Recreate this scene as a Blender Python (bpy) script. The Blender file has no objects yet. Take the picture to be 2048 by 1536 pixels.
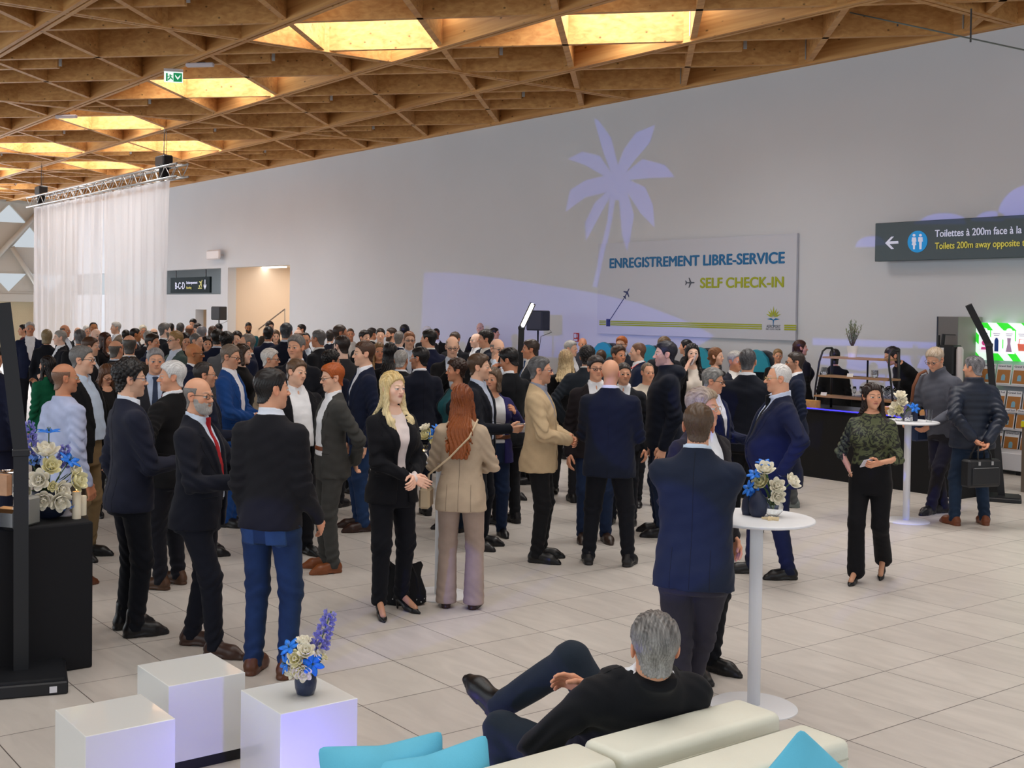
import bpy, math, random
import numpy as np
from mathutils import Vector, Matrix
C = bpy.context.scene.collection
SC = bpy.context.scene

# ---------------------------------------------------------------- camera
# world axes: x runs along the big white wall (towards the right of the photo), y points at that wall, z up; metres
F_PX, PITCH, ROLL, HCAM = 2377.27, .0219, .0118, 2.185
SHX, SHY = 168.05, 101.81                       # shifted principal point (architectural framing)
TH = .9594                                      # angle between the view axis and the wall's normal frame
D1 = np.array([math.sin(TH), math.cos(TH)]); D2 = np.array([D1[1], -D1[0]])
def c2w(v):                                     # camera-ground frame -> world
    return np.array([v[0]*D2[0]+v[1]*D2[1], v[0]*D1[0]+v[1]*D1[1], v[2]])
_fw = np.array([0, math.cos(PITCH), -math.sin(PITCH)]); _up = np.array([0, math.sin(PITCH), math.cos(PITCH)]); _rt = np.array([1., 0, 0])
_c, _s = math.cos(ROLL), math.sin(ROLL)
FW, RT, UP = c2w(_fw), c2w(_c*_rt+_s*_up), c2w(-_s*_rt+_c*_up)
CAMP = np.array([0, 0, HCAM])
def ray(u, v): return RT*((u-1024+SHX)/F_PX)-UP*((v-768+SHY)/F_PX)+FW
YC = c2w(np.array([0, 1., 0]))
def flo(u, v, z=0.):                            # point at height z seen at photo pixel (u, v)
    d = ray(u, v); return CAMP+d*((z-HCAM)/d[2])
def atY(u, v, Y):                               # point at distance Y straight ahead of the camera
    d = ray(u, v); return CAMP+d*(Y/(d@YC))
def onwall(u, v, n=17.):
    d = ray(u, v); return CAMP+d*(n/d[1])
cd = bpy.data.cameras.new('camera'); cam = bpy.data.objects.new('camera', cd); C.objects.link(cam)
cd.sensor_width = 36; cd.lens = F_PX/2048*36; cd.shift_x = SHX/2048; cd.shift_y = -SHY/2048; cd.clip_end = 300
mw = Matrix.Identity(4)
for i in range(3):
    mw[i][0], mw[i][1], mw[i][2], mw[i][3] = RT[i], UP[i], -FW[i], CAMP[i]
cam.matrix_world = mw
SC.camera = cam

# ---------------------------------------------------------------- exposure, sky
vs = SC.view_settings
vs.view_transform = 'Standard'; vs.look = 'None'; vs.gamma = 1; vs.use_curve_mapping = False; vs.exposure = EXPO = -.12
W = bpy.data.worlds.new('sky'); SC.world = W; W.use_nodes = True
bg = W.node_tree.nodes['Background']; bg.inputs[0].default_value = (.86, .93, 1, 1); bg.inputs[1].default_value = .75

def area(name, loc, aim, sx, sy, power, col=(1, 1, 1), spread=180):
    l = bpy.data.lights.new(name, 'AREA'); l.shape = 'RECTANGLE'; l.size = sx; l.size_y = sy; l.energy = power; l.color = col
    l.spread = math.radians(spread)
    o = bpy.data.objects.new(name, l); C.objects.link(o); o.location = loc
    o.rotation_euler = (Vector(aim)-Vector(loc)).to_track_quat('-Z', 'Y').to_euler(); return o
def spot(name, loc, aim, power, col, ang, blend=.3, r=.05):
    l = bpy.data.lights.new(name, 'SPOT'); l.energy = power; l.color = col; l.spot_size = math.radians(ang); l.spot_blend = blend; l.shadow_soft_size = r
    o = bpy.data.objects.new(name, l); C.objects.link(o); o.location = loc
    o.rotation_euler = (Vector(aim)-Vector(loc)).to_track_quat('-Z', 'Y').to_euler(); return o
SKYP = 260                                      # roof lights over the hall (built with the ceiling)
area('far_facade_daylight', (-50.3, 8, 3.2), (-30, 9, 1.5), 17, 5.6, 1150, (.88, .93, 1))
# fill lights added behind and beside the camera, for unseen glazing
area('front_fill_light', (-20, -8.9, 3.4), (-20, 10, 2.2), 56, 5.6, 1400, (.90, .96, 1))
area('end_fill_light', (8.9, 5, 3.4), (-10, 6, 2.2), 24, 5.6, 260, (.93, .97, 1))
#LIGHTS#
# ---------------------------------------------------------------- helpers
rnd = random.Random(7)
DEBUG = 0
def tag(o, label=None, cat=None, group=None, kind=None):
    if label: o['label'] = label
    if cat: o['category'] = cat
    if group: o['group'] = group
    if kind: o['kind'] = kind
    return o
MATS = {}
def mat(name, col, rough=.5, metal=0, spec=.5, emit=None, es=1, bump=0, bscale=200, var=0, vscale=6, trans=0, alpha=1, coat=0, ior=1.45, vc=False, sheen=0):
    if name in MATS: return MATS[name]
    m = bpy.data.materials.new(name); m.use_nodes = True; nt = m.node_tree; N = nt.nodes; L = nt.links
    b = N['Principled BSDF']; b.inputs['Base Color'].default_value = (*col, 1); b.inputs['Roughness'].default_value = rough
    b.inputs['Metallic'].default_value = metal; b.inputs['Specular IOR Level'].default_value = spec; b.inputs['IOR'].default_value = ior
    b.inputs['Transmission Weight'].default_value = trans; b.inputs['Alpha'].default_value = alpha; b.inputs['Coat Weight'].default_value = coat
    b.inputs['Sheen Weight'].default_value = sheen
    if emit: b.inputs['Emission Color'].default_value = (*emit, 1); b.inputs['Emission Strength'].default_value = es
    src = None
    if vc:
        a = N.new('ShaderNodeAttribute'); a.attribute_name = 'Col'; L.new(a.outputs['Color'], b.inputs['Base Color']); src = a.outputs['Color']
    if var or bump: tc = N.new('ShaderNodeTexCoord')
    if var:
        n = N.new('ShaderNodeTexNoise'); n.inputs['Scale'].default_value = vscale; n.inputs['Detail'].default_value = 6; L.new(tc.outputs['Object'], n.inputs['Vector'])
        mx = N.new('ShaderNodeMix'); mx.data_type = 'RGBA'; mx.blend_type = 'MULTIPLY'; mx.inputs[0].default_value = 1
        r = N.new('ShaderNodeMapRange'); r.inputs[1].default_value = .3; r.inputs[2].default_value = .7; r.inputs[3].default_value = 1-var; r.inputs[4].default_value = 1+var
        L.new(n.outputs[0], r.inputs[0]); L.new(r.outputs[0], mx.inputs[7])
        if src: L.new(src, mx.inputs[6])
        else: mx.inputs[6].default_value = (*col, 1)
        L.new(mx.outputs[2], b.inputs['Base Color'])
    if bump:
        n = N.new('ShaderNodeTexNoise'); n.inputs['Scale'].default_value = bscale; n.inputs['Detail'].default_value = 2; L.new(tc.outputs['Object'], n.inputs['Vector'])
        bp = N.new('ShaderNodeBump'); bp.inputs['Strength'].default_value = bump; bp.inputs['Distance'].default_value = .002
        L.new(n.outputs[0], bp.inputs['Height']); L.new(bp.outputs[0], b.inputs['Normal'])
    MATS[name] = m; return m
def hexc(s):
    v = [int(s[i:i+2], 16)/255 for i in (0, 2, 4)]
    return tuple(c/12.92 if c <= .04045 else ((c+.055)/1.055)**2.4 for c in v)
def cloth(hx, kind='wool'):
    r, bs, sh = dict(wool=(.85, 260, .04), cotton=(.8, 320, .03), denim=(.85, 300, .03), leather=(.38, 150, 0), puffer=(.5, 90, 0), suede=(.95, 260, .1), gloss=(.25, 200, 0))[kind]
    c = np.array(hexc(hx)); l = c.mean(); c = c*(.62+.38*min(1, l/.25))          # the hex values were read off lit cloth
    return mat('%s_%s' % (kind, hx), tuple(c), r, bump=.25 if kind != 'gloss' else 0, bscale=bs, var=.22 if kind == 'denim' else .1, vscale=9, sheen=sh, spec=.25 if kind not in ('leather', 'gloss', 'puffer') else .5)

def mesh_obj(name, v, f, m, parent=None, col=None, smooth=True, fm=None):
    """v (n,3), f list of tuples or (m,4) int array -> ONE mesh object"""
    me = bpy.data.meshes.new(name); v = np.asarray(v, np.float32)
    if isinstance(f, np.ndarray):
        nf, k = f.shape; me.vertices.add(len(v)); me.vertices.foreach_set('co', v.ravel())
        me.loops.add(nf*k); me.loops.foreach_set('vertex_index', f.astype(np.int32).ravel())
        me.polygons.add(nf); me.polygons.foreach_set('loop_start', np.arange(0, nf*k, k, dtype=np.int32))
        me.update(calc_edges=True)
    else:
        me.from_pydata([tuple(map(float, a)) for a in v], [], [tuple(map(int, a)) for a in f]); me.update(); nf = len(f)
    me.polygons.foreach_set('use_smooth', np.full(nf, smooth))
    if fm is not None: me.polygons.foreach_set('material_index', np.asarray(fm, np.int32))
    for mm in (m if isinstance(m, (list, tuple)) else [m]): me.materials.append(mm)
    if col is not None:
        a = me.attributes.new('Col', 'FLOAT_COLOR', 'POINT'); c = np.ones((len(v), 4), np.float32); c[:, :3] = col; a.data.foreach_set('color', c.ravel())
    o = bpy.data.objects.new(name, me); C.objects.link(o)
    if parent: o.parent = parent
    return o
def empty(name, loc, rz=0):
    o = bpy.data.objects.new(name, None); C.objects.link(o); o.location = loc; o.rotation_euler = (0, 0, rz); o.empty_display_size = .1; return o

class MB:
    """collects boxes, tubes, lathes ... and links them as one mesh"""
    def __init__(s): s.v = []; s.f = []; s.m = []
    def add(s, v, f, mi=0):
        b = len(s.v); s.v += [tuple(p) for p in v]; s.f += [tuple(i+b for i in q) for q in f]; s.m += [mi]*len(f); return s
    def box(s, lo, hi, mi=0, R=None, o=(0, 0, 0), bev=0):
        x0, y0, z0 = lo; x1, y1, z1 = hi
        if bev:
            b = bev; pts = []
            # rounded box: chamfered by three inset faces per corner
            for sx in (0, 1):
                for sy in (0, 1):
                    for sz in (0, 1):
                        X, Y, Z = (x0, x1)[sx], (y0, y1)[sy], (z0, z1)[sz]; ix, iy, iz = (b, -b)[sx], (b, -b)[sy], (b, -b)[sz]
                        pts += [(X, Y+iy, Z+iz), (X+ix, Y, Z+iz), (X+ix, Y+iy, Z)]
            def i(a, b_, c, k): return (a*4+b_*2+c)*3+k
            fs = []
            for a in (0, 1):
                q = [i(a, 0, 0, 0), i(a, 1, 0, 0), i(a, 1, 1, 0), i(a, 0, 1, 0)]; fs.append(q if a else q[::-1])
                q = [i(0, a, 0, 1), i(1, a, 0, 1), i(1, a, 1, 1), i(0, a, 1, 1)]; fs.append(q if not a else q[::-1])
                q = [i(0, 0, a, 2), i(1, 0, a, 2), i(1, 1, a, 2), i(0, 1, a, 2)]; fs.append(q if a else q[::-1])
            for a in (0, 1):
                for c in (0, 1):
                    fs.append([i(a, c, 0, 0), i(a, c, 1, 0), i(a, c, 1, 1), i(a, c, 0, 1)])
                    fs.append([i(a, 0, c, 0), i(a, 1, c, 0), i(a, 1, c, 2), i(a, 0, c, 2)])
                    fs.append([i(0, a, c, 1), i(1, a, c, 1), i(1, a, c, 2), i(0, a, c, 2)])
            for a in (0, 1):
                for b_ in (0, 1):
                    for c in (0, 1): fs.append([i(a, b_, c, k) for k in range(3)])
            v = pts; f = fs
        else:
            v = [(x, y, z) for x in (x0, x1) for y in (y0, y1) for z in (z0, z1)]
            f = [(0, 1, 3, 2), (4, 6, 7, 5), (0, 4, 5, 1), (2, 3, 7, 6), (0, 2, 6, 4), (1, 5, 7, 3)]
        if R is not None: v = [tuple(np.asarray(R)@np.array(p)+np.array(o)) for p in v]
        elif o != (0, 0, 0): v = [(p[0]+o[0], p[1]+o[1], p[2]+o[2]) for p in v]
        return s.add(v, f, mi)
    def tube(s, pts, r, n=8, mi=0, cap=True, flat=None):
        pts = [np.array(p, float) for p in pts]; rs = r if hasattr(r, '__len__') else [r]*len(pts); v = []; f = []
        up = None
        for i, p in enumerate(pts):
            t = pts[min(i+1, len(pts)-1)]-pts[max(i-1, 0)]; t = t/(np.linalg.norm(t)+1e-9)
            if up is None: up = np.array([0, 0, 1.]) if abs(t[2]) < .9 else np.array([1., 0, 0])
            a = np.cross(t, up); a /= np.linalg.norm(a)+1e-9; b = np.cross(a, t); up = b
            for k in range(n):
                w = 2*math.pi*k/n; v.append(p+rs[i]*(a*math.cos(w)+b*math.sin(w)*(flat or 1)))
        for i in range(len(pts)-1):
            for k in range(n): f.append((i*n+k, i*n+(k+1) % n, (i+1)*n+(k+1) % n, (i+1)*n+k))
        if cap: f.append(tuple(range(n-1, -1, -1))); f.append(tuple((len(pts)-1)*n+k for k in range(n)))
        return s.add(v, f, mi)
    def lathe(s, prof, c=(0, 0, 0), n=24, mi=0, cap=(True, True), R=None):
        v = []; f = []
        for r, z in prof:
            for k in range(n):
                w = 2*math.pi*k/n; p = (r*math.cos(w), r*math.sin(w), z)
                if R is not None: p = np.asarray(R)@np.array(p)
                v.append((p[0]+c[0], p[1]+c[1], p[2]+c[2]))
        m = len(prof)
        for i in range(m-1):
            for k in range(n): f.append((i*n+k, i*n+(k+1) % n, (i+1)*n+(k+1) % n, (i+1)*n+k))
        if cap[0]: f.append(tuple(range(n-1, -1, -1)))
        if cap[1]: f.append(tuple((m-1)*n+k for k in range(n)))
        return s.add(v, f, mi)
    def poly(s, pts, d, mi=0):
        """flat polygon (list of 3-D points) given thickness along vector d"""
        n = len(pts); d = np.array(d); a = [np.array(p) for p in pts]
        v = a+[p+d for p in a]; f = [tuple(range(n))[::-1], tuple(range(n, 2*n))]+[(i, (i+1) % n, n+(i+1) % n, n+i) for i in range(n)]
        return s.add(v, f, mi)
    def quad(s, a, b, c, d, mi=0): return s.add([a, b, c, d], [(0, 1, 2, 3)], mi)
    def build(s, name, m, parent=None, smooth=False, bevel=0, auto=None):
        o = mesh_obj(name, s.v, s.f, m, parent, smooth=smooth, fm=s.m)
        bmf(o)
        if auto: o.data.set_sharp_from_angle(angle=math.radians(auto))
        if bevel:
            md = o.modifiers.new('b', 'BEVEL'); md.width = bevel; md.segments = 2; md.limit_method = 'ANGLE'
        return o
import bmesh
def bmf(o):
    b = bmesh.new(); b.from_mesh(o.data); bmesh.ops.recalc_face_normals(b, faces=b.faces); b.to_mesh(o.data); b.free()
def rotz(a):
    c, s = math.cos(a), math.sin(a); return np.array([[c, -s, 0], [s, c, 0], [0, 0, 1.]])
def rotx(a):
    c, s = math.cos(a), math.sin(a); return np.array([[1., 0, 0], [0, c, -s], [0, s, c]])
def roty(a):
    c, s = math.cos(a), math.sin(a); return np.array([[c, 0, s], [0, 1., 0], [-s, 0, c]])
# ---------------------------------------------------------------- people: smooth bodies and clothes meshed from distance fields
A = np.array
def rc(P, a, b, ra, rb):                        # tapered capsule
    a = A(a, float); b = A(b, float); ba = b-a; L = float(ba@ba)+1e-12
    x, y, z = P[0]-a[0], P[1]-a[1], P[2]-a[2]
    t = np.clip((x*ba[0]+y*ba[1]+z*ba[2])/L, 0, 1)
    return np.sqrt((x-t*ba[0])**2+(y-t*ba[1])**2+(z-t*ba[2])**2)-(ra+(rb-ra)*t)
def el(P, c, r):                                # ellipsoid
    x, y, z = (P[0]-c[0])/r[0], (P[1]-c[1])/r[1], (P[2]-c[2])/r[2]
    k0 = np.sqrt(x*x+y*y+z*z); k1 = np.sqrt((x/r[0])**2+(y/r[1])**2+(z/r[2])**2)+1e-6
    return k0*(k0-1)/k1
def smin(a, b, k):
    h = np.clip(.5+.5*(b-a)/k, 0, 1); return b+(a-b)*h-k*h*(1-h)
def smax(a, b, k): return -smin(-a, -b, k)
def lut(zs, vs, n=160):
    z = np.linspace(zs[0], zs[-1], n); v = np.interp(z, zs, vs); k = np.ones(11)/11
    return z, np.convolve(np.pad(v, 5, mode='edge'), k, 'valid')
def loft(P, T, ex=2.3):
    """T rows (z, halfwidth, halfdepth, ycentre)"""
    T = A(T, float); x, y, z = P
    def c(i): zz, vv = lut(T[:, 0], T[:, i]); return np.interp(z, zz, vv)
    w, d, yc = c(1), c(2), c(3)
    r = ((np.abs(x)/w)**ex+(np.abs(y-yc)/d)**ex)**(1/ex)
    return np.maximum(np.maximum((r-1)*np.minimum(w, d)*1.15, T[0, 0]-z), z-T[-1, 0])

def snet(fn, lo, hi, h):
    """naive surface nets of fn over a box: vertices, quads"""
    lo = A(lo, float); n = np.maximum(np.ceil((A(hi)-lo)/h).astype(int)+1, 4)
    g = [(lo[i]+h*np.arange(n[i])).astype(np.float32) for i in range(3)]
    P = (g[0][:, None, None], g[1][None, :, None], g[2][None, None, :])
    f = np.ascontiguousarray(np.broadcast_to(fn(P), tuple(n)).astype(np.float32)).copy()
    for a in range(3):
        s = [slice(None)]*3
        for e in (0, -1): s[a] = e; f[tuple(s)] = np.maximum(f[tuple(s)], 1e-3)
    sg = f < 0; cor = [(i, j, k) for i in (0, 1) for j in (0, 1) for k in (0, 1)]
    def sub(arr, c): return arr[c[0]:n[0]-1+c[0], c[1]:n[1]-1+c[1], c[2]:n[2]-1+c[2]]
    cnt = sum(sub(sg, c).astype(np.int8) for c in cor); act = (cnt > 0) & (cnt < 8); ids = np.argwhere(act)
    if not len(ids): return np.zeros((0, 3)), np.zeros((0, 4), int)
    idx = np.full(act.shape, -1, np.int32); idx[act] = np.arange(len(ids))
    fv = {c: f[ids[:, 0]+c[0], ids[:, 1]+c[1], ids[:, 2]+c[2]] for c in cor}
    acc = np.zeros((len(ids), 3)); w = np.zeros(len(ids))
    for c in cor:
        for a in range(3):
            if c[a] == 0:
                e = list(c); e[a] = 1; fa, fb = fv[c], fv[tuple(e)]; m = (fa < 0) != (fb < 0)
                t = np.where(m, fa/np.where(fa == fb, 1, fa-fb), 0); q = np.tile(A(c, float), (len(ids), 1)); q[:, a] = t
                acc += q*m[:, None]; w += m
    V = lo+h*(ids+acc/w[:, None]); Q = []
    for a in range(3):
        b, c = (a+1) % 3, (a+2) % 3
        s0 = [slice(1, -1)]*3; s1 = [slice(1, -1)]*3; s0[a] = slice(0, -1); s1[a] = slice(1, None)
        A0, A1 = sg[tuple(s0)], sg[tuple(s1)]; m = np.argwhere(A0 != A1)
        if not len(m): continue
        fl = A0[tuple(m.T)]; off = np.ones(3, int); off[a] = 0; m = m+off
        def cell(db, dc):
            q = m.copy(); q[:, b] += db; q[:, c] += dc; return idx[q[:, 0], q[:, 1], q[:, 2]]
        q = np.stack([cell(-1, -1), cell(0, -1), cell(0, 0), cell(-1, 0)], 1); q[~fl] = q[~fl][:, ::-1]; Q.append(q)
    return V, np.concatenate(Q)

# ---- head (in head units: 1 = head height, z -.5 chin .. +.5 crown, face towards +y)
def skull(P): return smin(el(P, (0, -.06, .13), (.315, .40, .37)), el(P, (0, .10, -.10), (.25, .27, .36)), .12)
def head_f(P, q):
    x, y, z = P; ax = np.abs(x); X = (ax, y, z); j = q['jaw']; ns = q['nose']
    d = smin(skull(P), el(P, (0, .12, -.29), (.215*j, .235, .185)), .1)
    d = smin(d, el(P, (0, .285, -.415), (.085*j, .085, .075)), .09)
    d = smin(d, el(X, (.165, .22, -.12), (.1, .1, .1)), .1)
    d = smin(d, rc(X, (0, .365, .075), (.17, .305, .07), .036, .03), .05)
    d = smax(d, -el(X, (.125, .435, -.005), (.085, .095, .058)), .05)
    d = smin(d, rc(P, (0, .35, .03), (0, .455+.03*(ns-1), -.125), .026, .042*ns), .05)
    d = smin(d, el(X, (.045, .41, -.14), (.035*ns, .045, .032)), .03)
    eye = np.sqrt((ax-.125)**2+(y-.312)**2+(z+.008)**2)
    d = smin(d, smax(eye-.083, .003-z, .01), .012); d = smin(d, smax(eye-.081, z+.030, .01), .012)
    d = smin(d, el(P, (0, .365, -.232), (.095, .04, .02)), .018); d = smin(d, el(P, (0, .36, -.272), (.078, .04, .024)), .018)
    d = smax(d, -el(P, (0, .41, -.252), (.1, .045, .006)), .012)
    k = ax+.25*(y+.02)
    e = el((k, y+.25*(z+.03), z), (.325, -.03, -.03), (.034, .082, .135)); e = smax(e, -el((k, y, z), (.365, 0, -.02), (.035, .045, .085)), .02)
    d = smin(d, e, .025)
    return smin(d, rc(P, (0, -.10, -.25), q['nend'], .225*q['neck'], .265*q['neck']), .09)
SKIN = [A(hexc(c)) for c in ('e6b89c', 'd9a283', 'c98d6c', 'b5794f', '8a5a3c', 'f0c9b3')]
def head_c(V, q):
    x, y, z = V.T; ax = np.abs(x); c = np.tile(SKIN[q['skin']], (len(V), 1)); hc = q['hc']
    def mix(m, col, k): nonlocal c; c = c+(A(col)-c)*(np.clip(m, 0, 1)*k)[:, None]
    sk = SKIN[q['skin']]
    mix(np.exp(-(((ax-.17)/.09)**2+((z+.13)/.1)**2))*(y > .1), sk*A([1.05, .72, .68]), .5)
    mix(np.exp(-((x/.06)**2+((z+.13)/.05)**2))*(y > .3), sk*A([1.0, .75, .7]), .4)
    mix((ax > .29)*(np.abs(y) < .14)*1., sk*A([1.02, .74, .68]), .55)
    if q.get('stub'): mix(((z < -.17+.25*(ax > .13)*np.clip((ax-.13)/.15, 0, 1))*(z > -.52)*(y > -.02+.1*(z < -.35)))*1., sk*.45+hc*.4, q['stub'])
    lip = np.exp(-(((x)/.095)**6+((z+.252)/.036)**4))*(y > .3); mix(lip, q['lip'], .85 if q['fem'] else .5)
    mix((np.abs(z+.252) < .005)*(ax < .085)*(y > .3)*1., sk*.45, .5)
    zb = .080+.02*np.sin(ax*9)-.25*np.clip(ax-.16, 0, 1); mix(np.exp(-(((ax-.125)/.082)**4+((z-zb)/.018)**2))*(y > .2), q['bc'], .85)
    mix(np.exp(-(((ax-.125)/.075)**4+((z-.005)/.012)**2))*(y > .3), sk*.3, .6)
    return c

FRONT = {  # hairline: lowest z of hair against y (front +)
    'short': ([-.5, -.3, -.2, -.11, -.07, .05, .085, .14, .18, .25, .32, .45], [-.35, -.34, -.28, -.13, .09, .10, -.05, -.01, .11, .22, .285, .36]),
    'rec': ([-.5, -.3, -.2, -.11, -.07, .05, .085, .12, .16, .2, .27, .4], [-.35, -.34, -.28, -.13, .09, .10, -.05, .03, .22, .34, .38, .48]),
    'bald': ([-.5, -.3, -.2, -.11, -.07, .05, .085, .12, .16], [-.41, -.40, -.33, -.16, .09, .10, -.05, .06, .3]),
    'long': ([-.5, -.1, .0, .1, .16, .24, .31, .45], [-.5, -.5, -.45, -.3, .02, .17, .27, .36])}
def hair_f(P, q):
    x, y, z = P; st = q['hair']; sd = q['sd']; ax = np.abs(x)
    fr = FRONT['long' if st in ('long', 'bob', 'bun', 'pony', 'up', 'fshort', 'half') else 'rec' if st == 'rec' else 'bald' if st in ('bald', 'ring') else 'short']
    b = smin(skull(P), rc(P, (0, -.12, -.2), (0, -.15, -.45), .23, .24), .1)
    t = {'short': .042, 'rec': .034, 'bald': .018, 'ring': .03, 'buzz': .014, 'curly': .10, 'quiff': .06, 'long': .055, 'bob': .08, 'bun': .035, 'pony': .035, 'up': .05, 'fshort': .085, 'half': .05, 'wave': .07, 'fro': .13}[st]
    T = t*(.22+.78*np.clip((z+.05)/.35, 0, 1)) if st not in ('long', 'bob', 'fshort', 'fro') else t
    if st in ('short', 'quiff', 'curly', 'wave'): T = T+(.03 if st != 'quiff' else .08)*np.exp(-(((y-.27)/.16)**2+((z-.38)/.14)**2+(x/.24)**2))
    th = np.arctan2(x, y+.05); fr2 = np.clip((z-.22)/.16, 0, 1)
    if st in ('curly', 'fro'): n = .026*np.sin(x*34+sd)*np.sin(y*33+1.3*sd)*np.sin(z*34+.5)+.012*np.sin(x*61+2*np.sin(z*40))*np.sin(y*57+z*20)
    elif st in ('long', 'bob', 'half', 'pony'): n = (.010*np.sin(th*27+4*np.sin(z*5+sd)+sd)+.006*np.sin(th*61+3*np.sin(z*9)))*(1-fr2)+fr2*(.011*np.sin(x*48+2.5*np.sin(y*6+sd))+.006*np.sin(x*101+2*np.sin(y*11)))
    else: n = (.006*np.sin(th*31+5*np.sin(z*8+sd)+3*np.sin(x*11)+sd)+.005*np.sin(th*67+6*np.sin(z*11+x*7)))*(1-fr2)+fr2*(.009*np.sin(x*41+4*np.sin(y*8+sd)+3*y)+.006*np.sin(x*83+5*np.sin(y*13)))
    n = n*(.35 if st in ('bald', 'buzz') else 1.)
    line = np.interp(y, *fr)+.012*np.sin(th*40+sd)
    d = smax(b-T, line-z, .035)
    if st in ('bald', 'ring'): d = smax(d, z-(.24 if st == 'bald' else .30), .05)
    if st == 'rec': d = smax(d, -el((ax, y, z), (.2, .33, .36), (.12, .16, .14)), .04)
    if st == 'bun': d = smin(d, el(P, (0, -.45, .18), (.14, .12, .14)), .04)
    if st == 'up': d = smin(d, el(P, (0, -.40, -.12), (.15, .13, .12)), .05)
    if st == 'pony': d = smin(d, rc(P, (0, -.43, .2), (.02, -.52, -.55), .085, .05), .05)
    if st in ('long', 'bob', 'half'):
        ln = q['hl']
        lw_ = [(-ln, .30, .06, -.66), (-ln*.82, .40, .08, -.64), (-.95, .42, .13, -.50)] if ln > 1.05 else [(-ln, .29, .10, -.25), (-ln*.75, .36, .15, -.24)]
        s = loft((x, y, z), lw_+[(-.55, .35, .2, -.24), (-.3, .335, .26, -.13), (.0, .35, .3, -.10), (.2, .34, .34, -.07)], 2.2)
        d = smin(d, s+.0, .06)
        for sx in (-1, 1):
            if st != 'half' or sx < 0:
                d = smin(d, rc(P, (sx*.28, .06, .2), (sx*.335, .07, -.25), .085, .08), .05); d = smin(d, rc(P, (sx*.335, .07, -.25), (sx*.38, .10, -min(ln, .80)), .09, .11), .07)
                if ln > 1.05: d = smin(d, rc(P, (sx*.38, .10, -.80), (sx*.41, .38, -1.05), .115, .12), .09); d = smin(d, rc(P, (sx*.41, .38, -1.05), (sx*.36, .58, -ln), .12, .07), .09)
        n = n*1.6
    return d-n
def hair_c(V, q):
    x, y, z = V.T; th = np.arctan2(x, y+.05); s = .5+.28*np.sin(th*67+5*np.sin(z*9+x*6)+q['sd'])+.22*np.sin(th*119+7*np.sin(z*14)+4*np.sin(x*23)); f = np.clip((z-.22)/.16, 0, 1)
    s = s*(1-f)+f*(.5+.28*np.sin(x*93+5*np.sin(y*9))+.22*np.sin(x*151+6*np.sin(y*17))); c = A(q['hc'])*(.7+.55*s)[:, None]
    if q.get('hc2') is not None:
        m = np.clip(.5+.22*np.sin(th*9+q['sd'])*np.sin(z*9+x*7)+.5*(s-.5)-.7*(z-.1), 0, 1); c = c*(1-m)[:, None]+A(q['hc2'])*(m*(.75+.4*s))[:, None]
    return c
def beard_f(P, q):
    x, y, z = P; ax = np.abs(x); b = smin(smin(skull(P), el(P, (0, .12, -.29), (.215*q['jaw'], .235, .185)), .1), el(P, (0, .285, -.415), (.085, .085, .075)), .09)
    m = smax(z+.19-.7*np.clip(ax-.12, 0, .3), -(y-.02-.35*np.clip(-.2-z, 0, .3)), .03)
    n = .008*np.sin(ax*70+3*z*20)*np.sin(z*66)
    d = smax(b-.034*q.get('bt', 1)-.03*np.exp(-(((z+.43)/.08)**2+(x/.12)**2))-n, m, .03); d = smax(d, -el(P, (0, .4, -.256), (.085, .12, .034)), .012)
    return smax(d, -z-.56, .04)

# ---- posture
ARM = {'down': (.040, .03, -.315, (.25, -1, .1)), 'pocket': (.032, .035, -.265, (1, -.7, 0)), 'hold': (-.05, .185, -.165, (.5, -.3, -1)), 'clasp': (-.083, .165, -.215, (.8, -.4, -.6)),
       'phone': (-.035, .10, .06, (.5, .7, -1)), 'back': (-.075, -.105, -.26, (1, -.35, 0)), 'cross': (-.15, .135, -.12, (.6, .1, -1)), 'chin': (-.085, .135, -.01, (.5, .2, -1)),
       'table': (-.02, .22, -.19, (.7, -.6, -.5)), 'gest': (.0, .22, -.10, (.5, -.3, -1)), 'hip': (.015, .035, -.225, (1, -.5, .1)), 'fold': (-.07, .15, -.19, (.9, -.3, -.6)), 'up': (-.03, .2, -.02, (.5, .2, -1)), 'pocketf': (-.012, .055, -.262, (1, -.8, .1)), 'hold2': (-.02, .175, -.175, (.5, -.3, -1)), 'bag': (.06, .03, -.32, (.2, -1, 0))}
def ik(a, b, l1, l2, hint):
    a = A(a, float); b = A(b, float); d = b-a; L = np.linalg.norm(d); M = (l1+l2)*.995
    if L > M: b = a+d*M/L; d = b-a; L = M
    u = d/L; c = (l1*l1-l2*l2+L*L)/(2*L); r = math.sqrt(max(l1*l1-c*c, 0)); h = A(hint, float); h = h-u*(h@u); h /= np.linalg.norm(h)+1e-9
    return a+u*c+h*r, b
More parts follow.
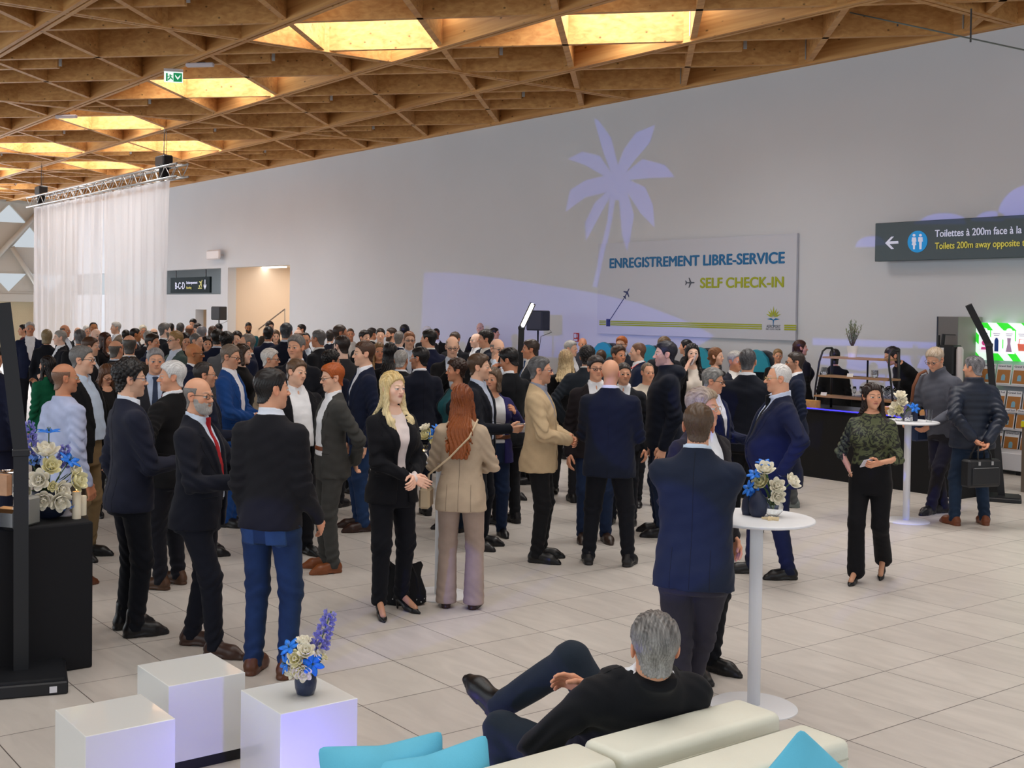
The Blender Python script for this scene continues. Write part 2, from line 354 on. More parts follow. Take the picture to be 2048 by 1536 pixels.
def hand_f(P, s, curl, spread=.0, tc=.4):
    """hand in its own frame: x along fingers, y thumb side, z palm normal"""
    d = None
    Y = (.030, .010, -.010, -.029); Lf = (.074, .083, .077, .060)
    for k in range(4):
        y = Y[k]*s; d0 = rc(P, (.004*s, y*.45, 0), (.088*s, y, 0), .0155*s, .0125*s); d = d0 if d is None else smin(d, d0, .010*s)
    for k in range(4):
        a = A([.090*s, Y[k]*s, 0]); ang = 0; sp = Y[k]*spread*8
        for i, fr in enumerate((.45, .31, .24)):
            ang += curl*(.9, 1.15, .8)[i]*(1+.12*k); L = Lf[k]*s*fr
            b = a+L*A([math.cos(ang)*math.cos(sp), math.sin(sp), math.sin(ang)]); r = (.0092, .0085, .0075)[i]*s
            d = smin(d, rc(P, a, b, r, r*.92), .004*s); a = b
    p = [A([.012, .018, .006])*s, A([.045, .048, .012+.012*tc])*s, A([.075, .056-.012*tc, .02+.03*tc])*s, A([.10, .054-.03*tc, .026+.045*tc])*s]
    for i in range(3): d = smin(d, rc(P, p[i], p[i+1], (.016, .0115, .0098)[i]*s, (.0115, .0098, .0085)[i]*s), .008*s)
    return smin(d, rc(P, (-.05*s, 0, 0), (.008*s, 0, 0), .024*s, .022*s), .02*s)
def foot_f(P, h, kind):
    x, y, z = P; k = h
    if kind == 'pump':
        d = smin(rc(P, (0, .085*k, .010*k), (0, .04*k, .018*k), .017*k, .017*k), rc(P, (0, .085*k, .009*k), (0, .118*k, .006*k), .015*k, .006*k), .01*k)
        d = smin(d, rc(P, (0, .04*k, .018*k), (0, -.012*k, .048*k), .015*k, .016*k), .012*k); d = smax(d, -rc(P, (0, .075*k, .045*k), (0, -.01*k, .078*k), .021*k, .018*k), .004*k)
        return np.minimum(d, rc(P, (0, -.022*k, .04*k), (0, -.021*k, 0), .009*k, .0042*k))
    up = smin(rc(P, (0, -.020*k, .024*k), (0, .068*k, .021*k), .0205*k, .0235*k), rc(P, (0, .068*k, .017*k), (.002*k, .103*k, .012*k), .0235*k, .014*k), .02*k)
    up = smin(up, rc(P, (0, -.012*k, .03*k), (0, -.008*k, (.085 if kind == 'boot' else .052)*k), .021*k, .0215*k), .02*k)
    up = smin(up, rc(P, (0, .0, .045*k), (0, .05*k, .027*k), .016*k, .016*k), .015*k)
    sole = rc((x, y, z*0), (0, -.021*k, 0), (0, .068*k, 0), .0215*k, .026*k); sole = np.minimum(sole, rc((x, y, z*0), (0, .068*k, 0), (.002*k, .107*k, 0), .026*k, .0145*k))
    sole = np.maximum(sole, np.abs(z-.0065*k)-.0065*k)
    arch = np.maximum(np.abs(y-.022*k)-.014*k, z-.004*k)
    return np.maximum(np.maximum(np.minimum(smax(up, .004*k-z, .004*k), sole), -z), -arch)
def frame_mat(xv, zv, hand):
    x = xv/np.linalg.norm(xv); z = zv-x*(zv@x); z /= np.linalg.norm(z)+1e-9; y = np.cross(z, x)
    return np.stack([x, y, z], 1)                # columns; the caller mirrors y for the right hand

NP = [0]
PEOPLE = []
def person(u, vt, Y, label, f=0, hf=None, hp=0, hr=0, fem=0, g=1., belly=0, h=None, top='suit', tc='1c1f2b', shirt='e8ecf2', tie=None, pants=None, shoes='17151a', skin=1, hair='short', hc='2a221e', hc2=None, hl=1.2,
           al='down', ar='down', glasses=None, beard=None, stub=0, lean=0, side=0, st='std', jaw=None, nose=1., open_=None, lanyard=None, seed=None, hands=True, cuff=True, shoe='shoe', base=None, name='person', belt=None,
           neck=1., curl=.35, flare=0, res=None, hem=.455, sleeve='long', group='guests at the reception', sit=None, rzw=None):
    NP[0] += 1; sd = seed if seed is not None else NP[0]*1.37
    b = atY(u, vt, Y); hz = b[2]
    if h is None: h = hz
    if base is not None: b = A(base, float)
    h = h/math.cos(math.radians(lean))**.7 if lean > 0 else h
    todir = -b[:2]/np.linalg.norm(b[:2]); a = math.atan2(todir[1], todir[0])+math.radians(f); rz = a-math.pi/2
    hf = f if hf is None else hf
    if rzw is not None: rz = rzw
    near = 0 if Y < 10.4 else 1 if Y < 13.6 else 2 if Y < 17.6 else 3
    rh, rhd, rcl, rb = [(.0042, .0045, .009, .02), (.0056, .006, .012, .026), (.0075, .010, .018, .035), (.0095, .012, .024, .045)][near]
    q = dict(fem=fem, jaw=(jaw or (.88 if fem else 1.0)), nose=nose*(.9 if fem else 1.05), neck=(.86 if fem else 1.02)*neck, skin=skin, hair=hair, sd=sd, hl=hl,
             hc=A(hexc(hc)), hc2=None if hc2 is None else A(hexc(hc2)), bc=A(hexc(hc))*.7, lip=A(hexc('b0605c' if fem else 'a8685c')), stub=stub)
    if hair in ('bald', 'none') and hc in ('c8c8c8', 'b0aca6'): q['bc'] = A(hexc('6a6058'))
    # --- joints (local frame: facing +y, origin on the floor)
    lw = lambda *p: A(p, float)*h
    R = rotx(-math.radians(lean))@roty(math.radians(side)); hip0 = lw(0, 0, .53)
    def tor(p): return R@(A(p, float)*h-hip0)+hip0
    shx = (.088 if fem else .103)*(.6+.4*g)
    sh = {-1: tor((-shx, -.012, .788)), 1: tor((shx, -.012, .788))}
    arms = {}
    for s_, sp in ((-1, al), (1, ar)):
        e = ARM[sp] if isinstance(sp, str) else sp
        if e[0] == 'W':
            arms[s_] = (sh[s_],)+ik(sh[s_], rotz(-rz)@(A(e[1])-b*A([1, 1, 0]))-A([0, 0, sit['dz'] if sit else 0]), .172*h, .158*h, R@A(e[2])); continue
        tgt = sh[s_]+R@(A([e[0]*s_, e[1], e[2]])*h)
        if (e[2] < -.2 and abs(e[1]) < .1): tgt[0] += s_*.02*h*(g-1+belly*.5)*3; 
        if sp in ('clasp', 'fold', 'hold', 'table', 'gest'): tgt[1] += .06*h*(g-1)+.05*belly*h
        arms[s_] = (sh[s_],)+ik(sh[s_], tgt, .172*h, .158*h, R@A([e[3][0]*s_, e[3][1], e[3][2]]))
    ST = {'std': ((-.062, 0, 8, 0), (.062, 0, -8, 0)), 'wide': ((-.095, 0, 12, 0), (.095, .01, -12, 0)), 'walk': ((-.045, -.12, 4, .035), (.04, .10, -3, 0)), 'cont': ((-.05, 0, 10, 0), (.085, .04, -22, 0)),
          'cont2': ((-.085, .04, 22, 0), (.05, 0, -10, 0)), 'cross': ((.03, .07, 12, 0), (.03, -.04, -12, 0)), 'cross2': ((-.02, -.05, 20, 0), (-.045, .09, -15, 0)), 'step': ((-.06, -.05, 8, 0), (.06, .09, -6, 0)), 'close': ((-.045, 0, 6, 0), (.045, 0, -6, 0))}[st]
    hup = .012*h if shoe == 'pump' else 0
    legs = {}
    for s_, (fx, fy, fyaw, lift) in zip((-1, 1), ST):
        hj = lw(.052*s_, 0, .505); an = A([fx*h, fy*h, .052*h+hup*2+lift*h]); Rf = rotz(math.radians(fyaw))
        ll = max(np.linalg.norm(an-hj)*(.5035 if not lift else .5), .222*h if lift else .2*h); kn, an = ik(hj, an, ll, ll, Rf@A([0, 1, 0.])); legs[s_] = (hj, kn, an, Rf, lift)
        if sit:
            an = A(sit[s_][:3])-A([0, 0, sit['dz']]); Rf = rotz(math.radians(sit[s_][3]))@rotx(math.radians(sit[s_][4])); kn, an = ik(hj, an, .243*h, .243*h, A(sit[s_][5])); legs[s_] = (hj, kn, an, Rf, lift)
    hs = .13*h*(.985 if fem else 1.)
    nb = tor((0, -.016, .855)); hyaw = math.radians(hf-f); hc_ = nb+rotz(0)@(R@lw(0, .014, .0))+A([0, 0, .075*h])
    if lean: hc_ = nb+R@lw(0, .012, .072) if lean > -20 else nb+R@lw(0, .0, .02)+lw(0, .012, .050)
    Rh = rotz(hyaw)@rotx(-math.radians(hp))@roty(math.radians(hr))
    q['nend'] = tuple(Rh.T@(tor((0, -.014, .815))-hc_)/hs)
    # put the crown exactly at the height read from the photo by scaling nothing: shift handled through h
    # --- body: head, hands and the core of trunk and limbs as one skin mesh
    VV = []; QQ = []; CC = []; nv = 0
    def put(V, Qd, c):
        nonlocal nv
        VV.append(V); QQ.append(Qd+nv); CC.append(c); nv += len(V)
    V, Qd = snet(lambda P: head_f(P, q), A([-.42, -.50, -.92]) if abs(lean) < 20 else A([-.6, -.95, -1.0]), A([.42, .54, .54]) if abs(lean) < 20 else A([.6, .8, .54]), rh/hs)
    put(V@Rh.T*hs+hc_, Qd, head_c(V, q))
    EC = A(hexc('3a2a1e' if sum(q['bc']) < .25 else '3d5566')); eu = []; ef = []
    ne = 10 if near == 0 else 7
    for i in range(ne+1):
        for k in range(ne*2): eu.append((math.sin(math.pi*i/ne)*math.cos(math.pi*k/ne), math.cos(math.pi*i/ne), math.sin(math.pi*i/ne)*math.sin(math.pi*k/ne)))
    for i in range(ne):
        for k in range(ne*2): ef.append((i*ne*2+k, i*ne*2+(k+1) % (ne*2), (i+1)*ne*2+(k+1) % (ne*2), (i+1)*ne*2+k))
    eu = A(eu); ec = np.tile(A([.62, .60, .57]), (len(eu), 1)); ec[eu[:, 1] > .84] = EC; ec[eu[:, 1] > .955] = .01
    for s_ in (-1, 1): put((eu*.071+A([s_*.125, .312, -.008]))@Rh.T*hs+hc_, A(ef), ec)
    hcol = SKIN[skin]*A([1.0, .9, .86])
    handpos = {}
    for s_, sp in ((-1, al), (1, ar)):
        s0, e0, w0 = arms[s_]; dv = w0-e0; dv /= np.linalg.norm(dv)
        if sp in ('hold', 'hold2', 'gest', 'table', 'up'): pn = A([-s_*.8, -.1, .5])
        elif sp in ('clasp', 'fold', 'cross') or sp[0] == 'W': pn = A([0, -1., .1])
        elif sp == 'back': pn = A([0, -1., .2])
        elif sp == 'phone' or sp == 'chin': pn = A([-s_*1., -.3, 0])
        else: pn = A([-s_*1., -.15, 0])
        Fm = frame_mat(dv, R@pn, s_)
        if s_ > 0: Fm[:, 1] *= -1
        handpos[s_] = (w0, Fm, h/1.78)
        if sp in ('pocket', 'pocketf') or not hands: continue
        hsz = h/1.78*(.92 if fem else 1.04)
        V, Qd = snet(lambda P: hand_f(P, hsz, curl, .3 if sp == 'gest' else .1), A([-.06, -.055, -.045])*hsz, A([.185, .078, .105])*hsz, rhd*(.85 if near == 0 else 1))
        if not len(V): continue
        if s_ > 0: Qd = Qd[:, ::-1]
        put(V@Fm.T+w0, Qd, np.tile(hcol, (len(V), 1))*(1-.25*np.clip((V[:, 0]-.17*hsz)/.02, 0, 1))[:, None])
    gx = .9*g
    def core(P):
        d = loft(tP(P), A([(.48, .085*gx, .06, 0), (.55, .085*gx, .06, 0), (.62, .075*gx, .055, 0), (.72, .085*gx, .055, 0), (.80, .08*gx, .04, -.012), (.86, .032, .032, -.014)])*h)
        for s_ in (-1, 1):
            d = smin(d, rc(P, arms[s_][0], arms[s_][1], .022*h, .018*h), .02); d = smin(d, rc(P, arms[s_][1], arms[s_][2], .018*h, .014*h), .01)
            d = smin(d, rc(P, legs[s_][0], legs[s_][1], .038*h, .027*h), .02); d = smin(d, rc(P, legs[s_][1], legs[s_][2], .026*h, .016*h), .01)
        return d
    Ri = R.T
    def tP(P):                                    # into the trunk's own (unleaned) frame
        if not lean and not side: return P
        x, y, z = P[0]-hip0[0], P[1]-hip0[1], P[2]-hip0[2]
        return (Ri[0, 0]*x+Ri[0, 1]*y+Ri[0, 2]*z+hip0[0], Ri[1, 0]*x+Ri[1, 1]*y+Ri[1, 2]*z+hip0[1], Ri[2, 0]*x+Ri[2, 1]*y+Ri[2, 2]*z+hip0[2])
    pts = np.stack([p for k in (-1, 1) for p in arms[k]]+[p for k in (-1, 1) for p in legs[k][:3]]+[nb, hip0])
    lo, hi = pts.min(0)-.07*h, pts.max(0)+.07*h
    V, Qd = snet(core, lo, hi, rb); put(V, Qd, np.tile(SKIN[skin], (len(V), 1)))
    root = mesh_obj(name, np.concatenate(VV), np.concatenate(QQ), mat('skin', (.8, .6, .5), .5, vc=True, bump=.15, bscale=350, spec=.4), col=np.concatenate(CC))
    root.location = (b[0], b[1], sit['dz'] if sit else 0); root.rotation_euler = (0, 0, rz)
    tag(root, label, 'person', group)
    # --- hair, beard, glasses
    if hair != 'none':
        big = hair in ('long', 'bob', 'pony', 'half')
        V, Qd = snet(lambda P: hair_f(P, q), (-.56, -.80, -(hl+.12) if big else -.55), (.56, .74 if big else .56, .68), rh/hs*1.05)
        mesh_obj('hair', V@Rh.T*hs+hc_, Qd, mat('hair', (.1, .08, .06), .42, vc=True, bump=.5, bscale=90, spec=.45), root, col=hair_c(V, q))
    if beard:
        q2 = dict(q, hc=A(hexc(beard)), hc2=None)
        V, Qd = snet(lambda P: beard_f(P, q2), (-.4, -.2, -.62), (.4, .52, .1), rh/hs)
        if len(V): mesh_obj('beard', V@Rh.T*hs+hc_, Qd, mat('hair', (.1, .08, .06)), root, col=hair_c(V, q2))
    if glasses and near < 3:
        m = MB(); r_ = .0085 if near == 0 else .011; n_ = 14
        for s_ in (-1, 1):
            ring = [(s_*.13+.088*math.cos(t)*(1+.06*math.cos(2*t)), .425-.05*abs(.088*math.cos(t)*s_+.0), -.012+.068*math.sin(t)) for t in [2*math.pi*i/n_ for i in range(n_+1)]]
            m.tube(ring, r_, 5); m.tube([(s_*.215, .42, .015), (s_*.31, .33, .03), (s_*.345, .05, .035), (s_*.34, -.06, -.02)], r_, 5)
        m.tube([(-.045, .43, .01), (0, .445, .022), (.045, .43, .01)], r_, 5); m.v = [tuple(Rh@A(p)*hs+hc_) for p in m.v]
        m.build('glasses', mat('glasses_'+glasses, hexc(glasses), .25, spec=.6), root, smooth=True)
    # --- clothes
    T = [(hem, .114, .090, -.006), (.50, .112, .091, -.006), (.56, .107, .080, .002), (.62, .101, .074, .005), (.68, .104, .073, .005), (.73, .110, .073, .002), (.77, .111, .068, -.005), (.80, .102, .058, -.012), (.825, .076, .048, -.014), (.845, .050, .043, -.014), (.862, .042, .041, -.012)]
    if fem: T = [(hem, .116, .093, -.006), (.50, .113, .093, -.006), (.56, .104, .081, .0), (.62, .086, .066, .004), (.68, .090, .068, .006), (.73, .098, .074, .01), (.77, .098, .068, .002), (.80, .088, .054, -.01), (.825, .062, .044, -.013), (.845, .042, .038, -.013), (.86, .036, .036, -.012)]
    T = [(z, w*(1+(g-1)*(1 if z < .78 else .5)), d*(1+(g-1)*(1 if z < .78 else .4))+belly*.026*math.exp(-((z-.60)/.085)**2), yc+belly*.020*math.exp(-((z-.60)/.085)**2)) for z, w, d, yc in T]
    def scale(T, k, dz0=None): return A([(z, w*k, d*k, yc) for z, w, d, yc in T])*h
    if top in ('hoodie', 'puffer', 'fleece', 'jacket'): T = T+[(.888, .047*(.6+.4*g), .047, -.012)]
    if lean < -20: T = T+[(.892, .043*(.6+.4*g), .042, -.014)]
    suit = top in ('suit', 'blazer', 'cardigan', 'coat', 'jacket')
    opn = open_ if open_ is not None else (.0 if top in ('suit', 'coat') else .05 if top == 'cardigan' else .02)
    wr = lambda P, k=1.: k*(.0026*np.sin(P[2]*37+P[0]*16*math.cos(sd)+5*np.sin(P[0]*8+sd)+5*np.sin(P[1]*9+1.7*sd))*(.5+.5*np.sin(P[0]*13+P[2]*8+2*sd))+.0015*np.sin(P[2]*71+P[0]*33*math.sin(sd)+4*np.sin(P[1]*17+sd)))
    def sleeves(P, r0, r1, r2, k, upto=1.):
        d = None
        for s_ in (-1, 1):
            s0, e0, w0 = arms[s_]; w0 = e0+(w0-e0)*upto if upto < 1 else w0
            dd = rc(P, s0, e0, r0*h, r1*h); 
            if upto > 0: dd = smin(dd, rc(P, e0, w0, r1*h, r2*h), .012*h)
            de = np.sqrt((P[0]-e0[0])**2+(P[1]-e0[1])**2+(P[2]-e0[2])**2)
            dd = dd-k*(.0022+.0065*np.exp(-(de/(.075*h))**2))*np.sin((P[2]+.5*P[1])*95+6*np.sin(P[0]*17+sd)+sd*s_)
            d = dd if d is None else np.minimum(d, dd)
        return d
    Wb = A([.30*h, .30*h, 0]); bl = np.minimum(lo, -Wb)-.03; bh = np.maximum(hi, Wb)+.03
    bl[2] = (hem-.02)*h-.12*h*(lean > 5); bh[2] = .90*h; amin = min(arms[k][i][2] for k in (-1, 1) for i in (1, 2))-.06*h; bl[2] = min(bl[2], amin)
    if abs(lean) > 5: tt = np.stack([tor((x, y, z)) for x in (-.17, .17) for y in (-.14, .16) for z in (hem-.01, .89)]); bl = np.minimum(bl, tt.min(0)); bh = np.maximum(bh, tt.max(0))
    bodyf = {'suit': 1.0, 'blazer': .99, 'cardigan': 1.0, 'coat': 1.06, 'jacket': 1.03, 'shirt': .97, 'sweater': 1.0, 'blouse': .97, 'hoodie': 1.04, 'puffer': 1.1, 'fleece': 1.02, 'tee': .95}[top]
    SR = {'suit': (.037, .0315, .0265), 'blazer': (.036, .031, .026), 'cardigan': (.036, .031, .026), 'coat': (.040, .036, .031), 'jacket': (.039, .034, .029), 'shirt': (.034, .0285, .022), 'sweater': (.036, .031, .024), 'blouse': (.034, .029, .022), 'hoodie': (.041, .036, .028), 'puffer': (.044, .038, .031), 'fleece': (.039, .034, .027), 'tee': (.035, .032, .03)}[top]
    SR = tuple(v*(.88 if fem else 1)*(.7+.3*g) for v in SR)
    def outer(P):
        p = tP(P); d = loft(p, scale(T, bodyf)); x, y, z = p
        kk = 1.6 if top in ('shirt', 'blouse', 'puffer') else 1.
        if fem: d = smin(d, el((np.abs(x), y, z), A((.045, .055, .715))*h, A((.045, .04, .045))*h*bodyf), .03*h)
        bulge = wr(p, kk)
        if top == 'hoodie': d = smin(d, el(p, A((0, -.058, .838))*h, A((.088, .05, .04))*h), .02*h)
        if top == 'puffer': bulge = .006*np.abs(np.sin(z/h*math.pi*26))+.002
        d = d-bulge
        up = 1. if sleeve == 'long' else .0 if sleeve == 'short' else .25
        d = smin(d, sleeves(P, *SR, 1.3 if kk > 1 else 1, up), (.03 if near < 3 else .02)*h)
        # neckline cut and hem
        d = smax(d, rel_neck(p), .008*h)
        if suit:
            ax = np.abs(x); zz = z/h
            vw = np.interp(zz, [.44, .585, .60, .70, .80, .86], [max(opn, .035), max(opn, .006), opn, max(.020, opn), max(.040, opn), max(.046, opn)])*h
            ins = np.minimum(vw-ax, y-.012*h)
            if top in ('suit', 'blazer') and near < 2:
                lap = np.clip((ax-vw)/(.004*h), 0, 1)*np.clip((vw+np.interp(zz, [.6, .66, .79, .84], [.004, .03, .042, .02])*h-ax)/(.003*h), 0, 1)*np.clip((zz-.605)/.02, 0, 1)*np.clip((.85-zz)/.02, 0, 1)*(y > 0)
                d = d-.007*h*lap
            d = smax(d, ins, .005*h)
        return d
    def rel_neck(p):
        x, y, z = p; cz = .020 if lean < -20 else 0; return z-h*(np.interp(y/h, [-.06, -.03, .02, .05], [.868+cz, .865+cz, .84+cz*.5, .815]) if suit else np.interp(y/h, [-.06, 0, .04, .06], [.855, .85, .835, .815] if top not in ('hoodie', 'puffer', 'fleece', 'jacket') else [.878, .876, .87, .862]))
    tn = {'suit': 'suit_jacket', 'blazer': 'blazer', 'cardigan': 'cardigan', 'coat': 'coat', 'jacket': 'jacket', 'shirt': 'shirt', 'sweater': 'sweater', 'blouse': 'blouse', 'hoodie': 'hooded_jacket', 'puffer': 'quilted_jacket', 'fleece': 'fleece_jacket', 'tee': 't_shirt'}[top]
    kind = {'shirt': 'cotton', 'blouse': 'cotton', 'puffer': 'puffer', 'jacket': 'cotton', 'tee': 'cotton'}.get(top, 'wool')
    tm = tc if not isinstance(tc, str) else cloth(tc, kind)
    V, Qd = snet(outer, bl, bh, rcl); mesh_obj(tn, V, Qd, tm, root)
    if near < 2 and top in ('suit', 'blazer', 'jacket'):     # seams, lapel edges, flaps and buttons follow the cloth
        def proj(pts, sg):
            yy = np.linspace(.22*h*sg*(1+belly*.1), 0, 90); out = []
            X = A([p[0]*h for p in pts])[:, None]; Z = A([p[1]*h for p in pts])[:, None]; Wd = tor((0, 0, 0))*0
            x, y, z = X+0*yy, 0*X+yy, Z+0*yy; v = np.stack([x, y, z], -1)-hip0; v = v@R.T+hip0; val = outer((v[..., 0], v[..., 1], v[..., 2]))
            for i in range(len(pts)):
                k = np.argmax(val[i] < 0)
                if val[i].min() < 0 and k > 0: t = val[i][k-1]/(val[i][k-1]-val[i][k]); out.append(v[i, k-1]+(v[i, k]-v[i, k-1])*t)
            return out
        def ln_(a, b, n=9): return [(a[0]+(b[0]-a[0])*i/(n-1), a[1]+(b[1]-a[1])*i/(n-1)) for i in range(n)]
        sm = MB(); rs = .0017 if near == 0 else .002; ok = 0
        if abs(f) > 60:
            paths = [ln_((0, hem+.006), (0, .85), 26)]+[ln_((s_*.055*g, hem+.005), (s_*.053*g, hem+.12)) for s_ in (-1, 1)]
            for pth in paths:
                q_ = proj(pth, -1)
                if len(q_) > 3: sm.tube(q_, rs, 5); ok = 1
        if abs(f) < 125 and top != 'jacket':
            for s_ in (-1, 1):
                L_ = [(.052, .835), (.088, .797), (.072, .785), (.095, .772), (.090, .74), (.065, .68), (max(opn, .0)+.012, .607)]; q_ = []
                for a_, b_ in zip(L_, L_[1:]): q_ += proj(ln_((a_[0]*s_, a_[1]), (b_[0]*s_, b_[1]), 5), 1)
                if len(q_) > 6: sm.tube(q_, rs, 5); ok = 1
                q_ = proj(ln_((s_*.05*g, .575), (s_*.098*g, .572)), 1)
                if len(q_) > 3: sm.tube(q_, rs*1.5, 5); ok = 1
        if ok: sm.build('seam', mat('seam_'+tc, tuple(c_*.35 for c_ in hexc(tc)), .9), root, True)
        if top == 'suit' and abs(f) < 125 and opn < .03:
            for zb_ in (.598, .562):
                q_ = proj([(.012, zb_)], 1)
                if q_: MB().lathe([(.0005, -.002), (.0085, -.002), (.0075, .0035), (.0005, .003)], tuple(q_[0]), 10, R=rotx(-math.pi/2)).build('button', mat('button_dark', (.02, .02, .022), .35), root, True)
    inner = suit or (shirt and top in ('sweater', 'hoodie', 'fleece'))
    if inner and shirt:
        def shf(P):
            p = tP(P); d = loft(p, scale([r for r in T if r[0] > .54], .935)); x, y, z = p
            if fem: d = smin(d, el((np.abs(x), y, z), A((.045, .052, .715))*h, A((.042, .038, .042))*h), .03*h)
            d = d-wr(p, 1.1)
            if not fem:
                rr = np.sqrt((x*1.0)**2+(y+.008*h)**2); rn = .0365*h*q['neck']*(.6+.4*g)
                zt = np.interp(y/h, [-.05, .0, .045], [.877, .866, .847])*h
                col = np.maximum(np.maximum(rr-rn-.004*h, z-zt), .80*h-z); col = np.maximum(col, -np.minimum(np.minimum(rr-rn+.004*h, 9), z-.84*h)) if near == 0 else col
                d = smin(np.maximum(d, z-.85*h), col, .012*h)
                if tie is None: d = smax(d, np.minimum(np.interp(z/h, [.81, .87], [.0, .022])*h-np.abs(x), y-.02*h), .004*h)
            if cuff and hands:
                for s_ in (-1, 1):
                    s0, e0, w0 = arms[s_]; dv = (w0-e0)/np.linalg.norm(w0-e0); d = np.minimum(d, rc(P, w0-dv*.03*h, w0+dv*.010*h, .019*h*(.9 if fem else 1), .0185*h*(.9 if fem else 1)))
            elif True: pass
            return d if not fem else smax(d, z-h*np.interp(y/h, [-.06, 0, .04, .06], [.86, .85, .80, .78]), .006*h)
        V, Qd = snet(shf, bl*A([1, 1, 1.]), bh, rcl); mesh_obj('shirt', V, Qd, cloth(shirt, 'cotton'), root)
        if tie and near < 3:
            def tf(P):
                p = tP(P); x, y, z = p; d = loft(p, scale([r for r in T if r[0] > .54], .935))-wr(p, 1.1)
                tw = np.interp(z/h, [.58, .62, .80, .835, .85, .86], [.001, .022, .012, .010, .017, .013])*h
                rr = np.sqrt(x**2+(y+.006*h)**2)-.0425*h*(.6+.4*g)*q['neck']
                d = smin(d, np.maximum(np.maximum(rr, z-.85*h), .81*h-z), .006*h)
                return np.maximum(np.maximum(np.maximum(d-.0075, np.abs(x)-tw), .012*h-y), np.maximum(z-.852*h, .585*h-z))
            V, Qd = snet(tf, (-.06*h, 0, .57*h), (.06*h, .22*h, .88*h), min(rcl, .008))
            if len(V): mesh_obj('tie', V+A([0, .0, 0]) if not lean else V, Qd, cloth(tie, 'cotton'), root)
    pc = pants or (tc if top == 'suit' and isinstance(tc, str) else '1d1e24')
    pk = 'denim' if pc in ('26406b', '2b4a7a', '1f3050', '24364f', '3a4048', '22395a') else 'wool'
    def trou(P):
        x, y, z = P; zz = z/h; gg = 1+(g-1)*.8
        d = loft(P, A([(.44, .092*gg, .076*gg, -.004), (.50, .100*gg, .083*gg, -.006), (.55, .099*gg, .076*gg, -.002), (.602, .092*gg, .066*gg+.012*belly, .004+.016*belly)])*h)
        for s_ in (-1, 1):
            hj, kn, an, Rf, lift = legs[s_]; fl_ = flare
            leg = smin(rc(P, hj-A([0, 0, .02*h]), kn, .054*h*(.5+.5*gg), .040*h*(.5+.5*gg)), rc(P, kn, an-A([0, 0, .018*h]), .039*h*(.5+.5*gg), (.031+fl_)*h), .02*h)
            fold = np.sin(zz*150+4*np.sin(P[0]*22+sd)+3*np.sin(P[1]*19)+s_)
            leg = leg-(.35 if flare > .01 else 1)*fold*(.0012+.0048*np.exp(-((zz-.07)/.045)**2)+.0034*np.exp(-((zz-.275)/.05)**2)+.002*np.exp(-((zz-.47)/.04)**2))
            d = smin(d, leg, .014*h)
        return np.maximum(d, .022*h+hup*2-z) if st != 'walk' and not sit else d
    lo2, hi2 = lo.copy(), hi.copy(); lo2[:2] -= .06; hi2[:2] += .06; lo2[2] = min(0, legs[-1][2][2]-.1, legs[1][2][2]-.1); hi2[2] = max(.62*h, legs[1][1][2]+.1*h); lo2 = np.minimum(lo2, [-.2*h, -.16*h, 9]); hi2 = np.maximum(hi2, [.2*h, .2*h, 0])
    lx2 = [legs[k][i] for k in (-1, 1) for i in (0, 1, 2)]; lo2[:2] = np.min(lx2, 0)[:2]-.12*h; hi2[:2] = np.max(lx2, 0)[:2]+.12*h; hi2[1] = max(hi2[1], .15*h)
    V, Qd = snet(trou, lo2, hi2, rcl*(1 if Y < 10.4 else 1.15)); mesh_obj('trousers', V, Qd, cloth(pc, pk), root)
    if pk == 'denim' and near == 0:                # back pockets of the jeans
        for s_ in (-1, 1):
            V, Qd = snet(lambda P: np.maximum(np.maximum(trou(P)-.0045, np.abs(P[0]-s_*.050*h)-.030*h), np.maximum(np.maximum(P[1]+.03*h, P[2]-.492*h), .425*h+.35*np.abs(P[0]-s_*.050*h)-P[2])), (s_*.05*h-.07, -.14*h, .41*h), (s_*.05*h+.07, -.02*h, .51*h), .006)
            if len(V): mesh_obj('pocket', V, Qd, cloth('2e4a70', 'denim'), root)
    if belt and near < 2:
        V, Qd = snet(lambda P: np.maximum(loft(P, A([(.575, .097*g, .074*g+.01*belly, .004+.014*belly), (.61, .094*g, .071*g+.013*belly, .005+.016*belly)])*h)-.003, np.abs(P[2]-.594*h)-.011*h), (-.14*h*g, -.12*h, .57*h), (.14*h*g, .16*h, .62*h), .007); mesh_obj('belt', V, Qd, cloth(belt, 'leather'), root)
    for s_ in (-1, 1):
        hj, kn, an, Rf, lift = legs[s_]
        V, Qd = snet(lambda P: foot_f(P, h*(.94 if fem else 1.03), shoe), A([-.045, -.055, -.004])*h, A([.045, .14, .11])*h, min(rcl*.7, .010) if near < 3 else .016)
        if not len(V): continue
        tr = A([an[0], an[1], lift*h*1.0]) if not sit else an-Rf@A([0, 0, .05*h]); Rl = Rf@rotx(-.35 if lift else 0)
        mesh_obj('shoe', V@Rl.T+tr, Qd, cloth(shoes, 'leather'), root)
        if shoe == 'pump':
            V, Qd = snet(lambda P: smin(rc(P, (0, -.004*h, .075*h), (0, -.004*h, .13*h), .0165*h, .02*h), rc(P, (0, 0, .065*h), (0, .085*h, .022*h), .015*h, .012*h), .02*h), A([-.04, -.05, 0])*h, A([.04, .14, .16])*h, rcl*.7)
            mesh_obj('ankle', V@Rl.T+tr, Qd, mat('skin_hosiery', hexc('c08e70'), .5), root)
    if lanyard:
        m = MB(); m.tube([(-.05*h, .0, .845*h), (-.045*h, .06*h, .80*h), (0, .088*h*g, .66*h), (.045*h, .06*h, .80*h), (.05*h, 0, .845*h), (0, -.055*h, .862*h), (-.05*h, 0, .845*h)], .006, 6); m.build('lanyard', mat('lanyard_'+lanyard, hexc(lanyard), .6), root, smooth=True)
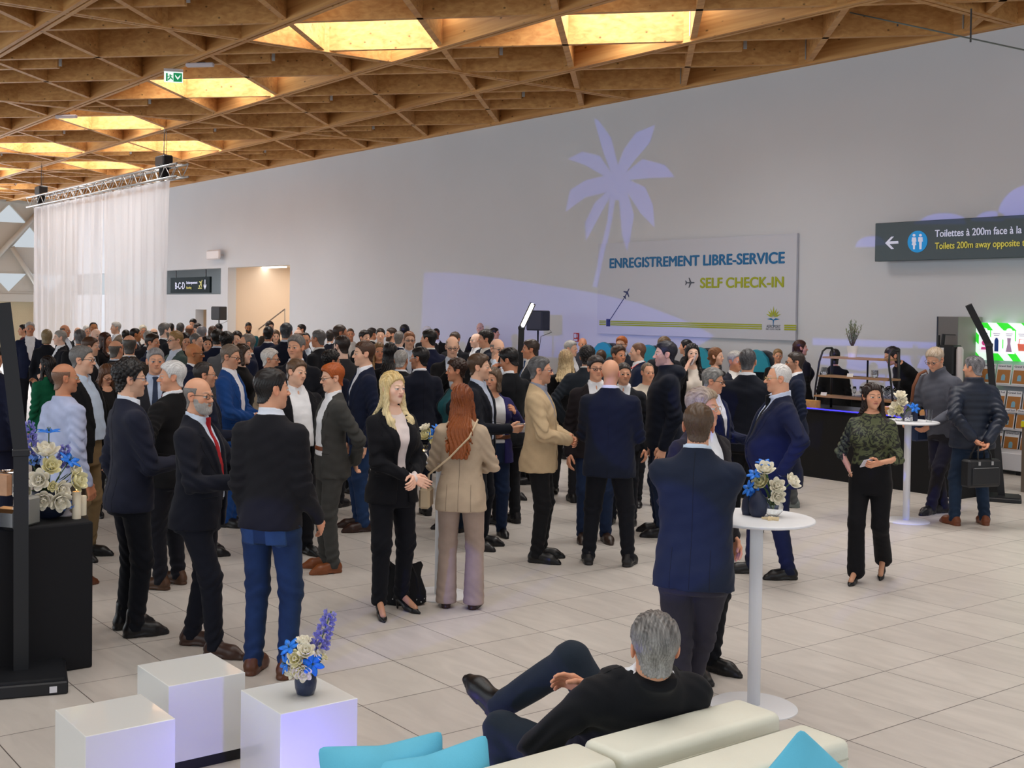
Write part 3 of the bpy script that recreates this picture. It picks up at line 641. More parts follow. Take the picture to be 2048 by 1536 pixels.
    Rw = rotz(rz); info = dict(root=root, h=h, rz=rz, base=A([b[0], b[1], 0]), arms=arms, hand=handpos, hc=hc_, hs=hs, Rh=Rh, Rw=Rw, hz=hz, u=u, Y=Y)
    PEOPLE.append(info); return info
def hand_w(i, s, off=(.09, 0, .03)):             # world point and axes at a hand (off in hand frame, metres)
    w0, Fm, k = i['hand'][s]; p = w0+Fm@(A(off)*k); return i['Rw']@p+i['base'], i['Rw']@Fm
# ---------------------------------------------------------------- the hall
ZC = 6.4
def nodes(m): return m.node_tree.nodes, m.node_tree.links
# floor: 60 cm stone-look tiles
m = mat('floor_tiles', (.6, .56, .52), .34, spec=.45); N, L = nodes(m); b = N['Principled BSDF']
tc = N.new('ShaderNodeTexCoord'); mp = N.new('ShaderNodeMapping'); mp.inputs['Location'].default_value = (4.88, -5.83, 0); L.new(tc.outputs['Object'], mp.inputs[0])
br = N.new('ShaderNodeTexBrick'); br.offset = 0; br.squash = 1; br.inputs['Scale'].default_value = 1; br.inputs['Brick Width'].default_value = .6; br.inputs['Row Height'].default_value = .6; br.inputs['Mortar Size'].default_value = .0034; br.inputs['Mortar Smooth'].default_value = .2
br.inputs['Color1'].default_value = (.585, .545, .50, 1); br.inputs['Color2'].default_value = (.54, .50, .46, 1); br.inputs['Mortar'].default_value = (.12, .105, .095, 1); L.new(mp.outputs[0], br.inputs['Vector'])
mp2 = N.new('ShaderNodeMapping'); mp2.inputs['Scale'].default_value = (1.2, 4.5, 1); mp2.inputs['Rotation'].default_value = (0, 0, .5); L.new(tc.outputs['Object'], mp2.inputs[0])
nz = N.new('ShaderNodeTexNoise'); nz.inputs['Scale'].default_value = 1.6; nz.inputs['Detail'].default_value = 9; nz.inputs['Distortion'].default_value = 1.2; L.new(mp2.outputs[0], nz.inputs['Vector'])
rg = N.new('ShaderNodeMapRange'); rg.inputs[1].default_value = .3; rg.inputs[2].default_value = .7; rg.inputs[3].default_value = .92; rg.inputs[4].default_value = 1.07; L.new(nz.outputs[0], rg.inputs[0])
mx = N.new('ShaderNodeMix'); mx.data_type = 'RGBA'; mx.blend_type = 'MULTIPLY'; mx.inputs[0].default_value = 1; L.new(br.outputs[0], mx.inputs[6]); L.new(rg.outputs[0], mx.inputs[7]); L.new(mx.outputs[2], b.inputs['Base Color'])
X0, X1, Y0 = -51., 9., -9.
tag(MB().box((X0-.3, Y0, -.2), (X1, 24, 0)).build('floor', m), kind='structure')

white = mat('white_wall', hexc('d2d7df'), .85, var=.02, vscale=.6)
# back wall with the wide doorway, a low passage and the strip window
dx0, dx1, dz = -35.72, -31.47, 3.40; wx0, wx1, wz0, wz1 = -50.6, -36.25, 2.53, 3.40
qa, qb = onwall(391, 619)[0], onwall(413, 619)[0]; pz = onwall(400, 619)[2]
w = MB()
def wb(x0, x1, z0, z1): w.box((x0, 17, z0), (x1, 17.3, z1))
wb(X0, X1, dz, ZC+.7); wb(dx1, X1, 0, dz); wb(wx1, dx0, pz, dz); wb(qb, dx0, 0, pz); wb(wx0, wx1, 0, wz0-.0) if False else None
wb(X0, qa, 0, wz0); wb(qa, wx1, pz, wz0); wb(X0, wx0, wz0, wz1)
tag(w.build('wall_back', white), kind='structure')
# rooms behind the openings
beige = mat('beige_wall', hexc('e6d6c4'), .85)
w = MB(); w.box((dx0-.3, 17.3, 0), (dx0-.1, 20.5, 3.6)); w.box((dx0-.1, 20.5, 0), (dx1+1.5, 20.7, 3.6)); w.box((dx1+.02, 17.3, 0), (dx1+.2, 20.5, 3.6)); w.box((qa-.6, 17.3, 0), (qa-.4, 20.5, 2.5)); w.box((qa-.6, 20.5, 0), (dx0-.3, 20.7, 2.5))
tag(w.build('wall_corridor', beige), kind='structure')
tag(MB().box((dx0-.1, 17.31, 3.46), (dx1+.2, 20.7, 3.6)).build('ceiling_corridor', mat('corridor_ceiling', hexc('e8e2da'), .9)), kind='structure')
tag(MB().box((-51, 17.31, 2.42), (dx0-.32, 21.0, 2.52)).box((-51, 21.0, 2.2), (dx0-.32, 21.2, 3.9)).build('wall_gallery', mat('gallery_wall', hexc('b8bcbe'), .8)), kind='structure')
tag(MB().box((-51, 17.31, 3.75), (dx0-.32, 21.2, 3.9)).build('ceiling_gallery', mat('gallery_ceiling', hexc('4a4642'), .5, metal=.3)), kind='structure')
area('corridor_light', (-33.6, 19, 3.4), (-33.6, 19, 0), 2.5, 1.5, 60, (1, .86, .72))
l = area('passage_light', (-38, 19, 2.1), (-38, 20, 0), 1, 1, 32, (1, .84, .66))
area('gallery_light', (-42, 18.5, 3.7), (-42, 19, 0), 4, 1, 70, (.95, .98, 1))
cl = MB().box((onwall(530, 531, 18.4)[0], 18.3, 3.42), (onwall(568, 531, 18.4)[0], 18.5, 3.46)).build('corridor_lamp', mat('lamp_white', (1, 1, 1), .5, emit=(1, .95, .88), es=6)); tag(cl, 'slim white ceiling lamp at the top of the wide doorway', 'ceiling lamp')
# stair handrail in the doorway
hr = MB(); a0, a1 = onwall(505, 668, 18.2), onwall(570, 618, 18.2); a2 = A([a1[0]+.02, 18.2, 0]); st = mat('steel_rail', hexc('8d8680'), .35, metal=.8)
ro = empty('stair_handrail', (a1[0], 18.2, 0)); tag(ro, 'slim metal handrail rising to the right inside the wide doorway', 'handrail')
def rel(ps, o): return [A(p)-A(o.location) for p in ps]
MB().tube(rel([a0+(a0-a1)*.6, a0, a1], ro), .022, 8).build('rail', st, ro, True)
for k in (0, .55, 1.1): 
    p = a1+(a0-a1)*k; MB().tube(rel([[p[0], 18.2, 0], p], ro), .018, 8).build('post', st, ro, True)
w = MB()
for k in range(6): w.box((dx0+.2+k*.45, 18.0, 0), (dx1, 20.4, .02+.17*k))
tag(w.build('floor_stairs', beige), kind='structure')

# far end: white triangulated facade with triangular panes
def sw(u, v, s=-51.):
    d = ray(u, v); return CAMP+d*(s/d[0])
zr = [sw(20, v)[2] for v in (405, 447, 496, 545, 588)]
fac = MB(); pane = MB(); strut = MB(); tw = 1.72; y_ref = sw(17, 408)[1]
panew = mat('facade_panel', hexc('c9c8c2'), .8); glass = mat('facade_glass', (.9, .95, .95), .05, trans=.9, alpha=.25)
GL = []
rows = list(zip(zr[:-1], zr[1:]))
for ri, (zt, zb) in enumerate(rows):
    for k in range(-18, 5):
        off = .5*tw*(ri % 2); yl = y_ref+k*tw+off
        up = [(-51, yl-tw/2, zb), (-51, yl+tw/2, zb), (-51, yl, zt)]; dn = [(-51, yl, zt), (-51, yl+tw, zt), (-51, yl+tw/2, zb)]
        win_up = ri in (0, 1) and k % 2 == 0; win_dn = ri == 3 and True
        for tri, win in ((up, win_up), (dn, win_dn)):
            if min(p[1] for p in tri) > 17 or max(p[1] for p in tri) < Y0: continue
            tri = [(p[0], min(max(p[1], Y0), 17.), p[2]) for p in tri]
            if not win: fac.poly(tri, (.12, 0, 0))
            else:
                c = np.mean(tri, 0); ins = [tuple(c+(A(p)-c)*.86) for p in tri]
                for i in range(3): fac.poly([tri[i], tri[(i+1) % 3], ins[(i+1) % 3], ins[i]], (.14, 0, 0))
                GL.append([tuple(A(p)+A([.03, 0, 0])) for p in ins])
fo = tag(fac.build('wall_left', panew), kind='structure')
fac2 = MB(); fac2.box((-51.05, Y0, zr[0]-.02), (-50.7, 17, ZC+.7)); fac2.box((-51.05, Y0, zr[-1]-.32), (-50.8, 17, zr[-1])); fac2.box((-51, Y0, 2.45), (-50.85, 17, 2.62))
for k in range(12): fac2.box((-51, 15.6-k*2.3-.08, 0), (-50.85, 15.6-k*2.3+.08, 2.62))
fac2.build('facade_frame', panew, fo)
for i in range(2):                                # white diagonal struts in front of the panels
    p, q = (sw(72, 425), sw(-25, 530)) if i == 0 else (sw(20, 495), sw(75, 580)); MB().tube([p+A([.3, 0, 0]), q+A([.3, 0, 0])], .11, 8).build('strut', panew, fo, True)
wn = MB()
for t in GL: wn.add(t, [(0, 1, 2)])
tag(wn.build('window_1', glass), kind='structure')
tag(MB().box((-51.3, Y0, 0), (-51.2, 17, 2.45)).build('door_1', mat('beige_blind', hexc('c9bb9c'), .8, var=.06, vscale=30)), kind='structure')

# ---- timber lattice ceiling
def wood(name, ca, cb, rot=(0, 0, 0)):
    m = mat(name, ca, .55, spec=.35); N, L = nodes(m); b = N['Principled BSDF']; tc = N.new('ShaderNodeTexCoord')
    mp = N.new('ShaderNodeMapping'); mp.inputs['Rotation'].default_value = rot; mp.inputs['Scale'].default_value = (.35, 6, 9); L.new(tc.outputs['Object'], mp.inputs[0])
    n = N.new('ShaderNodeTexNoise'); n.inputs['Scale'].default_value = 1.6; n.inputs['Detail'].default_value = 7; n.inputs['Distortion'].default_value = .5; L.new(mp.outputs[0], n.inputs['Vector'])
    cr = N.new('ShaderNodeValToRGB'); cr.color_ramp.elements[0].position = .3; cr.color_ramp.elements[0].color = (*ca, 1); cr.color_ramp.elements[1].position = .7; cr.color_ramp.elements[1].color = (*cb, 1); L.new(n.outputs[0], cr.inputs[0])
    mp2 = N.new('ShaderNodeMapping'); mp2.inputs['Rotation'].default_value = rot; mp2.inputs['Scale'].default_value = (3.2, 6.5, 6.5); L.new(tc.outputs['Object'], mp2.inputs[0])
    v = N.new('ShaderNodeTexVoronoi'); v.inputs['Scale'].default_value = 1; L.new(mp2.outputs[0], v.inputs['Vector'])
    k = N.new('ShaderNodeMapRange'); k.inputs[1].default_value = .05; k.inputs[2].default_value = .13; k.inputs[3].default_value = .3; k.inputs[4].default_value = 1; L.new(v.outputs['Distance'], k.inputs[0])
    mx = N.new('ShaderNodeMix'); mx.data_type = 'RGBA'; mx.blend_type = 'MULTIPLY'; mx.inputs[0].default_value = 1; L.new(cr.outputs[0], mx.inputs[6]); L.new(k.outputs[0], mx.inputs[7]); L.new(mx.outputs[2], b.inputs['Base Color'])
    return m
WA, WB_ = hexc('b9834a'), hexc('d8a769')
wx = wood('glulam_along', WA, WB_); wy = wood('glulam_across', WA, WB_, (0, 0, math.pi/2)); wp = wood('glulam_diagonal', WA, WB_, (0, 0, -math.pi/4)); wq = wood('glulam_diagonal_back', WA, WB_, (0, 0, math.pi/4))
p_ = 2.83; CX0, CX1, CY0, CY1 = X0, 7.0, -7.0, 17.0
sky_cells = [(-16.5, 9.93), (-22.2, 9.93), (-27.8, 9.93), (-33.5, 9.93), (-39.2, 9.93), (-13.7, 12.76), (-30.7, 12.76), (-36.3, 12.76), (-45, 11.3), (-5.2, 12.76), (-8, 9.93)]+[(x, y) for x in (-8, -5.2, -2.35, .5) for y in (7.1, 4.27)]+[(-5.2, 1.44), (-2.35, 1.44), (.5, 1.44), (-8, 1.44)]  # cells nearest the camera are unseen openings added for top light
dk = MB(); st_ = p_/2; i0 = int((CX0+18.7)/st_)-1
for i in range(i0, int((CX1+18.7)/st_)+1):
    for j in range(-1, int((17-CY0)/st_)+1):
        xa, ya = -18.7+i*st_, 17-j*st_; c = (xa+st_/2, ya-st_/2)
        if any(abs(c[0]-s[0]) < st_*1.02 and abs(c[1]-s[1]) < st_*1.02 for s in sky_cells): continue
        dk.quad((xa, ya, ZC+.60), (xa, ya-st_, ZC+.60), (xa+st_, ya-st_, ZC+.60), (xa+st_, ya, ZC+.60))
ceil = tag(dk.build('ceiling', mat('deck_boards', hexc('8a6238'), .7)), kind='structure')
def beam(x0, y0, x1, y1, th, zb, hh, m, double=0):
    d = A([x1-x0, y1-y0, 0.]); L_ = np.linalg.norm(d); d /= L_; nrm = A([-d[1], d[0], 0]); b = MB()
    for o in ((0,) if not double else (-double, double)):
        a = A([x0, y0, 0])+nrm*o; c = A([x1, y1, 0])+nrm*o; h_ = nrm*th/2
        b.poly([a-h_+[0, 0, zb], a+h_+[0, 0, zb], c+h_+[0, 0, zb], c-h_+[0, 0, zb]], (0, 0, hh))
    return b.build('beam', m, ceil)
for k in range(0, 9): beam(CX0, 16.95-p_*k, CX1, 16.95-p_*k, .075, ZC-.02, .62, wx, .055)
for x in (-46.6, -38.1, -34.3, -25.6, -17.26, -9.38, -.3): beam(x, CY0, x, 16.9, .075, ZC-.015, .6, wy, .055)
for sgn, m in ((1, wp), (-1, wq)):
    for k in range(-30, 30):                      # lines x+sgn*(y) = const through the lattice nodes
        c = -18.7+sgn*17+p_*k; pts = []
        xa, xb = c-sgn*CY0, c-sgn*CY1; lo_, hi_ = min(xa, xb), max(xa, xb)
        lo_, hi_ = max(lo_, CX0), min(hi_, CX1)
        if hi_-lo_ < 1: continue
        beam(lo_, sgn*(c-lo_), hi_, sgn*(c-hi_), .10, ZC+.012, .56, m)
# second, shorter boards bolted beside the diagonals, and steel connector plates
bd = MB(); pl = MB()
for k in range(-14, 8):
    for j in range(0, 6):
        xn, yn = -18.7+p_*k, 17-p_*j
        if yn < 3 or xn > 0: continue
        d = A([1, 1, 0])/math.sqrt(2); nr = A([1, -1, 0])/math.sqrt(2); c = A([xn-p_*.25, yn-p_*.75+.0, 0])+nr*.11
        if (k+j) % 2 == 0:
            a, e = c-d*.82, c+d*.82; h_ = nr*.05; bd.poly([a-h_+[0, 0, ZC+.03], a+h_+[0, 0, ZC+.03], e+h_+[0, 0, ZC+.03], e-h_+[0, 0, ZC+.03]], (0, 0, .5))
            for t in (a-d*.05, e+d*.05): pl.box((-.028, -.01, ZC+.06), (.028, .01, ZC+.46), R=rotz(math.pi/4), o=(t[0]+nr[0]*.03, t[1]+nr[1]*.03, 0))
        pl.box((-.05, -.05, ZC+.05), (-.03, .05, ZC+.5), o=(xn+.16, yn-.16, 0))
bd.build('splice_board', wq, ceil); pl.build('connector_plate', mat('zinc_plate', hexc('b5b8ba'), .4, metal=.8), ceil)
for i, (x, y) in enumerate(sky_cells):            # daylight through the roof lights, with unseen ones added near the camera
    area('skylight_and_fill', (x, y, ZC+(.85 if y > 8 else 1.5)), (x, y, 0), 2.6, 2.6, SKYP*(1 if y > 8 else .19), (1, .96, .91) if y > 8 else (1, .97, .92), 150)

# ---- truss with sheer curtains, hoists and chains
ty, tz = 11.2, 5.16; alu = mat('aluminium', hexc('b9bbbd'), .35, metal=.9); tx0, tx1 = -37.7, -26.0
tr = empty('lighting_truss', (-32, ty, 0)); tag(tr, 'long aluminium lattice truss hung under the timber ceiling above the sheer curtain', 'truss')
ch = [(ty-.145, tz), (ty+.145, tz), (ty-.145, tz+.29), (ty+.145, tz+.29)]
for y, z in ch: MB().tube([(tx0+32, y-ty, z), (tx1+32, y-ty, z)], .025, 8).build('chord', alu, tr, True)
b1 = MB(); n = 34
for i in range(n):
    xa, xb = tx0+32+(tx1-tx0)*i/n, tx0+32+(tx1-tx0)*(i+1)/n; u_ = i % 2
    for (y0, z0), (y1, z1) in ((ch[0], ch[2]), (ch[1], ch[3]), (ch[2], ch[3]), (ch[0], ch[1])):
        pa, pb = ((y0, z0), (y1, z1)) if u_ else ((y1, z1), (y0, z0)); b1.tube([(xa, pa[0]-ty, pa[1]), (xb, pb[0]-ty, pb[1])], .011, 5)
b1.build('bracing', alu, tr, True)
blackp = mat('black_powder', hexc('17181c'), .45); chainm = mat('steel_chain', hexc('55585c'), .4, metal=.8)
for x, lb in ((-27.11, 'black motor hoist with chain near the right end of the truss'), (-36.7, 'black motor hoist with chain near the left end of the truss')):
    r_ = empty('chain_hoist', (x, ty, tz+.30)); tag(r_, lb, 'chain hoist', 'chain hoists on the truss')
    MB().box((-.26, -.13, .03), (.26, .13, .28), bev=.03).build('motor_housing', blackp, r_); MB().box((-.10, -.09, -.26), (.12, .09, .03), bev=.02).build('chain_bag', mat('black_canvas', hexc('101114'), .9), r_)
    MB().tube([(0, 0, .28), (0, 0, .62)], .012, 6).build('hook', chainm, r_, True)
    MB().tube([(.0, 0, .62), (.02, 0, ZC-tz-.30+.05)], .010, 6).build('chain', chainm, r_, True); MB().tube([(.06, .03, .28), (.10, .03, .6), (.05, .02, ZC-tz-.3+.05)], .006, 5).build('chain', chainm, r_, True)
sheer = bpy.data.materials.new('sheer_voile'); sheer.use_nodes = True; N, L = nodes(sheer); N.clear()
o_ = N.new('ShaderNodeOutputMaterial'); t1 = N.new('ShaderNodeBsdfTranslucent'); t2 = N.new('ShaderNodeBsdfDiffuse'); t3 = N.new('ShaderNodeBsdfTransparent'); m1 = N.new('ShaderNodeMixShader'); m2 = N.new('ShaderNodeMixShader')
t1.inputs[0].default_value = (.93, .935, .99, 1); t2.inputs[0].default_value = (.92, .925, .98, 1); m1.inputs[0].default_value = .5; m2.inputs[0].default_value = .26
L.new(t1.outputs[0], m1.inputs[1]); L.new(t2.outputs[0], m1.inputs[2]); L.new(m1.outputs[0], m2.inputs[1]); L.new(t3.outputs[0], m2.inputs[2]); L.new(m2.outputs[0], o_.inputs[0])
def curtain(x0, x1, lab, seed, gather):
    nx, nz = int((x1-x0)/.035), 26; v = []; r = random.Random(seed); ph = [r.random()*6 for _ in range(6)]
    for j in range(nz):
        t = j/(nz-1); z = tz-.03-t*(tz-.05)
        for i in range(nx):
            s = i/(nx-1); x = x0+(x1-x0)*(s*(1-gather*t)+.5*gather*t); q = (x1-x0)*s
            y = .07*math.sin(q*9+ph[0]+.6*math.sin(q*2.1+ph[1])+t*.8*math.sin(q*1.3+ph[2]))*(.35+.65*t**.5)+.03*math.sin(q*23+ph[3])*(1-.6*t)
            v.append((x, ty+y, z))
    f = A([(j*nx+i, j*nx+i+1, (j+1)*nx+i+1, (j+1)*nx+i) for j in range(nz-1) for i in range(nx-1)])
    o = mesh_obj('curtain', v, f, sheer); tag(o, lab, 'curtain', 'sheer curtains on the truss')
curtain(-37.55, -33.9, 'white sheer curtain panel at the far left of the truss', 1, .10)
curtain(-33.9, -31.3, 'white sheer curtain panel in the middle between two narrow gaps', 2, .14)
curtain(-31.3, -26.75, 'white sheer curtain panel nearest the wide doorway', 3, .05)
# ---------------------------------------------------------------- signs, equipment and furniture
def text_on(s, x0, x1, z0, z1, y, m, parent=None, name='lettering', bold=0, fit=True):
    """lettering on a surface facing -y, cap height z1-z0, stretched to run from x0 to x1"""
    cu = bpy.data.curves.new(name, 'FONT'); cu.body = s; cu.extrude = .0015; cu.materials.append(m); o = bpy.data.objects.new(name, cu); C.objects.link(o)
    bpy.context.view_layer.update(); bb = A([tuple(c) for c in o.bound_box]); w = bb[:, 0].max()-bb[:, 0].min(); cap = .70; sz = (z1-z0)/cap
    sx = (x1-x0)/w if fit else sz; o.scale = (sx, sz, 1); o.rotation_euler = (math.pi/2, 0, 0); off = A(parent.location) if parent else A([0, 0, 0])
    o.location = (x0-bb[:, 0].min()*sx-off[0], y-off[1], z0-off[2])
    me = bpy.data.meshes.new_from_object(o.evaluated_get(bpy.context.evaluated_depsgraph_get()))
    if bold:                                      # heavier strokes: the outline thickened by small shifts, one mesh
        b0 = bmesh.new(); b0.from_mesh(me); b1 = bmesh.new(); vs0 = [v.co.copy() for v in b0.verts]; fs0 = [[v.index for v in f.verts] for f in b0.faces]
        for kk, (dx, dy) in enumerate(((0, 0), (bold*2.2, 0), (-bold*2.2, 0), (0, bold*1.6), (0, -bold*1.6))):
            nv_ = [b1.verts.new((c.x+dx, c.y+dy, c.z+.0012*kk)) for c in vs0]
            for f in fs0: b1.faces.new([nv_[i] for i in f])
        b1.to_mesh(me); b0.free(); b1.free()
    q = bpy.data.objects.new(name, me); C.objects.link(q)
    q.location, q.rotation_euler, q.scale = o.location, o.rotation_euler, o.scale; bpy.data.objects.remove(o)
    if parent: q.parent = parent
    return q
def em(name, hx, e=0, r=.5): return mat(name, hexc(hx), r, emit=hexc(hx) if e else None, es=e)
def plane_icon(c, sz, ang, y):
    P0 = [(1, 0), (.85, .09), (.35, .10), (-.05, .75), (-.22, .75), (.0, .10), (-.5, .08), (-.75, .34), (-.9, .34), (-.78, 0)]
    P0 = P0+[(x, -z) for x, z in P0[-2:0:-1]]; ca, sa = math.cos(ang), math.sin(ang)
    return [(c[0]+sz*(x*ca-z*sa), y, c[2]+sz*(x*sa+z*ca)) for x, z in P0]
# self check-in panel on the wall
sg = empty('check_in_sign', (-15.6, 16.97, 2.6)); tag(sg, 'large white wall panel reading ENREGISTREMENT LIBRE-SERVICE and SELF CHECK-IN', 'sign')
def R_(ps, o): return [tuple(A(p)-A(o.location)) for p in ps]
MB().box((-2.49, -.03, -.92), (2.46, .02, .93)).build('panel', mat('sign_white', hexc('c9cedb'), .6), sg)
blue = em('sign_blue', '0a6ca6'); lime = em('sign_lime', 'a3ad1c'); navy = em('sign_navy', '1d2f6e'); grey = em('sign_grey', '4a5262'); ys = 16.938
def px(u, v): return onwall(u, v, 16.94)
a, b = px(1219.9, 536), px(1568.8, 526); t = px(1220, 517); text_on('ENREGISTREMENT LIBRE-SERVICE', a[0], b[0], a[2], t[2], ys, blue, sg, bold=.016)
a, b, t = px(1401, 575.5), px(1567, 574), px(1401, 556); text_on('SELF CHECK-IN', a[0], b[0], a[2], t[2], ys, lime, sg, bold=.016)
for u, v, s_, an, mm in ((1379.5, 565.5, .125, 0, grey), (1253.5, 587, .125, .95, navy)):
    m = MB(); m.poly(R_(plane_icon(px(u, v), s_, an, ys), sg), (0, -.003, 0)); m.build('aeroplane_mark', mm, sg)
a, b = px(1218, 643), px(1250, 594); d = (b-a)/np.linalg.norm(b-a); MB().tube(R_([a+[0, -.004, 0], b+[0, -.004, 0]], sg), .008, 4).build('flight_line', navy, sg)
c = px(1216.6, 645.3); MB().box((c[0]-.055-sg.location.x, -.036, c[2]-.075-2.6), (c[0]+.055-sg.location.x, -.028, c[2]+.075-2.6)).build('square_mark', navy, sg)
m = MB()
for v in (643.5, 647, 650.5):
    z = px(1260, v)[2]-2.6
    for ua, ub in ((1199, 1212), (1221, 1524), (1569, 1593)): m.box((px(ua, 645)[0]+15.6, -.036, z-.012), (px(ub, 645)[0]+15.6, -.030, z+.012))
m.build('stripes', lime, sg)
c = px(1547, 635); m = MB(); m2 = MB()
for k in range(7):
    an = math.pi*(.12+.76*k/6); dx_, dz_ = math.cos(an), math.sin(an); L_ = .17 if k != 3 else .2
    p = lambda t, s_: (c[0]+dx_*L_*t-dz_*s_, ys, c[2]+dz_*L_*t+dx_*s_)
    m.poly(R_([p(.12, 0), p(.5, .016), p(1, 0), p(.5, -.016)], sg), (0, -.003, 0))
for s_ in (-1, 1): m2.poly(R_([(c[0], ys, c[2]-.17), (c[0]+s_*.012, ys, c[2]-.05), (c[0]+s_*.14, ys, c[2]-.03), (c[0]+s_*.05, ys, c[2]-.01), (c[0], ys, c[2]-.04)], sg), (0, -.003, 0))
m.build('palm_emblem', lime, sg); m2.build('palm_trunk_emblem', blue, sg)
a, b, t = px(1533, 655.5), px(1561, 656), px(1533, 649.5); text_on('AEROPORT', a[0], b[0], a[2], t[2], ys, grey, sg)
a, b, t = px(1532, 659.5), px(1561, 660), px(1532, 656.6); text_on("NICE COTE D'AZUR", a[0], b[0], a[2], t[2], ys, grey, sg)
# toilets sign, standing off the wall on two brackets
tsn = empty('toilet_sign', (-10, 16.80, 3.3)); tag(tsn, 'long dark grey sign reading Toilettes à 200m with a blue toilet symbol', 'sign'); yt = 16.735; wsg = em('sign_face_white', 'd8dcf4', .25); ysg = em('sign_face_yellow', 'd8d060', .2)
MB().box((-1.48, -.06, -.305), (2.7, .06, .305), bev=.008).build('panel', mat('sign_slate', hexc('45545c'), .35), tsn)
for x in (-1.0, 2.0): MB().box((x-.04, .06, -.05), (x+.04, .20, .05)).build('bracket', blackp, tsn)
def tp(u, v): return onwall(u, v, 16.735)
def icon(pts, nm, mm): 
    m = MB(); m.poly(R_([tp(u, v)*A([1, 0, 1])+A([0, yt, 0]) for u, v in pts], tsn), (0, -.004, 0)); m.build(nm, mm, tsn)
Z = lambda u, v: (1700+u*.16992, 400+v*.16992)
icon([Z(*q) for q in [(415, 508), (487, 432), (518, 430), (466, 487), (568, 482), (572, 512), (466, 520), (518, 574), (487, 578)]], 'arrow', wsg)
c = tp(1835, 483.2); MB().lathe([(.005, 0), (.168, 0), (.168, .006), (.005, .006)], (c[0]+10, -.062, c[2]-3.3), 32, R=rotx(math.pi/2)).build('toilet_roundel', em('roundel_blue', '1a94dc', .25), tsn)
for uc, dress in ((757, 1), (833, 0)):
    hd = [Z(uc+17*math.cos(t), 415+16*math.sin(t)) for t in [i*math.pi/6 for i in range(12)]]
    bd = [(uc-22, 440), (uc+22, 440), (uc+28, 490), (uc+18, 490), (uc+26, 530), (uc+12, 532), (uc+10, 580), (uc-10, 580), (uc-12, 532), (uc-26, 530), (uc-18, 490), (uc-28, 490)] if dress else [(uc-24, 438), (uc+24, 438), (uc+28, 490), (uc+16, 490), (uc+12, 580), (uc-12, 580), (uc-16, 490), (uc-28, 490)]
    m = MB()
    for pts in (hd, [Z(*q) for q in bd]): m.poly(R_([tp(u, v)*A([1, 0, 1])+A([0, yt-.006, 0]) for u, v in pts], tsn), (0, -.004, 0))
    m.build('figure_pictogram', wsg, tsn)
def line(s, u0, v0, u1, cap, mm):
    a, b = tp(*Z(u0, v0)), tp(*Z(u1, v0-(u1-u0)*.055)); text_on(s, a[0], b[0], a[2], a[2]+cap, yt-.004, mm, tsn, bold=.007)
line('Toilettes à 200m face à la', 1003, 436, 2022, .108, wsg); line('Toilets 200m away opposite the', 1003, 578, 2150, .098, ysg)
# dark sign in the strip window
bs = empty('boarding_sign', (-38.9, 17.5, 2.85)); tag(bs, 'dark hanging sign reading B-C-D with a yellow aeroplane seen through the strip window', 'sign')
def gp(u, v): return onwall(u, v, 17.44)
a, b, t = gp(340, 586), gp(418, 584), gp(418, 553); MB().box((a[0]+38.9, -.04, a[2]-2.85), (b[0]+38.9, .04, t[2]-2.85)).build('panel', mat('sign_dark', hexc('2c383d'), .8, spec=.2), bs)
for x in (a[0]+39.3, b[0]+38.5): MB().box((x-.015, -.015, t[2]-2.85), (x+.015, .015, .9)).build('hanger', blackp, bs)
G = lambda u, v: gp(u*.25, 320+v*.25)
def gt(s, u0, v0, u1, v1, mm):
    a, b = G(u0, v0), G(u1, v1); text_on(s, a[0], b[0], a[2], b[2], 17.44, mm, bs, bold=.01)
gt('B-C-D', 1402, 1032, 1478, 978, wsg); gt('Embarquement', 1492, 992, 1580, 968, wsg); gt('Boarding', 1492, 1030, 1532, 1012, ysg)
m = MB(); m.poly(R_(plane_icon(G(1606, 990), .19, .8, 17.44), bs), (0, -.003, 0)); q = G(1600, 1027); m.box((q[0]-.16+38.9, -.065, q[2]-2.86), (q[0]+.16+38.9, -.06, q[2]-2.83)); m.build('departure_mark', ysg, bs)
q = G(1640, 998); m = MB(); m.poly(R_([(q[0]-.03, 17.44, q[2]+.18), (q[0]-.03, 17.44, q[2]-.05), (q[0]-.11, 17.44, q[2]+.02), (q[0]-.11, 17.44, q[2]-.05), (q[0], 17.44, q[2]-.17), (q[0]+.11, 17.44, q[2]-.05), (q[0]+.11, 17.44, q[2]+.02), (q[0]+.03, 17.44, q[2]-.05), (q[0]+.03, 17.44, q[2]+.18)], bs), (0, -.003, 0)); m.build('arrow', wsg, bs)
# small things on the wall and ceiling
a, b = onwall(415, 520, 16.8), onwall(441, 499, 16.8); r_ = empty('wall_antenna', ((a[0]+b[0])/2, 16.8, (a[2]+b[2])/2)); tag(r_, 'small white rounded box on an arm high on the wall above the strip window', 'antenna box')
w_, h_ = (b[0]-a[0])/2, (b[2]-a[2])/2; MB().box((-w_, -.06, -h_), (w_, .04, h_), bev=.04).build('housing', mat('white_plastic', hexc('dcd6d8'), .5), r_); MB().tube([(w_*.3, .04, 0), (w_*.6, .2, -.02)], .03, 8).build('arm', mat('white_plastic', (.8, .8, .8)), r_, True)
a, b = onwall(1148.5, 683, 16.99), onwall(1158, 666, 16.99); r_ = empty('fire_sign', (a[0], 16.99, a[2])); tag(r_, 'small red and white fire equipment sign on the wall left of the panel', 'sign'); red = em('sign_red', 'b02828')
w_, h_ = b[0]-a[0], b[2]-a[2]; MB().box((0, -.02, 0), (w_, .005, h_)).build('plate', red, r_); m = MB(); m.box((w_*.12, -.024, h_*.42), (w_*.55, -.02, h_*.92)); m.box((w_*.65, -.024, h_*.5), (w_*.85, -.02, h_*.85)); m.box((w_*.12, -.024, h_*.08), (w_*.85, -.02, h_*.3)); m.build('pictogram', mat('sign_white', (.8, .8, .8)), r_)
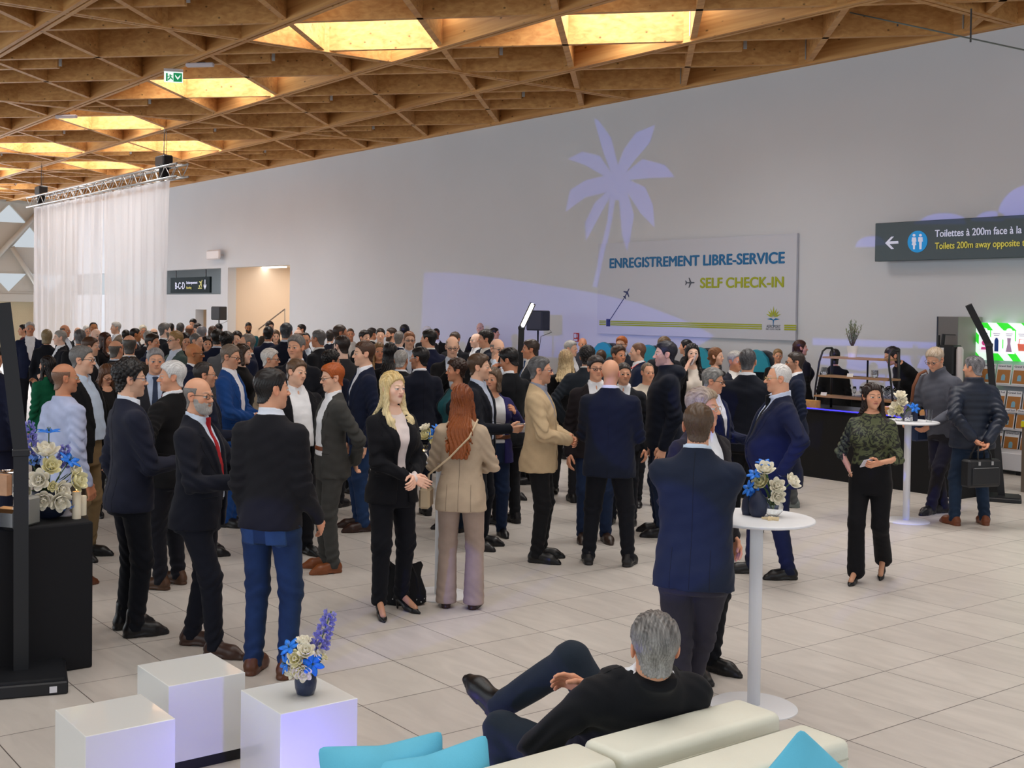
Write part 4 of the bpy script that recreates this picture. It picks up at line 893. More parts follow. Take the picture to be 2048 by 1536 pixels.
c = flo(347, 138, ZC-.02); r_ = empty('exit_sign', (c[0], c[1], ZC-.02)); tag(r_, 'green and white running-man exit sign hanging under a timber beam', 'exit sign'); r_.rotation_euler = (0, 0, math.atan2(-c[1], -c[0])+math.pi/2)
MB().box((-.17, -.03, -.05), (.17, .03, 0)).build('lamp_housing', mat('white_plastic', (.8, .8, .8)), r_); MB().box((-.165, -.006, -.24), (.165, .006, -.05)).build('panel', em('exit_white', 'e8f4ee', .9), r_)
m = MB(); m.box((-.13, -.009, -.22), (-.10, -.006, -.08)); m.box((.0, -.009, -.225), (.15, -.006, -.07)); m.tube([(-.06, -.009, -.1), (-.05, -.009, -.15), (-.09, -.009, -.2)], .012, 5); m.tube([(-.05, -.009, -.15), (-.01, -.009, -.19)], .012, 5); m.tube([(-.1, -.009, -.14), (-.02, -.009, -.12)], .008, 5); m.build('running_man', em('exit_green', '12925a', .6), r_)
m = MB(); m.poly([(.03, -.0095, -.13), (.075, -.0095, -.19), (.12, -.0095, -.13), (.12, -.0095, -.10), (.075, -.0095, -.155), (.03, -.0095, -.10)], (0, -.002, 0)); m.build('arrow', em('exit_white', 'e8f4ee'), r_)
for (u, v), lb in (((400, 127), 'slim grey emergency light under the beam right of the exit sign'), ((133, 231), 'slim grey emergency light under the beam far left of the exit sign')):
    c = flo(u, v, ZC-.03); r_ = empty('emergency_light', (c[0], c[1], ZC-.02), .8); tag(r_, lb, 'emergency light', 'emergency lights on the ceiling'); MB().box((-.25, -.05, -.07), (.25, .05, 0), bev=.015).build('diffuser', mat('pale_plastic', hexc('d2cdd6'), .4), r_); MB().box((-.1, -.03, 0), (.1, .03, .012)).build('mount', blackp, r_)
# hanging glass smoke screen, upper right
c0, c1 = onwall(1700, 25, 15.5), onwall(2048, 100, 15.5); r_ = empty('glass_screen', (c0[0], 15.5, c0[2])); tag(r_, 'clear glass panel hanging on thin rods at the upper right', 'glass panel')
d = c1-c0; e = d*1.6; MB().quad((0, 0, 0), tuple(e), (e[0], 0, ZC-.03-c0[2]), (0, 0, ZC-.03-c0[2])).build('pane', mat('clear_glass', (.9, .93, .93), .02, trans=1, alpha=.06, ior=1.02), r_); MB().tube([(0, 0, 0), tuple(e)], .012, 6).build('edge', mat('glass_edge', hexc('6c7674'), .3), r_)
for t in (.3, .72): q = d*t; MB().tube([(q[0], 0, q[2]-.05), (q[0], 0, ZC-.03-c0[2])], .012, 6).build('rod', chainm, r_)

# loudspeakers on stands
def speaker(u, v0, v1, n, w, lb):
    a, b = onwall(u, v1, n), onwall(u, v0, n); x, z0, z1 = a[0], a[2], b[2]; r_ = empty('loudspeaker_on_stand', (x, n, 0), .25); tag(r_, lb, 'loudspeaker', 'loudspeakers on stands')
    MB().box((-w/2, -.15, z0), (w/2, .15, z1), bev=.02).build('cabinet', mat('speaker_black', hexc('2a2d33'), .5), r_); MB().box((-w/2+.02, -.158, z0+.03), (w/2-.02, -.149, z1-.03)).build('grille', mat('speaker_grille', hexc('34373d'), .6, bump=.6, bscale=500), r_)
    MB().tube([(0, 0, .75), (0, 0, z0)], .018, 8).tube([(0, 0, .3), (0, 0, .9)], .022, 8).build('pole', blackp, r_, True)
    for k in range(3): t = k*2.094; MB().tube([(0, 0, .8), (.45*math.cos(t), .45*math.sin(t), .015)], .013, 6).build('leg', blackp, r_, True)
    MB().tube([(w/2, .1, z0+.03), (w/2+.06, .12, z0-.03), (.04, .05, z0-.12), (.02, .02, z0-.4)], .006, 5).build('cable', blackp, r_, True)
speaker(1076, 621, 661, 15.9, .40, 'black loudspeaker on a stand beside the lit lamp arm before the wall'); speaker(438, 613, 640, 15.9, .42, 'black loudspeaker on a stand left of the wide doorway')
# bent lamp poles
def lamp(pts, Y, w, lb, base, lit=None, hb=.06, bw=.42):
    P_ = [atY(u, v, Y) for u, v in pts]; b = P_[0]; r_ = empty('floor_lamp', (b[0], b[1], 0), math.atan2(-b[1], -b[0])+math.pi/2); tag(r_, lb, 'floor lamp', 'bent black lamp poles'); Ri = rotz(-r_.rotation_euler.z)
    L = [Ri@(p-A([b[0], b[1], 0])) for p in P_]; L[0][2] = hb
    bm_ = mat('lamp_black', hexc('15171c'), .5)
    MB().box((-bw/2, -bw/2, 0), (bw/2, bw/2, hb*.8), bev=.008).box((-bw/2+.02, -bw/2+.02, hb*.8), (bw/2-.02, bw/2-.02, hb)).build('base', bm_, r_)
    if base: MB().box((bw/2-.1, -bw/2-.002, .015), (bw/2-.06, -bw/2, .05)).build('label_sticker', em('sticker', 'd8d8e0'), r_)
    def bar(a, c, nm, th=.055, m=bm_, off=0, ww=w):
        d = (c-a)/np.linalg.norm(c-a); x = A([d[2], 0, -d[0]]); x = x/np.linalg.norm(x); y = np.cross(d, x); v = []
        for p in (a, c):
            for i, j in ((-1, -1), (1, -1), (1, 1), (-1, 1)): v.append(p+x*ww/2*i+y*(th/2*j)+y*off)
        f = [(0, 1, 2, 3), (7, 6, 5, 4)]+[(i, i+4, (i+1) % 4+4, (i+1) % 4) for i in range(4)]; mm = MB(); mm.add(v, f); return mm.build(nm, m, r_)
    bar(L[0], L[1], 'pole'); bar(L[1], L[2], 'arm'); MB().box((-w/2-.006, -.034, -.02), (w/2+.006, .034, .02), o=tuple(L[1]), bev=.004).build('joint', blackp, r_)
    if lit:
        s_ = lit; bar(L[1]+(L[2]-L[1])*.08, L[1]+(L[2]-L[1])*.95, 'led_strip', .01, em('led_strip', 'fff2d8', 9), s_*.03, w*.6)
        m = MB()
        for k in range(16): p = L[1]+(L[2]-L[1])*(.1+.84*k/15); m.box((p[0]-.012, p[1]+s_*.036-.003, p[2]-.02), (p[0]+.012, p[1]+s_*.036+.003, p[2]+.02))
        m.build('led_lens', em('led_lens', 'ffffff', 14), r_)
    return r_
lamp([(42, 1368), (42, 905), (6, 606)], 6.75, .082, 'black bent lamp pole in the left foreground before the draped table', True, hb=.09, bw=.5)
lamp([(1032, 985), (1043, 656), (1066, 607)], 15.2, .075, 'black lamp pole with its lit arm leaning right before the wall', False, lit=(1 if False else -1))
lamp([(2003, 985), (1978, 690), (1937, 610)], 13.9, .075, 'black bent lamp pole beside the magazine rack at the right', False)

# ---- high tables, flowers
wpow = mat('white_powder', hexc('e4e6ea'), .4)
def high_table(u, v, lb, r=.31, hgt=1.05):
    b = flo(u, v); o = empty('high_table', (b[0], b[1], 0)); tag(o, lb, 'high table', 'white round high tables')
    MB().lathe([(r-.012, hgt-.018), (r, hgt-.012), (r, hgt-.004), (r-.004, hgt)], n=48).build('tabletop', wpow, o, True, auto=40); MB().lathe([(.035, .012), (.035, hgt-.018)], n=20).build('stem', wpow, o, True); MB().lathe([(.235, 0), (.235, .005), (.222, .012), (.035, .014)], n=48).build('base', wpow, o, True, auto=40)
    return A([b[0], b[1], hgt])
T1 = high_table(1507, 1413, 'white round high table in front of the sofa, man in navy leaning on it')
T2 = high_table(1812, 1042, 'white round high table before the bar, beside the man in a fleece')
T3 = high_table(878, 1190, 'white round high table between the blonde woman and the red-haired woman')
q = atY(968, 760, 14.6); T4 = high_table(0, 0, 'white round high table deep in the crowd behind the man on the phone') if False else None
b4 = empty('high_table', (q[0], q[1], 0)); tag(b4, 'white round high table deep in the crowd near the lit lamp arm', 'high table', 'white round high tables')
MB().lathe([(.298, 1.032), (.31, 1.046), (.306, 1.05)], n=32).build('tabletop', wpow, b4, True, auto=40); MB().lathe([(.035, .012), (.035, 1.032)], n=16).build('stem', wpow, b4, True); MB().lathe([(.235, 0), (.235, .005), (.035, .014)], n=32).build('base', wpow, b4, True, auto=40); T4 = A([q[0], q[1], 1.05])

petalw = mat('petal_white', hexc('ece6d2'), .6, var=.06, vscale=40); petaly = mat('petal_cream', hexc('e6dfae'), .6); lilyb = mat('lily_blue', hexc('1f78e0'), .45, var=.25, vscale=60); lilac = mat('delphinium', hexc('8a8ad0'), .6, var=.3, vscale=80); leafm = mat('leaf_green', hexc('4c6a3a'), .55, var=.2, vscale=30); hydb = mat('hydrangea_blue', hexc('5f86cc'), .6, var=.25, vscale=60); stam = mat('stamen', hexc('5a6a30'), .6)
def petal(m, c, d, up, L, w, curl, mi=0, n=6):
    """one curved petal from c along d, cupped towards up"""
    d = A(d)/np.linalg.norm(d); up = A(up, float); up = up-d*(up@d); up /= np.linalg.norm(up)+1e-9; s = np.cross(d, up); v = []; f = []
    for i in range(n+1):
        t = i/n; p = A(c)+d*L*t*(1-.15*curl*t)+up*L*curl*t*t; ww = w*math.sin(math.pi*min(.08+t*.88, .97))**.7
        for k in (-1, 0, 1): v.append(p+s*ww*k+up*ww*.35*abs(k))
    for i in range(n):
        for k in range(2): f.append((i*3+k, i*3+k+1, i*3+k+4, i*3+k+3))
    m.add(v, f, mi)
def frame(ax):
    z = A(ax, float); z /= np.linalg.norm(z); x = np.cross(z, [.3, .9, .2]); x /= np.linalg.norm(x); return x, np.cross(z, x), z
def rose(c, ax, r, par, m=None, nm='rose'):
    x, y, z = frame(ax); mb = MB()
    for ring, (n, tilt, L) in enumerate(((3, 1.35, .7), (5, 1.0, .85), (6, .6, 1.0), (6, .25, 1.0))):
        for k in range(n):
            a = 2*math.pi*k/n+ring*.6; o = x*math.cos(a)+y*math.sin(a); petal(mb, A(c)+o*r*.12*ring, o*math.cos(tilt)+z*math.sin(tilt), z*math.cos(tilt)-o*math.sin(tilt) if ring < 3 else z, r*L, r*.42, .45)
    ob = mb.build(nm, m or petalw, par, True); md = ob.modifiers.new('s', 'SOLIDIFY'); md.thickness = .0012; return ob
def lily(c, ax, r, par):
    x, y, z = frame(ax); mb = MB()
    for k in range(6):
        a = 2*math.pi*k/6; o = x*math.cos(a)+y*math.sin(a); petal(mb, c, o*.86+z*.5, -z*.8+o*.3, r, r*.27, .38)
    for k in range(5):
        a = 2*math.pi*k/5; mb.tube([c, A(c)+z*r*.4+(x*math.cos(a)+y*math.sin(a))*r*.15], r*.02, 4, 1)
    ob = mb.build('lily', [lilyb, stam], par, True); md = ob.modifiers.new('s', 'SOLIDIFY'); md.thickness = .0012; return ob
def spike(c, ax, L, par, m=None, nm='delphinium'):
    x, y, z = frame(ax); mb = MB(); r = random.Random(int(L*999)); mb.tube([c, A(c)+z*L], .003, 5, 1)
    for k in range(int(L*130)):
        t = .3+.7*k/(L*130); a = k*2.4; o = x*math.cos(a)+y*math.sin(a); p = A(c)+z*L*t+o*.012
        for j in range(4): b = j*1.57; petal(mb, p+o*.012*(1.3-t), o*.6+z*.3+x*math.cos(b)*.6+y*math.sin(b)*.6, o, .025*(1.35-.6*t), .011, .3, n=2)
    return mb.build(nm, [m or lilac, leafm], par, True)
def hydr(c, r, par):
    mb = MB(); rr = random.Random(3)
    for k in range(46):
        th, ph = rr.random()*6.28, math.acos(1-1.5*rr.random()); o = A([math.sin(ph)*math.cos(th), math.sin(ph)*math.sin(th), math.cos(ph)]); x, y, z = frame(o)
        for j in range(4): b = j*1.57; petal(mb, A(c)+o*r, x*math.cos(b)+y*math.sin(b)+z*.3, z, r*.3, r*.13, .2, n=2)
    return mb.build('hydrangea', hydb, par, True)
def stems(c0, cs, par):
    mb = MB()
    for c in cs: mb.tube([c0, (A(c0)*.6+A(c)*.4)+A([0, 0, .03]), c], .0035, 5)
    rr = random.Random(5)
    for c in cs[::2]: petal(mb, A(c0)*.5+A(c)*.5, (A(c)-A(c0))*[1, 1, .3]+A([rr.random()-.5, rr.random()-.5, .1])*.1, (0, 0, 1), .07, .016, .2)
    return mb.build('stems', leafm, par, True)
def bouquet(loc, lb, items, c0=(0, 0, -.08)):
    o = empty('flower_bouquet', loc); tag(o, lb, 'bouquet', 'white and blue flower arrangements')
    stems(c0, [i[1] for i in items], o)
    for k, c, ax, r in items:
        if k == 'r': rose(c, ax, r, o)
        elif k == 'y': rose(c, ax, r, o, petaly, 'lisianthus')
        elif k == 'l': lily(c, ax, r, o)
        elif k == 's': spike(A(c)-A(ax)*0, ax, r, o)
        elif k == 'h': hydr(c, r, o)
    return o
dkv = mat('vase_blue', hexc('1d2640'), .55, bump=.3, bscale=60); clear = mat('vase_glass', (.95, .97, .97), .03, trans=1, ior=1.4)
def vase(loc, prof, lb, m=dkv, n=28, parts=None):
    o = MB().lathe(prof, n=n, cap=(True, False)).build('vase', m, None, True); o.location = loc; tag(o, lb, 'vase', 'vases'); md = o.modifiers.new('s', 'SOLIDIFY'); md.thickness = .003; return o
def camdir(p): d = A([-p[0], -p[1], 0.]); return d/np.linalg.norm(d)
def side_(p): d = camdir(p); return A([-d[1], d[0], 0])       # image right
def off(p, r, t, z=0): return A(p)+side_(p)*r+camdir(p)*t+A([0, 0, z])

# three glossy white cubes
gw = mat('gloss_white', hexc('e6e8e6'), .12, coat=.6, spec=.55)
def cube(cx, cy, lb):
    o = empty('cube_table', (cx, cy, 0)); tag(o, lb, 'cube table', 'glossy white cube tables'); MB().box((-.195, -.195, .055), (.195, .195, .42)).build('body', gw, o, bevel=.003); MB().box((-.18, -.18, 0), (.18, .18, .055)).build('plinth', mat('plinth_black', hexc('101218'), .5), o); return (cx, cy, .42)
K1 = cube(-4.915, 1.825, 'glossy white cube table nearest the camera at the lower left'); K2 = cube(-5.335, 2.36, 'glossy white cube table at the rear, empty top, beside the draped table'); K3 = cube(-4.72, 2.615, 'glossy white cube table carrying the dark vase of flowers')
# vase on the cube
b = flo(611, 1388, .42); V1 = A([b[0], b[1], .42])
vm = mat('vase_relief', hexc('1c2a4a'), .35, bump=1.6, bscale=55, spec=.6); vase(tuple(V1), [(.030, 0), (.040, .004), (.048, .03), (.051, .06), (.046, .088), (.041, .095)], 'dark blue textured vase on the white cube', vm)
b = tuple(off(V1, 0, 0, .10)); S, D = side_(V1), camdir(V1)
def bq(spec): return [(k, tuple(S*x+D*t+A([0, 0, z])), S*ax[0]+D*ax[1]+A([0, 0, ax[2]]), r) for k, x, t, z, ax, r in spec]
bouquet(b, 'white roses, blue lilies and a lilac delphinium in the vase on the cube', bq([('l', .03, .06, .055, (.25, .9, .3), .055), ('l', -.075, .02, .12, (-.4, .4, .8), .052), ('l', -.09, .03, .05, (-.9, .4, .2), .048), ('y', -.045, .05, .075, (-.2, .8, .4), .036), ('r', 0, .05, .105, (0, .6, .7), .038), ('r', -.01, .06, .02, (0, .9, -.1), .036), ('y', -.03, .055, .03, (-.3, .9, 0), .033), ('r', -.01, 0, .13, (0, .1, 1), .036), ('r', .05, .02, .085, (.7, .4, .5), .034), ('r', -.06, .04, .02, (-.6, .7, 0), .03), ('s', .03, 0, .03, (.32, 0, .95), .26), ('y', .075, .03, .07, (.6, .2, .8), .02)]))

# white leather sofas
lea = mat('sofa_leather', hexc('dfe0d2'), .42, bump=.25, bscale=120, var=.03); CU = mat('cushion_turquoise', hexc('62bedd'), .75, bump=.35, bscale=220, var=.05, vscale=8)
def soft(lo, hi, nm, par, m=lea, r=.03, dent=0):
    o = MB().box(lo, hi).build(nm, m, par, True); md = o.modifiers.new('b', 'BEVEL'); md.width = r; md.segments = 4
    return o
def sofa(x, y, flip, lb, L=.755):
    o = empty('sofa_module', (x, y, 0), math.pi if flip else 0); tag(o, lb, 'sofa', 'white leather sofa modules')
    soft((-.1, -L/2, .12), (.1, L/2, .80), 'backrest', o); soft((-.78, -L/2, .12), (-.1, L/2, .30), 'base', o); soft((-.79, -L/2+.01, .30), (-.1, L/2-.01, .42), 'seat_cushion', o, r=.04)
    m = MB(); 
    for s_ in (-1, 1): m.tube([(s_*.1, -L/2+.02, .74), (s_*.1, L/2-.02, .74)], .0035, 5)
    m.build('seam', mat('sofa_seam', hexc('c4c5b6'), .6), o, True)
    for sx in (-.7, .02):
        for sy in (-1, 1): MB().box((sx-.025, sy*(L/2-.06)-.025, 0), (sx+.025, sy*(L/2-.06)+.025, .12)).build('leg', blackp, o)
    return o
sofa(-2.725, 2.98, 0, 'white leather sofa module the grey-haired man sits on'); sofa(-2.725, 2.205, 0, 'white leather sofa module left of the seated man'); sofa(-2.725, 1.43, 0, 'white leather sofa module under the turquoise cushions at lower left')
sofa(-2.435, 2.96, 1, 'white leather sofa module nearest the camera, back to back with the seated man'); sofa(-2.435, 2.185, 1, 'white leather sofa module nearest the camera at the lower centre, cut off by the frame')
def cushion(loc, rz, tilt, lb, s=.23, t=.075, roll=0):
    n = 12; v = []; f = []
    for sd in (1, -1):
        for i in range(n+1):
            for k in range(n+1):
                a, b = 2*i/n-1, 2*k/n-1; q = (1-abs(a)**2.2)*(1-abs(b)**2.2); pin = 1-.10*((1-abs(a))*abs(b)**3+(1-abs(b))*abs(a)**3)
                v.append((a*s*pin, sd*(t*max(q, 0)**.55+.003+.004*math.sin(9*a+5*b)*q), b*s*pin))
    for sd in (0, 1):
        for i in range(n):
            for k in range(n): o_ = sd*(n+1)**2+i*(n+1)+k; f.append((o_, o_+1, o_+n+2, o_+n+1))
    m = (n+1)**2
    for i in range(n):
        for a, b in ((i, i+1), (i*(n+1), (i+1)*(n+1)), (n*(n+1)+i, n*(n+1)+i+1), (i*(n+1)+n, (i+1)*(n+1)+n)): f.append((a, b, b+m, a+m))
    o = mesh_obj('cushion', v, f, CU); bmf(o); o.location = loc; o.rotation_euler = (tilt, roll, rz); tag(o, lb, 'cushion', 'turquoise cushions on the sofas')
    md = o.modifiers.new('s', 'SUBSURF'); md.levels = md.render_levels = 1; return o
cushion((-2.97, 1.95, .655), 1.50, -.26, 'turquoise cushion leaning on the sofa behind another turquoise cushion', s=.22, roll=.06); cushion((-2.885, 2.075, .645), 1.30, -.2, 'turquoise cushion overlapping in front at the lower left of the sofa', s=.205, roll=-.12); cushion((-2.245, 2.96, .665), 1.35, .28, 'turquoise cushion leaning on the nearest sofa at the lower right', s=.222, roll=.62)
# ---- bar: draped counter, back counter, étagère, glasses
drape = mat('drape_black', hexc('0c0d10'), .85, bump=.3, bscale=40)
o = empty('bar_counter', (-9.2, 13.55, 0)); tag(o, 'long bar counter draped in black cloth below the wooden shelf unit', 'bar counter')
m = MB(); n = 60; v = []; f = []
for j in range(8):
    for i in range(n): x = -1.45+2.85*i/(n-1); v.append((x, -.40+.004*math.sin(x*21)*(1-j/7), .885*(1-j/7)))
for j in range(7):
    for i in range(n-1): f.append((j*n+i, j*n+i+1, (j+1)*n+i+1, (j+1)*n+i))
m.add(v, f); m.box((-1.45, -.395, .0), (1.40, .40, .885)); m.build('drape', drape, o); MB().box((-1.47, -.415, .885), (1.42, .42, .90)).build('top', mat('bar_top', hexc('1b1d26'), .35), o); MB().box((-1.4, -.40, .9005), (1.35, -.37, .912)).build('led_strip', em('led_blue', '3a34ff', 2.5), o)
spot('bar_glow', (-9.3, 13.95, 1.03), (-9.3, 13.3, .9), 6, (.25, .2, 1), 150, 1, .05)
oak = wood('oak_shelf', hexc('8f6c4c'), hexc('b8936c')); o = empty('shelf_unit', (-9.46, 13.5, .90)); tag(o, 'black metal shelf unit with three wooden shelves standing on the bar counter', 'shelf unit')
for z, w_ in ((.16, .58), (.43, .52), (.68, .46)): MB().box((-w_, -.14, z-.012), (w_, .14, z+.012)).build('shelf', oak, o)
for s_ in (-1, 1): MB().tube([(s_*.50, .12, 0), (s_*.50, .12, .80)], .018, 8).tube([(s_*.60, -.12, 0), (s_*.57, -.12, .30), (s_*.52, -.12, .62), (s_*.50, -.08, .76), (s_*.50, .0, .80), (s_*.50, .12, .80)], .013, 8).build('side_frame', blackp, o, True)
MB().tube([(.05, .12, 0), (.05, .12, .68)], .012, 6).build('rear_post', blackp, o, True)
# olive tree in a white pot
q = A([-9.56, 13.5, 1.592]); o = empty('potted_olive_tree', tuple(q)); tag(o, 'small olive tree in a white pot on the top shelf', 'plant')
MB().lathe([(.052, 0), (.072, .14), (.074, .15), (.066, .15), (.06, .12)], n=24).build('pot', mat('pot_white', hexc('e8e8ea'), .4), o, True, auto=40); MB().lathe([(.001, .128), (.062, .128)], n=16, cap=(False, False)).build('soil', mat('soil', hexc('3a2c22'), .9), o)
br_ = MB(); lf = MB(); r = random.Random(4)
for k in range(16):
    a, L_ = r.random()*6.28, .16+.17*r.random(); tip = A([math.cos(a)*.13*r.random()+.06*(k % 4 == 0), math.sin(a)*.12*r.random(), .14+L_]); br_.tube([(0, 0, .13), tip*[.45, .45, .6], tip], [.006, .004, .002], 5)
    for j in range(22):
        t = .3+.7*j/21; p = A([0, 0, .13])*(1-t)+tip*t; d = A([r.random()-.5, r.random()-.5, r.random()*.8-.1]); petal(lf, p, d, (0, 0, 1), .034+.014*r.random(), .0055, .1, n=2)
br_.build('branches', mat('bark', hexc('6a5a48'), .8), o, True); lf.build('leaves', mat('olive_leaf', hexc('7d8a66'), .6, var=.3, vscale=40), o)
# small things on the shelves and counter
def boxthing(name, loc, sz, mm, lb, cat, rz=0, group=None, bev=.003):
    o = MB().box((-sz[0]/2, -sz[1]/2, 0), (sz[0]/2, sz[1]/2, sz[2])).build(name, mm); o.location = loc; o.rotation_euler = (0, 0, rz); tag(o, lb, cat, group); return o
pale = mat('pale_wood', hexc('d7a14e'), .55, var=.12, vscale=20); boxthing('wooden_crate', (-10.05, 13.32, .901), (.20, .12, .10), pale, 'light wooden box at the left end of the bar counter', 'box', .1); boxthing('wooden_crate', (-8.93, 13.3, .901), (.16, .14, .10), pale, 'light wooden box on the counter just right of the shelf unit', 'box'); boxthing('wooden_crate', (-8.70, 13.38, .901), (.26, .16, .14), mat('violet_lit_wood', hexc('8b7aa8'), .5), 'violet lit wooden tray box behind the bouquet on the counter', 'box'); boxthing('wooden_crate', (-8.30, 13.32, .901), (.24, .14, .10), pale, 'light wooden box behind the tumbler glass on the counter', 'box')  # the violet box has coloured light put into its wood colour
for x, z, lb in ((-9.9, .172, 'small white card on the lowest shelf of the unit'), (-9.5, .442, 'small white card on the middle shelf of the unit')): c_ = boxthing('menu_card', (x, 13.37, .90+z), (.09, .003, .045), mat('card_white', hexc('e8e8e8'), .7), lb, 'card', group='cards on the shelf unit'); c_.rotation_euler = (-.3, 0, 0)
def tumbler(loc, lb, r=.032, hh=.11, name='tumbler', group=None):
    o = MB().lathe([(r*.85, 0), (r, hh), (r*.93, hh), (r*.8, .012)], n=20).build(name, clear, None, True, auto=50); o.location = loc; tag(o, lb, 'glass', group); return o
cut = mat('cut_glass', (.95, .97, 1), .06, trans=1, ior=1.5, bump=1, bscale=60)
for x, lb in ((-9.97, 'faceted glass jar on the middle shelf at the left'), (-9.2, 'faceted glass jar on the middle shelf at the right')): o = MB().lathe([(.03, 0), (.045, .03), (.042, .10), (.036, .10), (.03, .02)], n=8).build('glass_jar', cut); o.location = (x, 13.47, 1.342); tag(o, lb, 'glass jar', 'glass jars on the shelf')
o = empty('back_counter', (-9.3, 15.6, 0)); tag(o, 'low black back counter behind the bar filled with glasses', 'counter'); MB().box((-1.7, -.45, 0), (.10, .45, .90)).build('body', drape, o); MB().box((-1.72, -.47, .90), (.12, .47, .92)).build('top', mat('bar_top', (.02, .02, .03)), o)
proto = None; k = 0
fl_prof = [(.028, 0), (.028, .003), (.004, .006), (.004, .05), (.022, .08), (.027, .12), (.024, .165), (.022, .165), (.025, .12), (.02, .085), (.001, .06)]
for j in range(6):
    for i in range(12):
        x, y = -10.75+i*.135+.03*(j % 2), 15.25+j*.12
        if proto is None: proto = MB().lathe(fl_prof, n=12, cap=(True, False)).build('wine_glass', clear, None, True); g = proto
        else: g = proto.copy(); C.objects.link(g)
        g.location = (x, y, .921); tag(g, 'stemmed glass in the rows of glasses on the back counter', 'glass', 'glasses on the back counter')
# right end: tower, screen, magazine rack
def wx_(u, v, n): return onwall(u, v, n)
a, b = onwall(1877, 633, 16.35), onwall(1914, 633, 16.35); o = empty('service_tower', (a[0], 16.0, 0)); tag(o, 'tall grey service tower with black devices behind the man in the fleece', 'service tower')
tz_ = a[2]; x1_ = b[0]-a[0]; MB().box((0, .36, 0), (x1_+.02, .99, tz_)).build('cabinet', mat('tower_taupe', hexc('8f8a86'), .55), o); MB().box((0, .345, 0), (x1_+.02, .36, tz_)).build('front_panel', mat('tower_panel', hexc('6e6c6c'), .4), o); MB().box((-.02, .34, 0), (.0, .99, tz_)).build('side_panel', mat('tower_edge', hexc('2a3044'), .4), o)
MB().box((x1_*.3, .335, tz_-.27), (x1_*.95, .345, tz_-.262)).build('slot', blackp, o); m = MB(); m.box((x1_*.55, .1, 1.28), (x1_*1.35, .34, 1.72), bev=.02); m.tube([(x1_*.35, .2, 1.3), (x1_*.35, .2, 1.86)], .02, 6).tube([(x1_*.5, .2, 1.5), (x1_*.62, .2, 1.88)], .025, 6); m.build('device', blackp, o); MB().lathe([(.05, 1.2), (.05, 1.66), (.03, 1.70)], (x1_*1.5, .2, 0), 16).build('canister', mat('white_plastic', (.8, .8, .8)), o, True, auto=40); MB().box((x1_*.58, .095, 1.62), (x1_*.85, .1, 1.68)).build('label', mat('card_white', (.8, .8, .8)), o)
m = bpy.data.materials.new('screen_green'); m.use_nodes = True; N, L = nodes(m); b_ = N['Principled BSDF']; tc = N.new('ShaderNodeTexCoord'); wv = N.new('ShaderNodeTexWave'); wv.bands_direction = 'DIAGONAL'; wv.inputs['Scale'].default_value = 2.0; wv.inputs['Distortion'].default_value = 2.4; wv.inputs['Detail'].default_value = 0; wv.inputs['Detail Scale'].default_value = .9; cr = N.new('ShaderNodeValToRGB'); cr.color_ramp.interpolation = 'CONSTANT'; cr.color_ramp.elements[0].color = (.03, .72, .03, 1); cr.color_ramp.elements[1].color = (.8, 1, .88, 1); cr.color_ramp.elements[1].position = .5
L.new(tc.outputs['Object'], wv.inputs[0]); L.new(wv.outputs[0], cr.inputs[0]); L.new(cr.outputs[0], b_.inputs['Emission Color']); L.new(cr.outputs[0], b_.inputs['Base Color']); b_.inputs['Emission Strength'].default_value = .8
a, b = onwall(1953, 719, 16.8), onwall(1953, 645, 16.8); o = empty('advert_screen', (a[0], 16.8, a[2])); tag(o, 'bright screen with green waves and four product cards on the wall at the right', 'screen'); hh = b[2]-a[2]
MB().box((0, -.03, 0), (1.9, .19, hh)).build('display', m, o); wc = em('card_screen_white', 'f4f6fb', .75)
CX = [onwall(u, 680, 16.77)[0]-a[0] for u in (1957, 1981, 2006, 2031, 2057)]
for i in range(4):
    x0, x1 = CX[i]+.008, CX[i+1]-.008; c = (x0+x1)/2; z0, z1 = hh*.19, hh*.80; p = [(x0, -.034, z0), (x1, -.034, z0), (x1, -.034, z1)]+[(c+.045*math.cos(t), -.034, z1+.035*math.sin(t)) for t in [math.pi*k/8 for k in range(9)]]+[(x0, -.034, z1)]
    cm = MB(); cm.poly(p, (0, .003, 0)); card = cm.build('product_card', wc, o); g = MB(); mm = em('ink_violet', '8a5a9a', .4); z = (z0+z1)/2-.02; Y_ = -.037
    if i == 1: mm = em('ink_navy', '1c3a7a', .4); g.poly([(c-.03, Y_, z-.12), (c+.03, Y_, z-.12), (c+.03, Y_, z+.04), (c+.012, Y_, z+.08), (c-.012, Y_, z+.08), (c-.03, Y_, z+.04)], (0, .002, 0))
    elif i == 2: mm = em('ink_mauve', 'a58aa8', .4); g.poly([(c-.045, Y_, z-.12), (c+.045, Y_, z-.12), (c+.02, Y_, z), (c+.028, Y_, z+.08), (c-.028, Y_, z+.08), (c-.02, Y_, z)], (0, .002, 0))
    elif i == 3: mm = em('ink_coral', 'e8705a', .4); g.poly([(c-.045, Y_, z-.1), (c+.045, Y_, z-.1), (c+.06, Y_, z), (c-.06, Y_, z)], (0, .002, 0)); g.tube([(c-.04, Y_, z), (c-.03, Y_, z+.07), (c+.03, Y_, z+.07), (c+.04, Y_, z)], .005, 5)
    else: mm = em('ink_pink', 'e0509a', .4); g.poly([(c+.04*math.cos(t), Y_, z+.04*math.sin(t)) for t in [k*.785 for k in range(8)]], (0, .002, 0)); g.poly([(c-.05, Y_, z-.1), (c+.04, Y_, z-.1), (c+.03, Y_, z-.06), (c-.04, Y_, z-.06)], (0, .002, 0))
    g.build('picture', mm, card)
    g = MB()
    for k in range(2): g.box((c-.05+.01*k, -.037, z1-.05-.025*k), (c+.05-.01*k, -.035, z1-.042-.025*k))
    g.build('caption_lines', em('ink_grey', '9a98b0', .3), card)
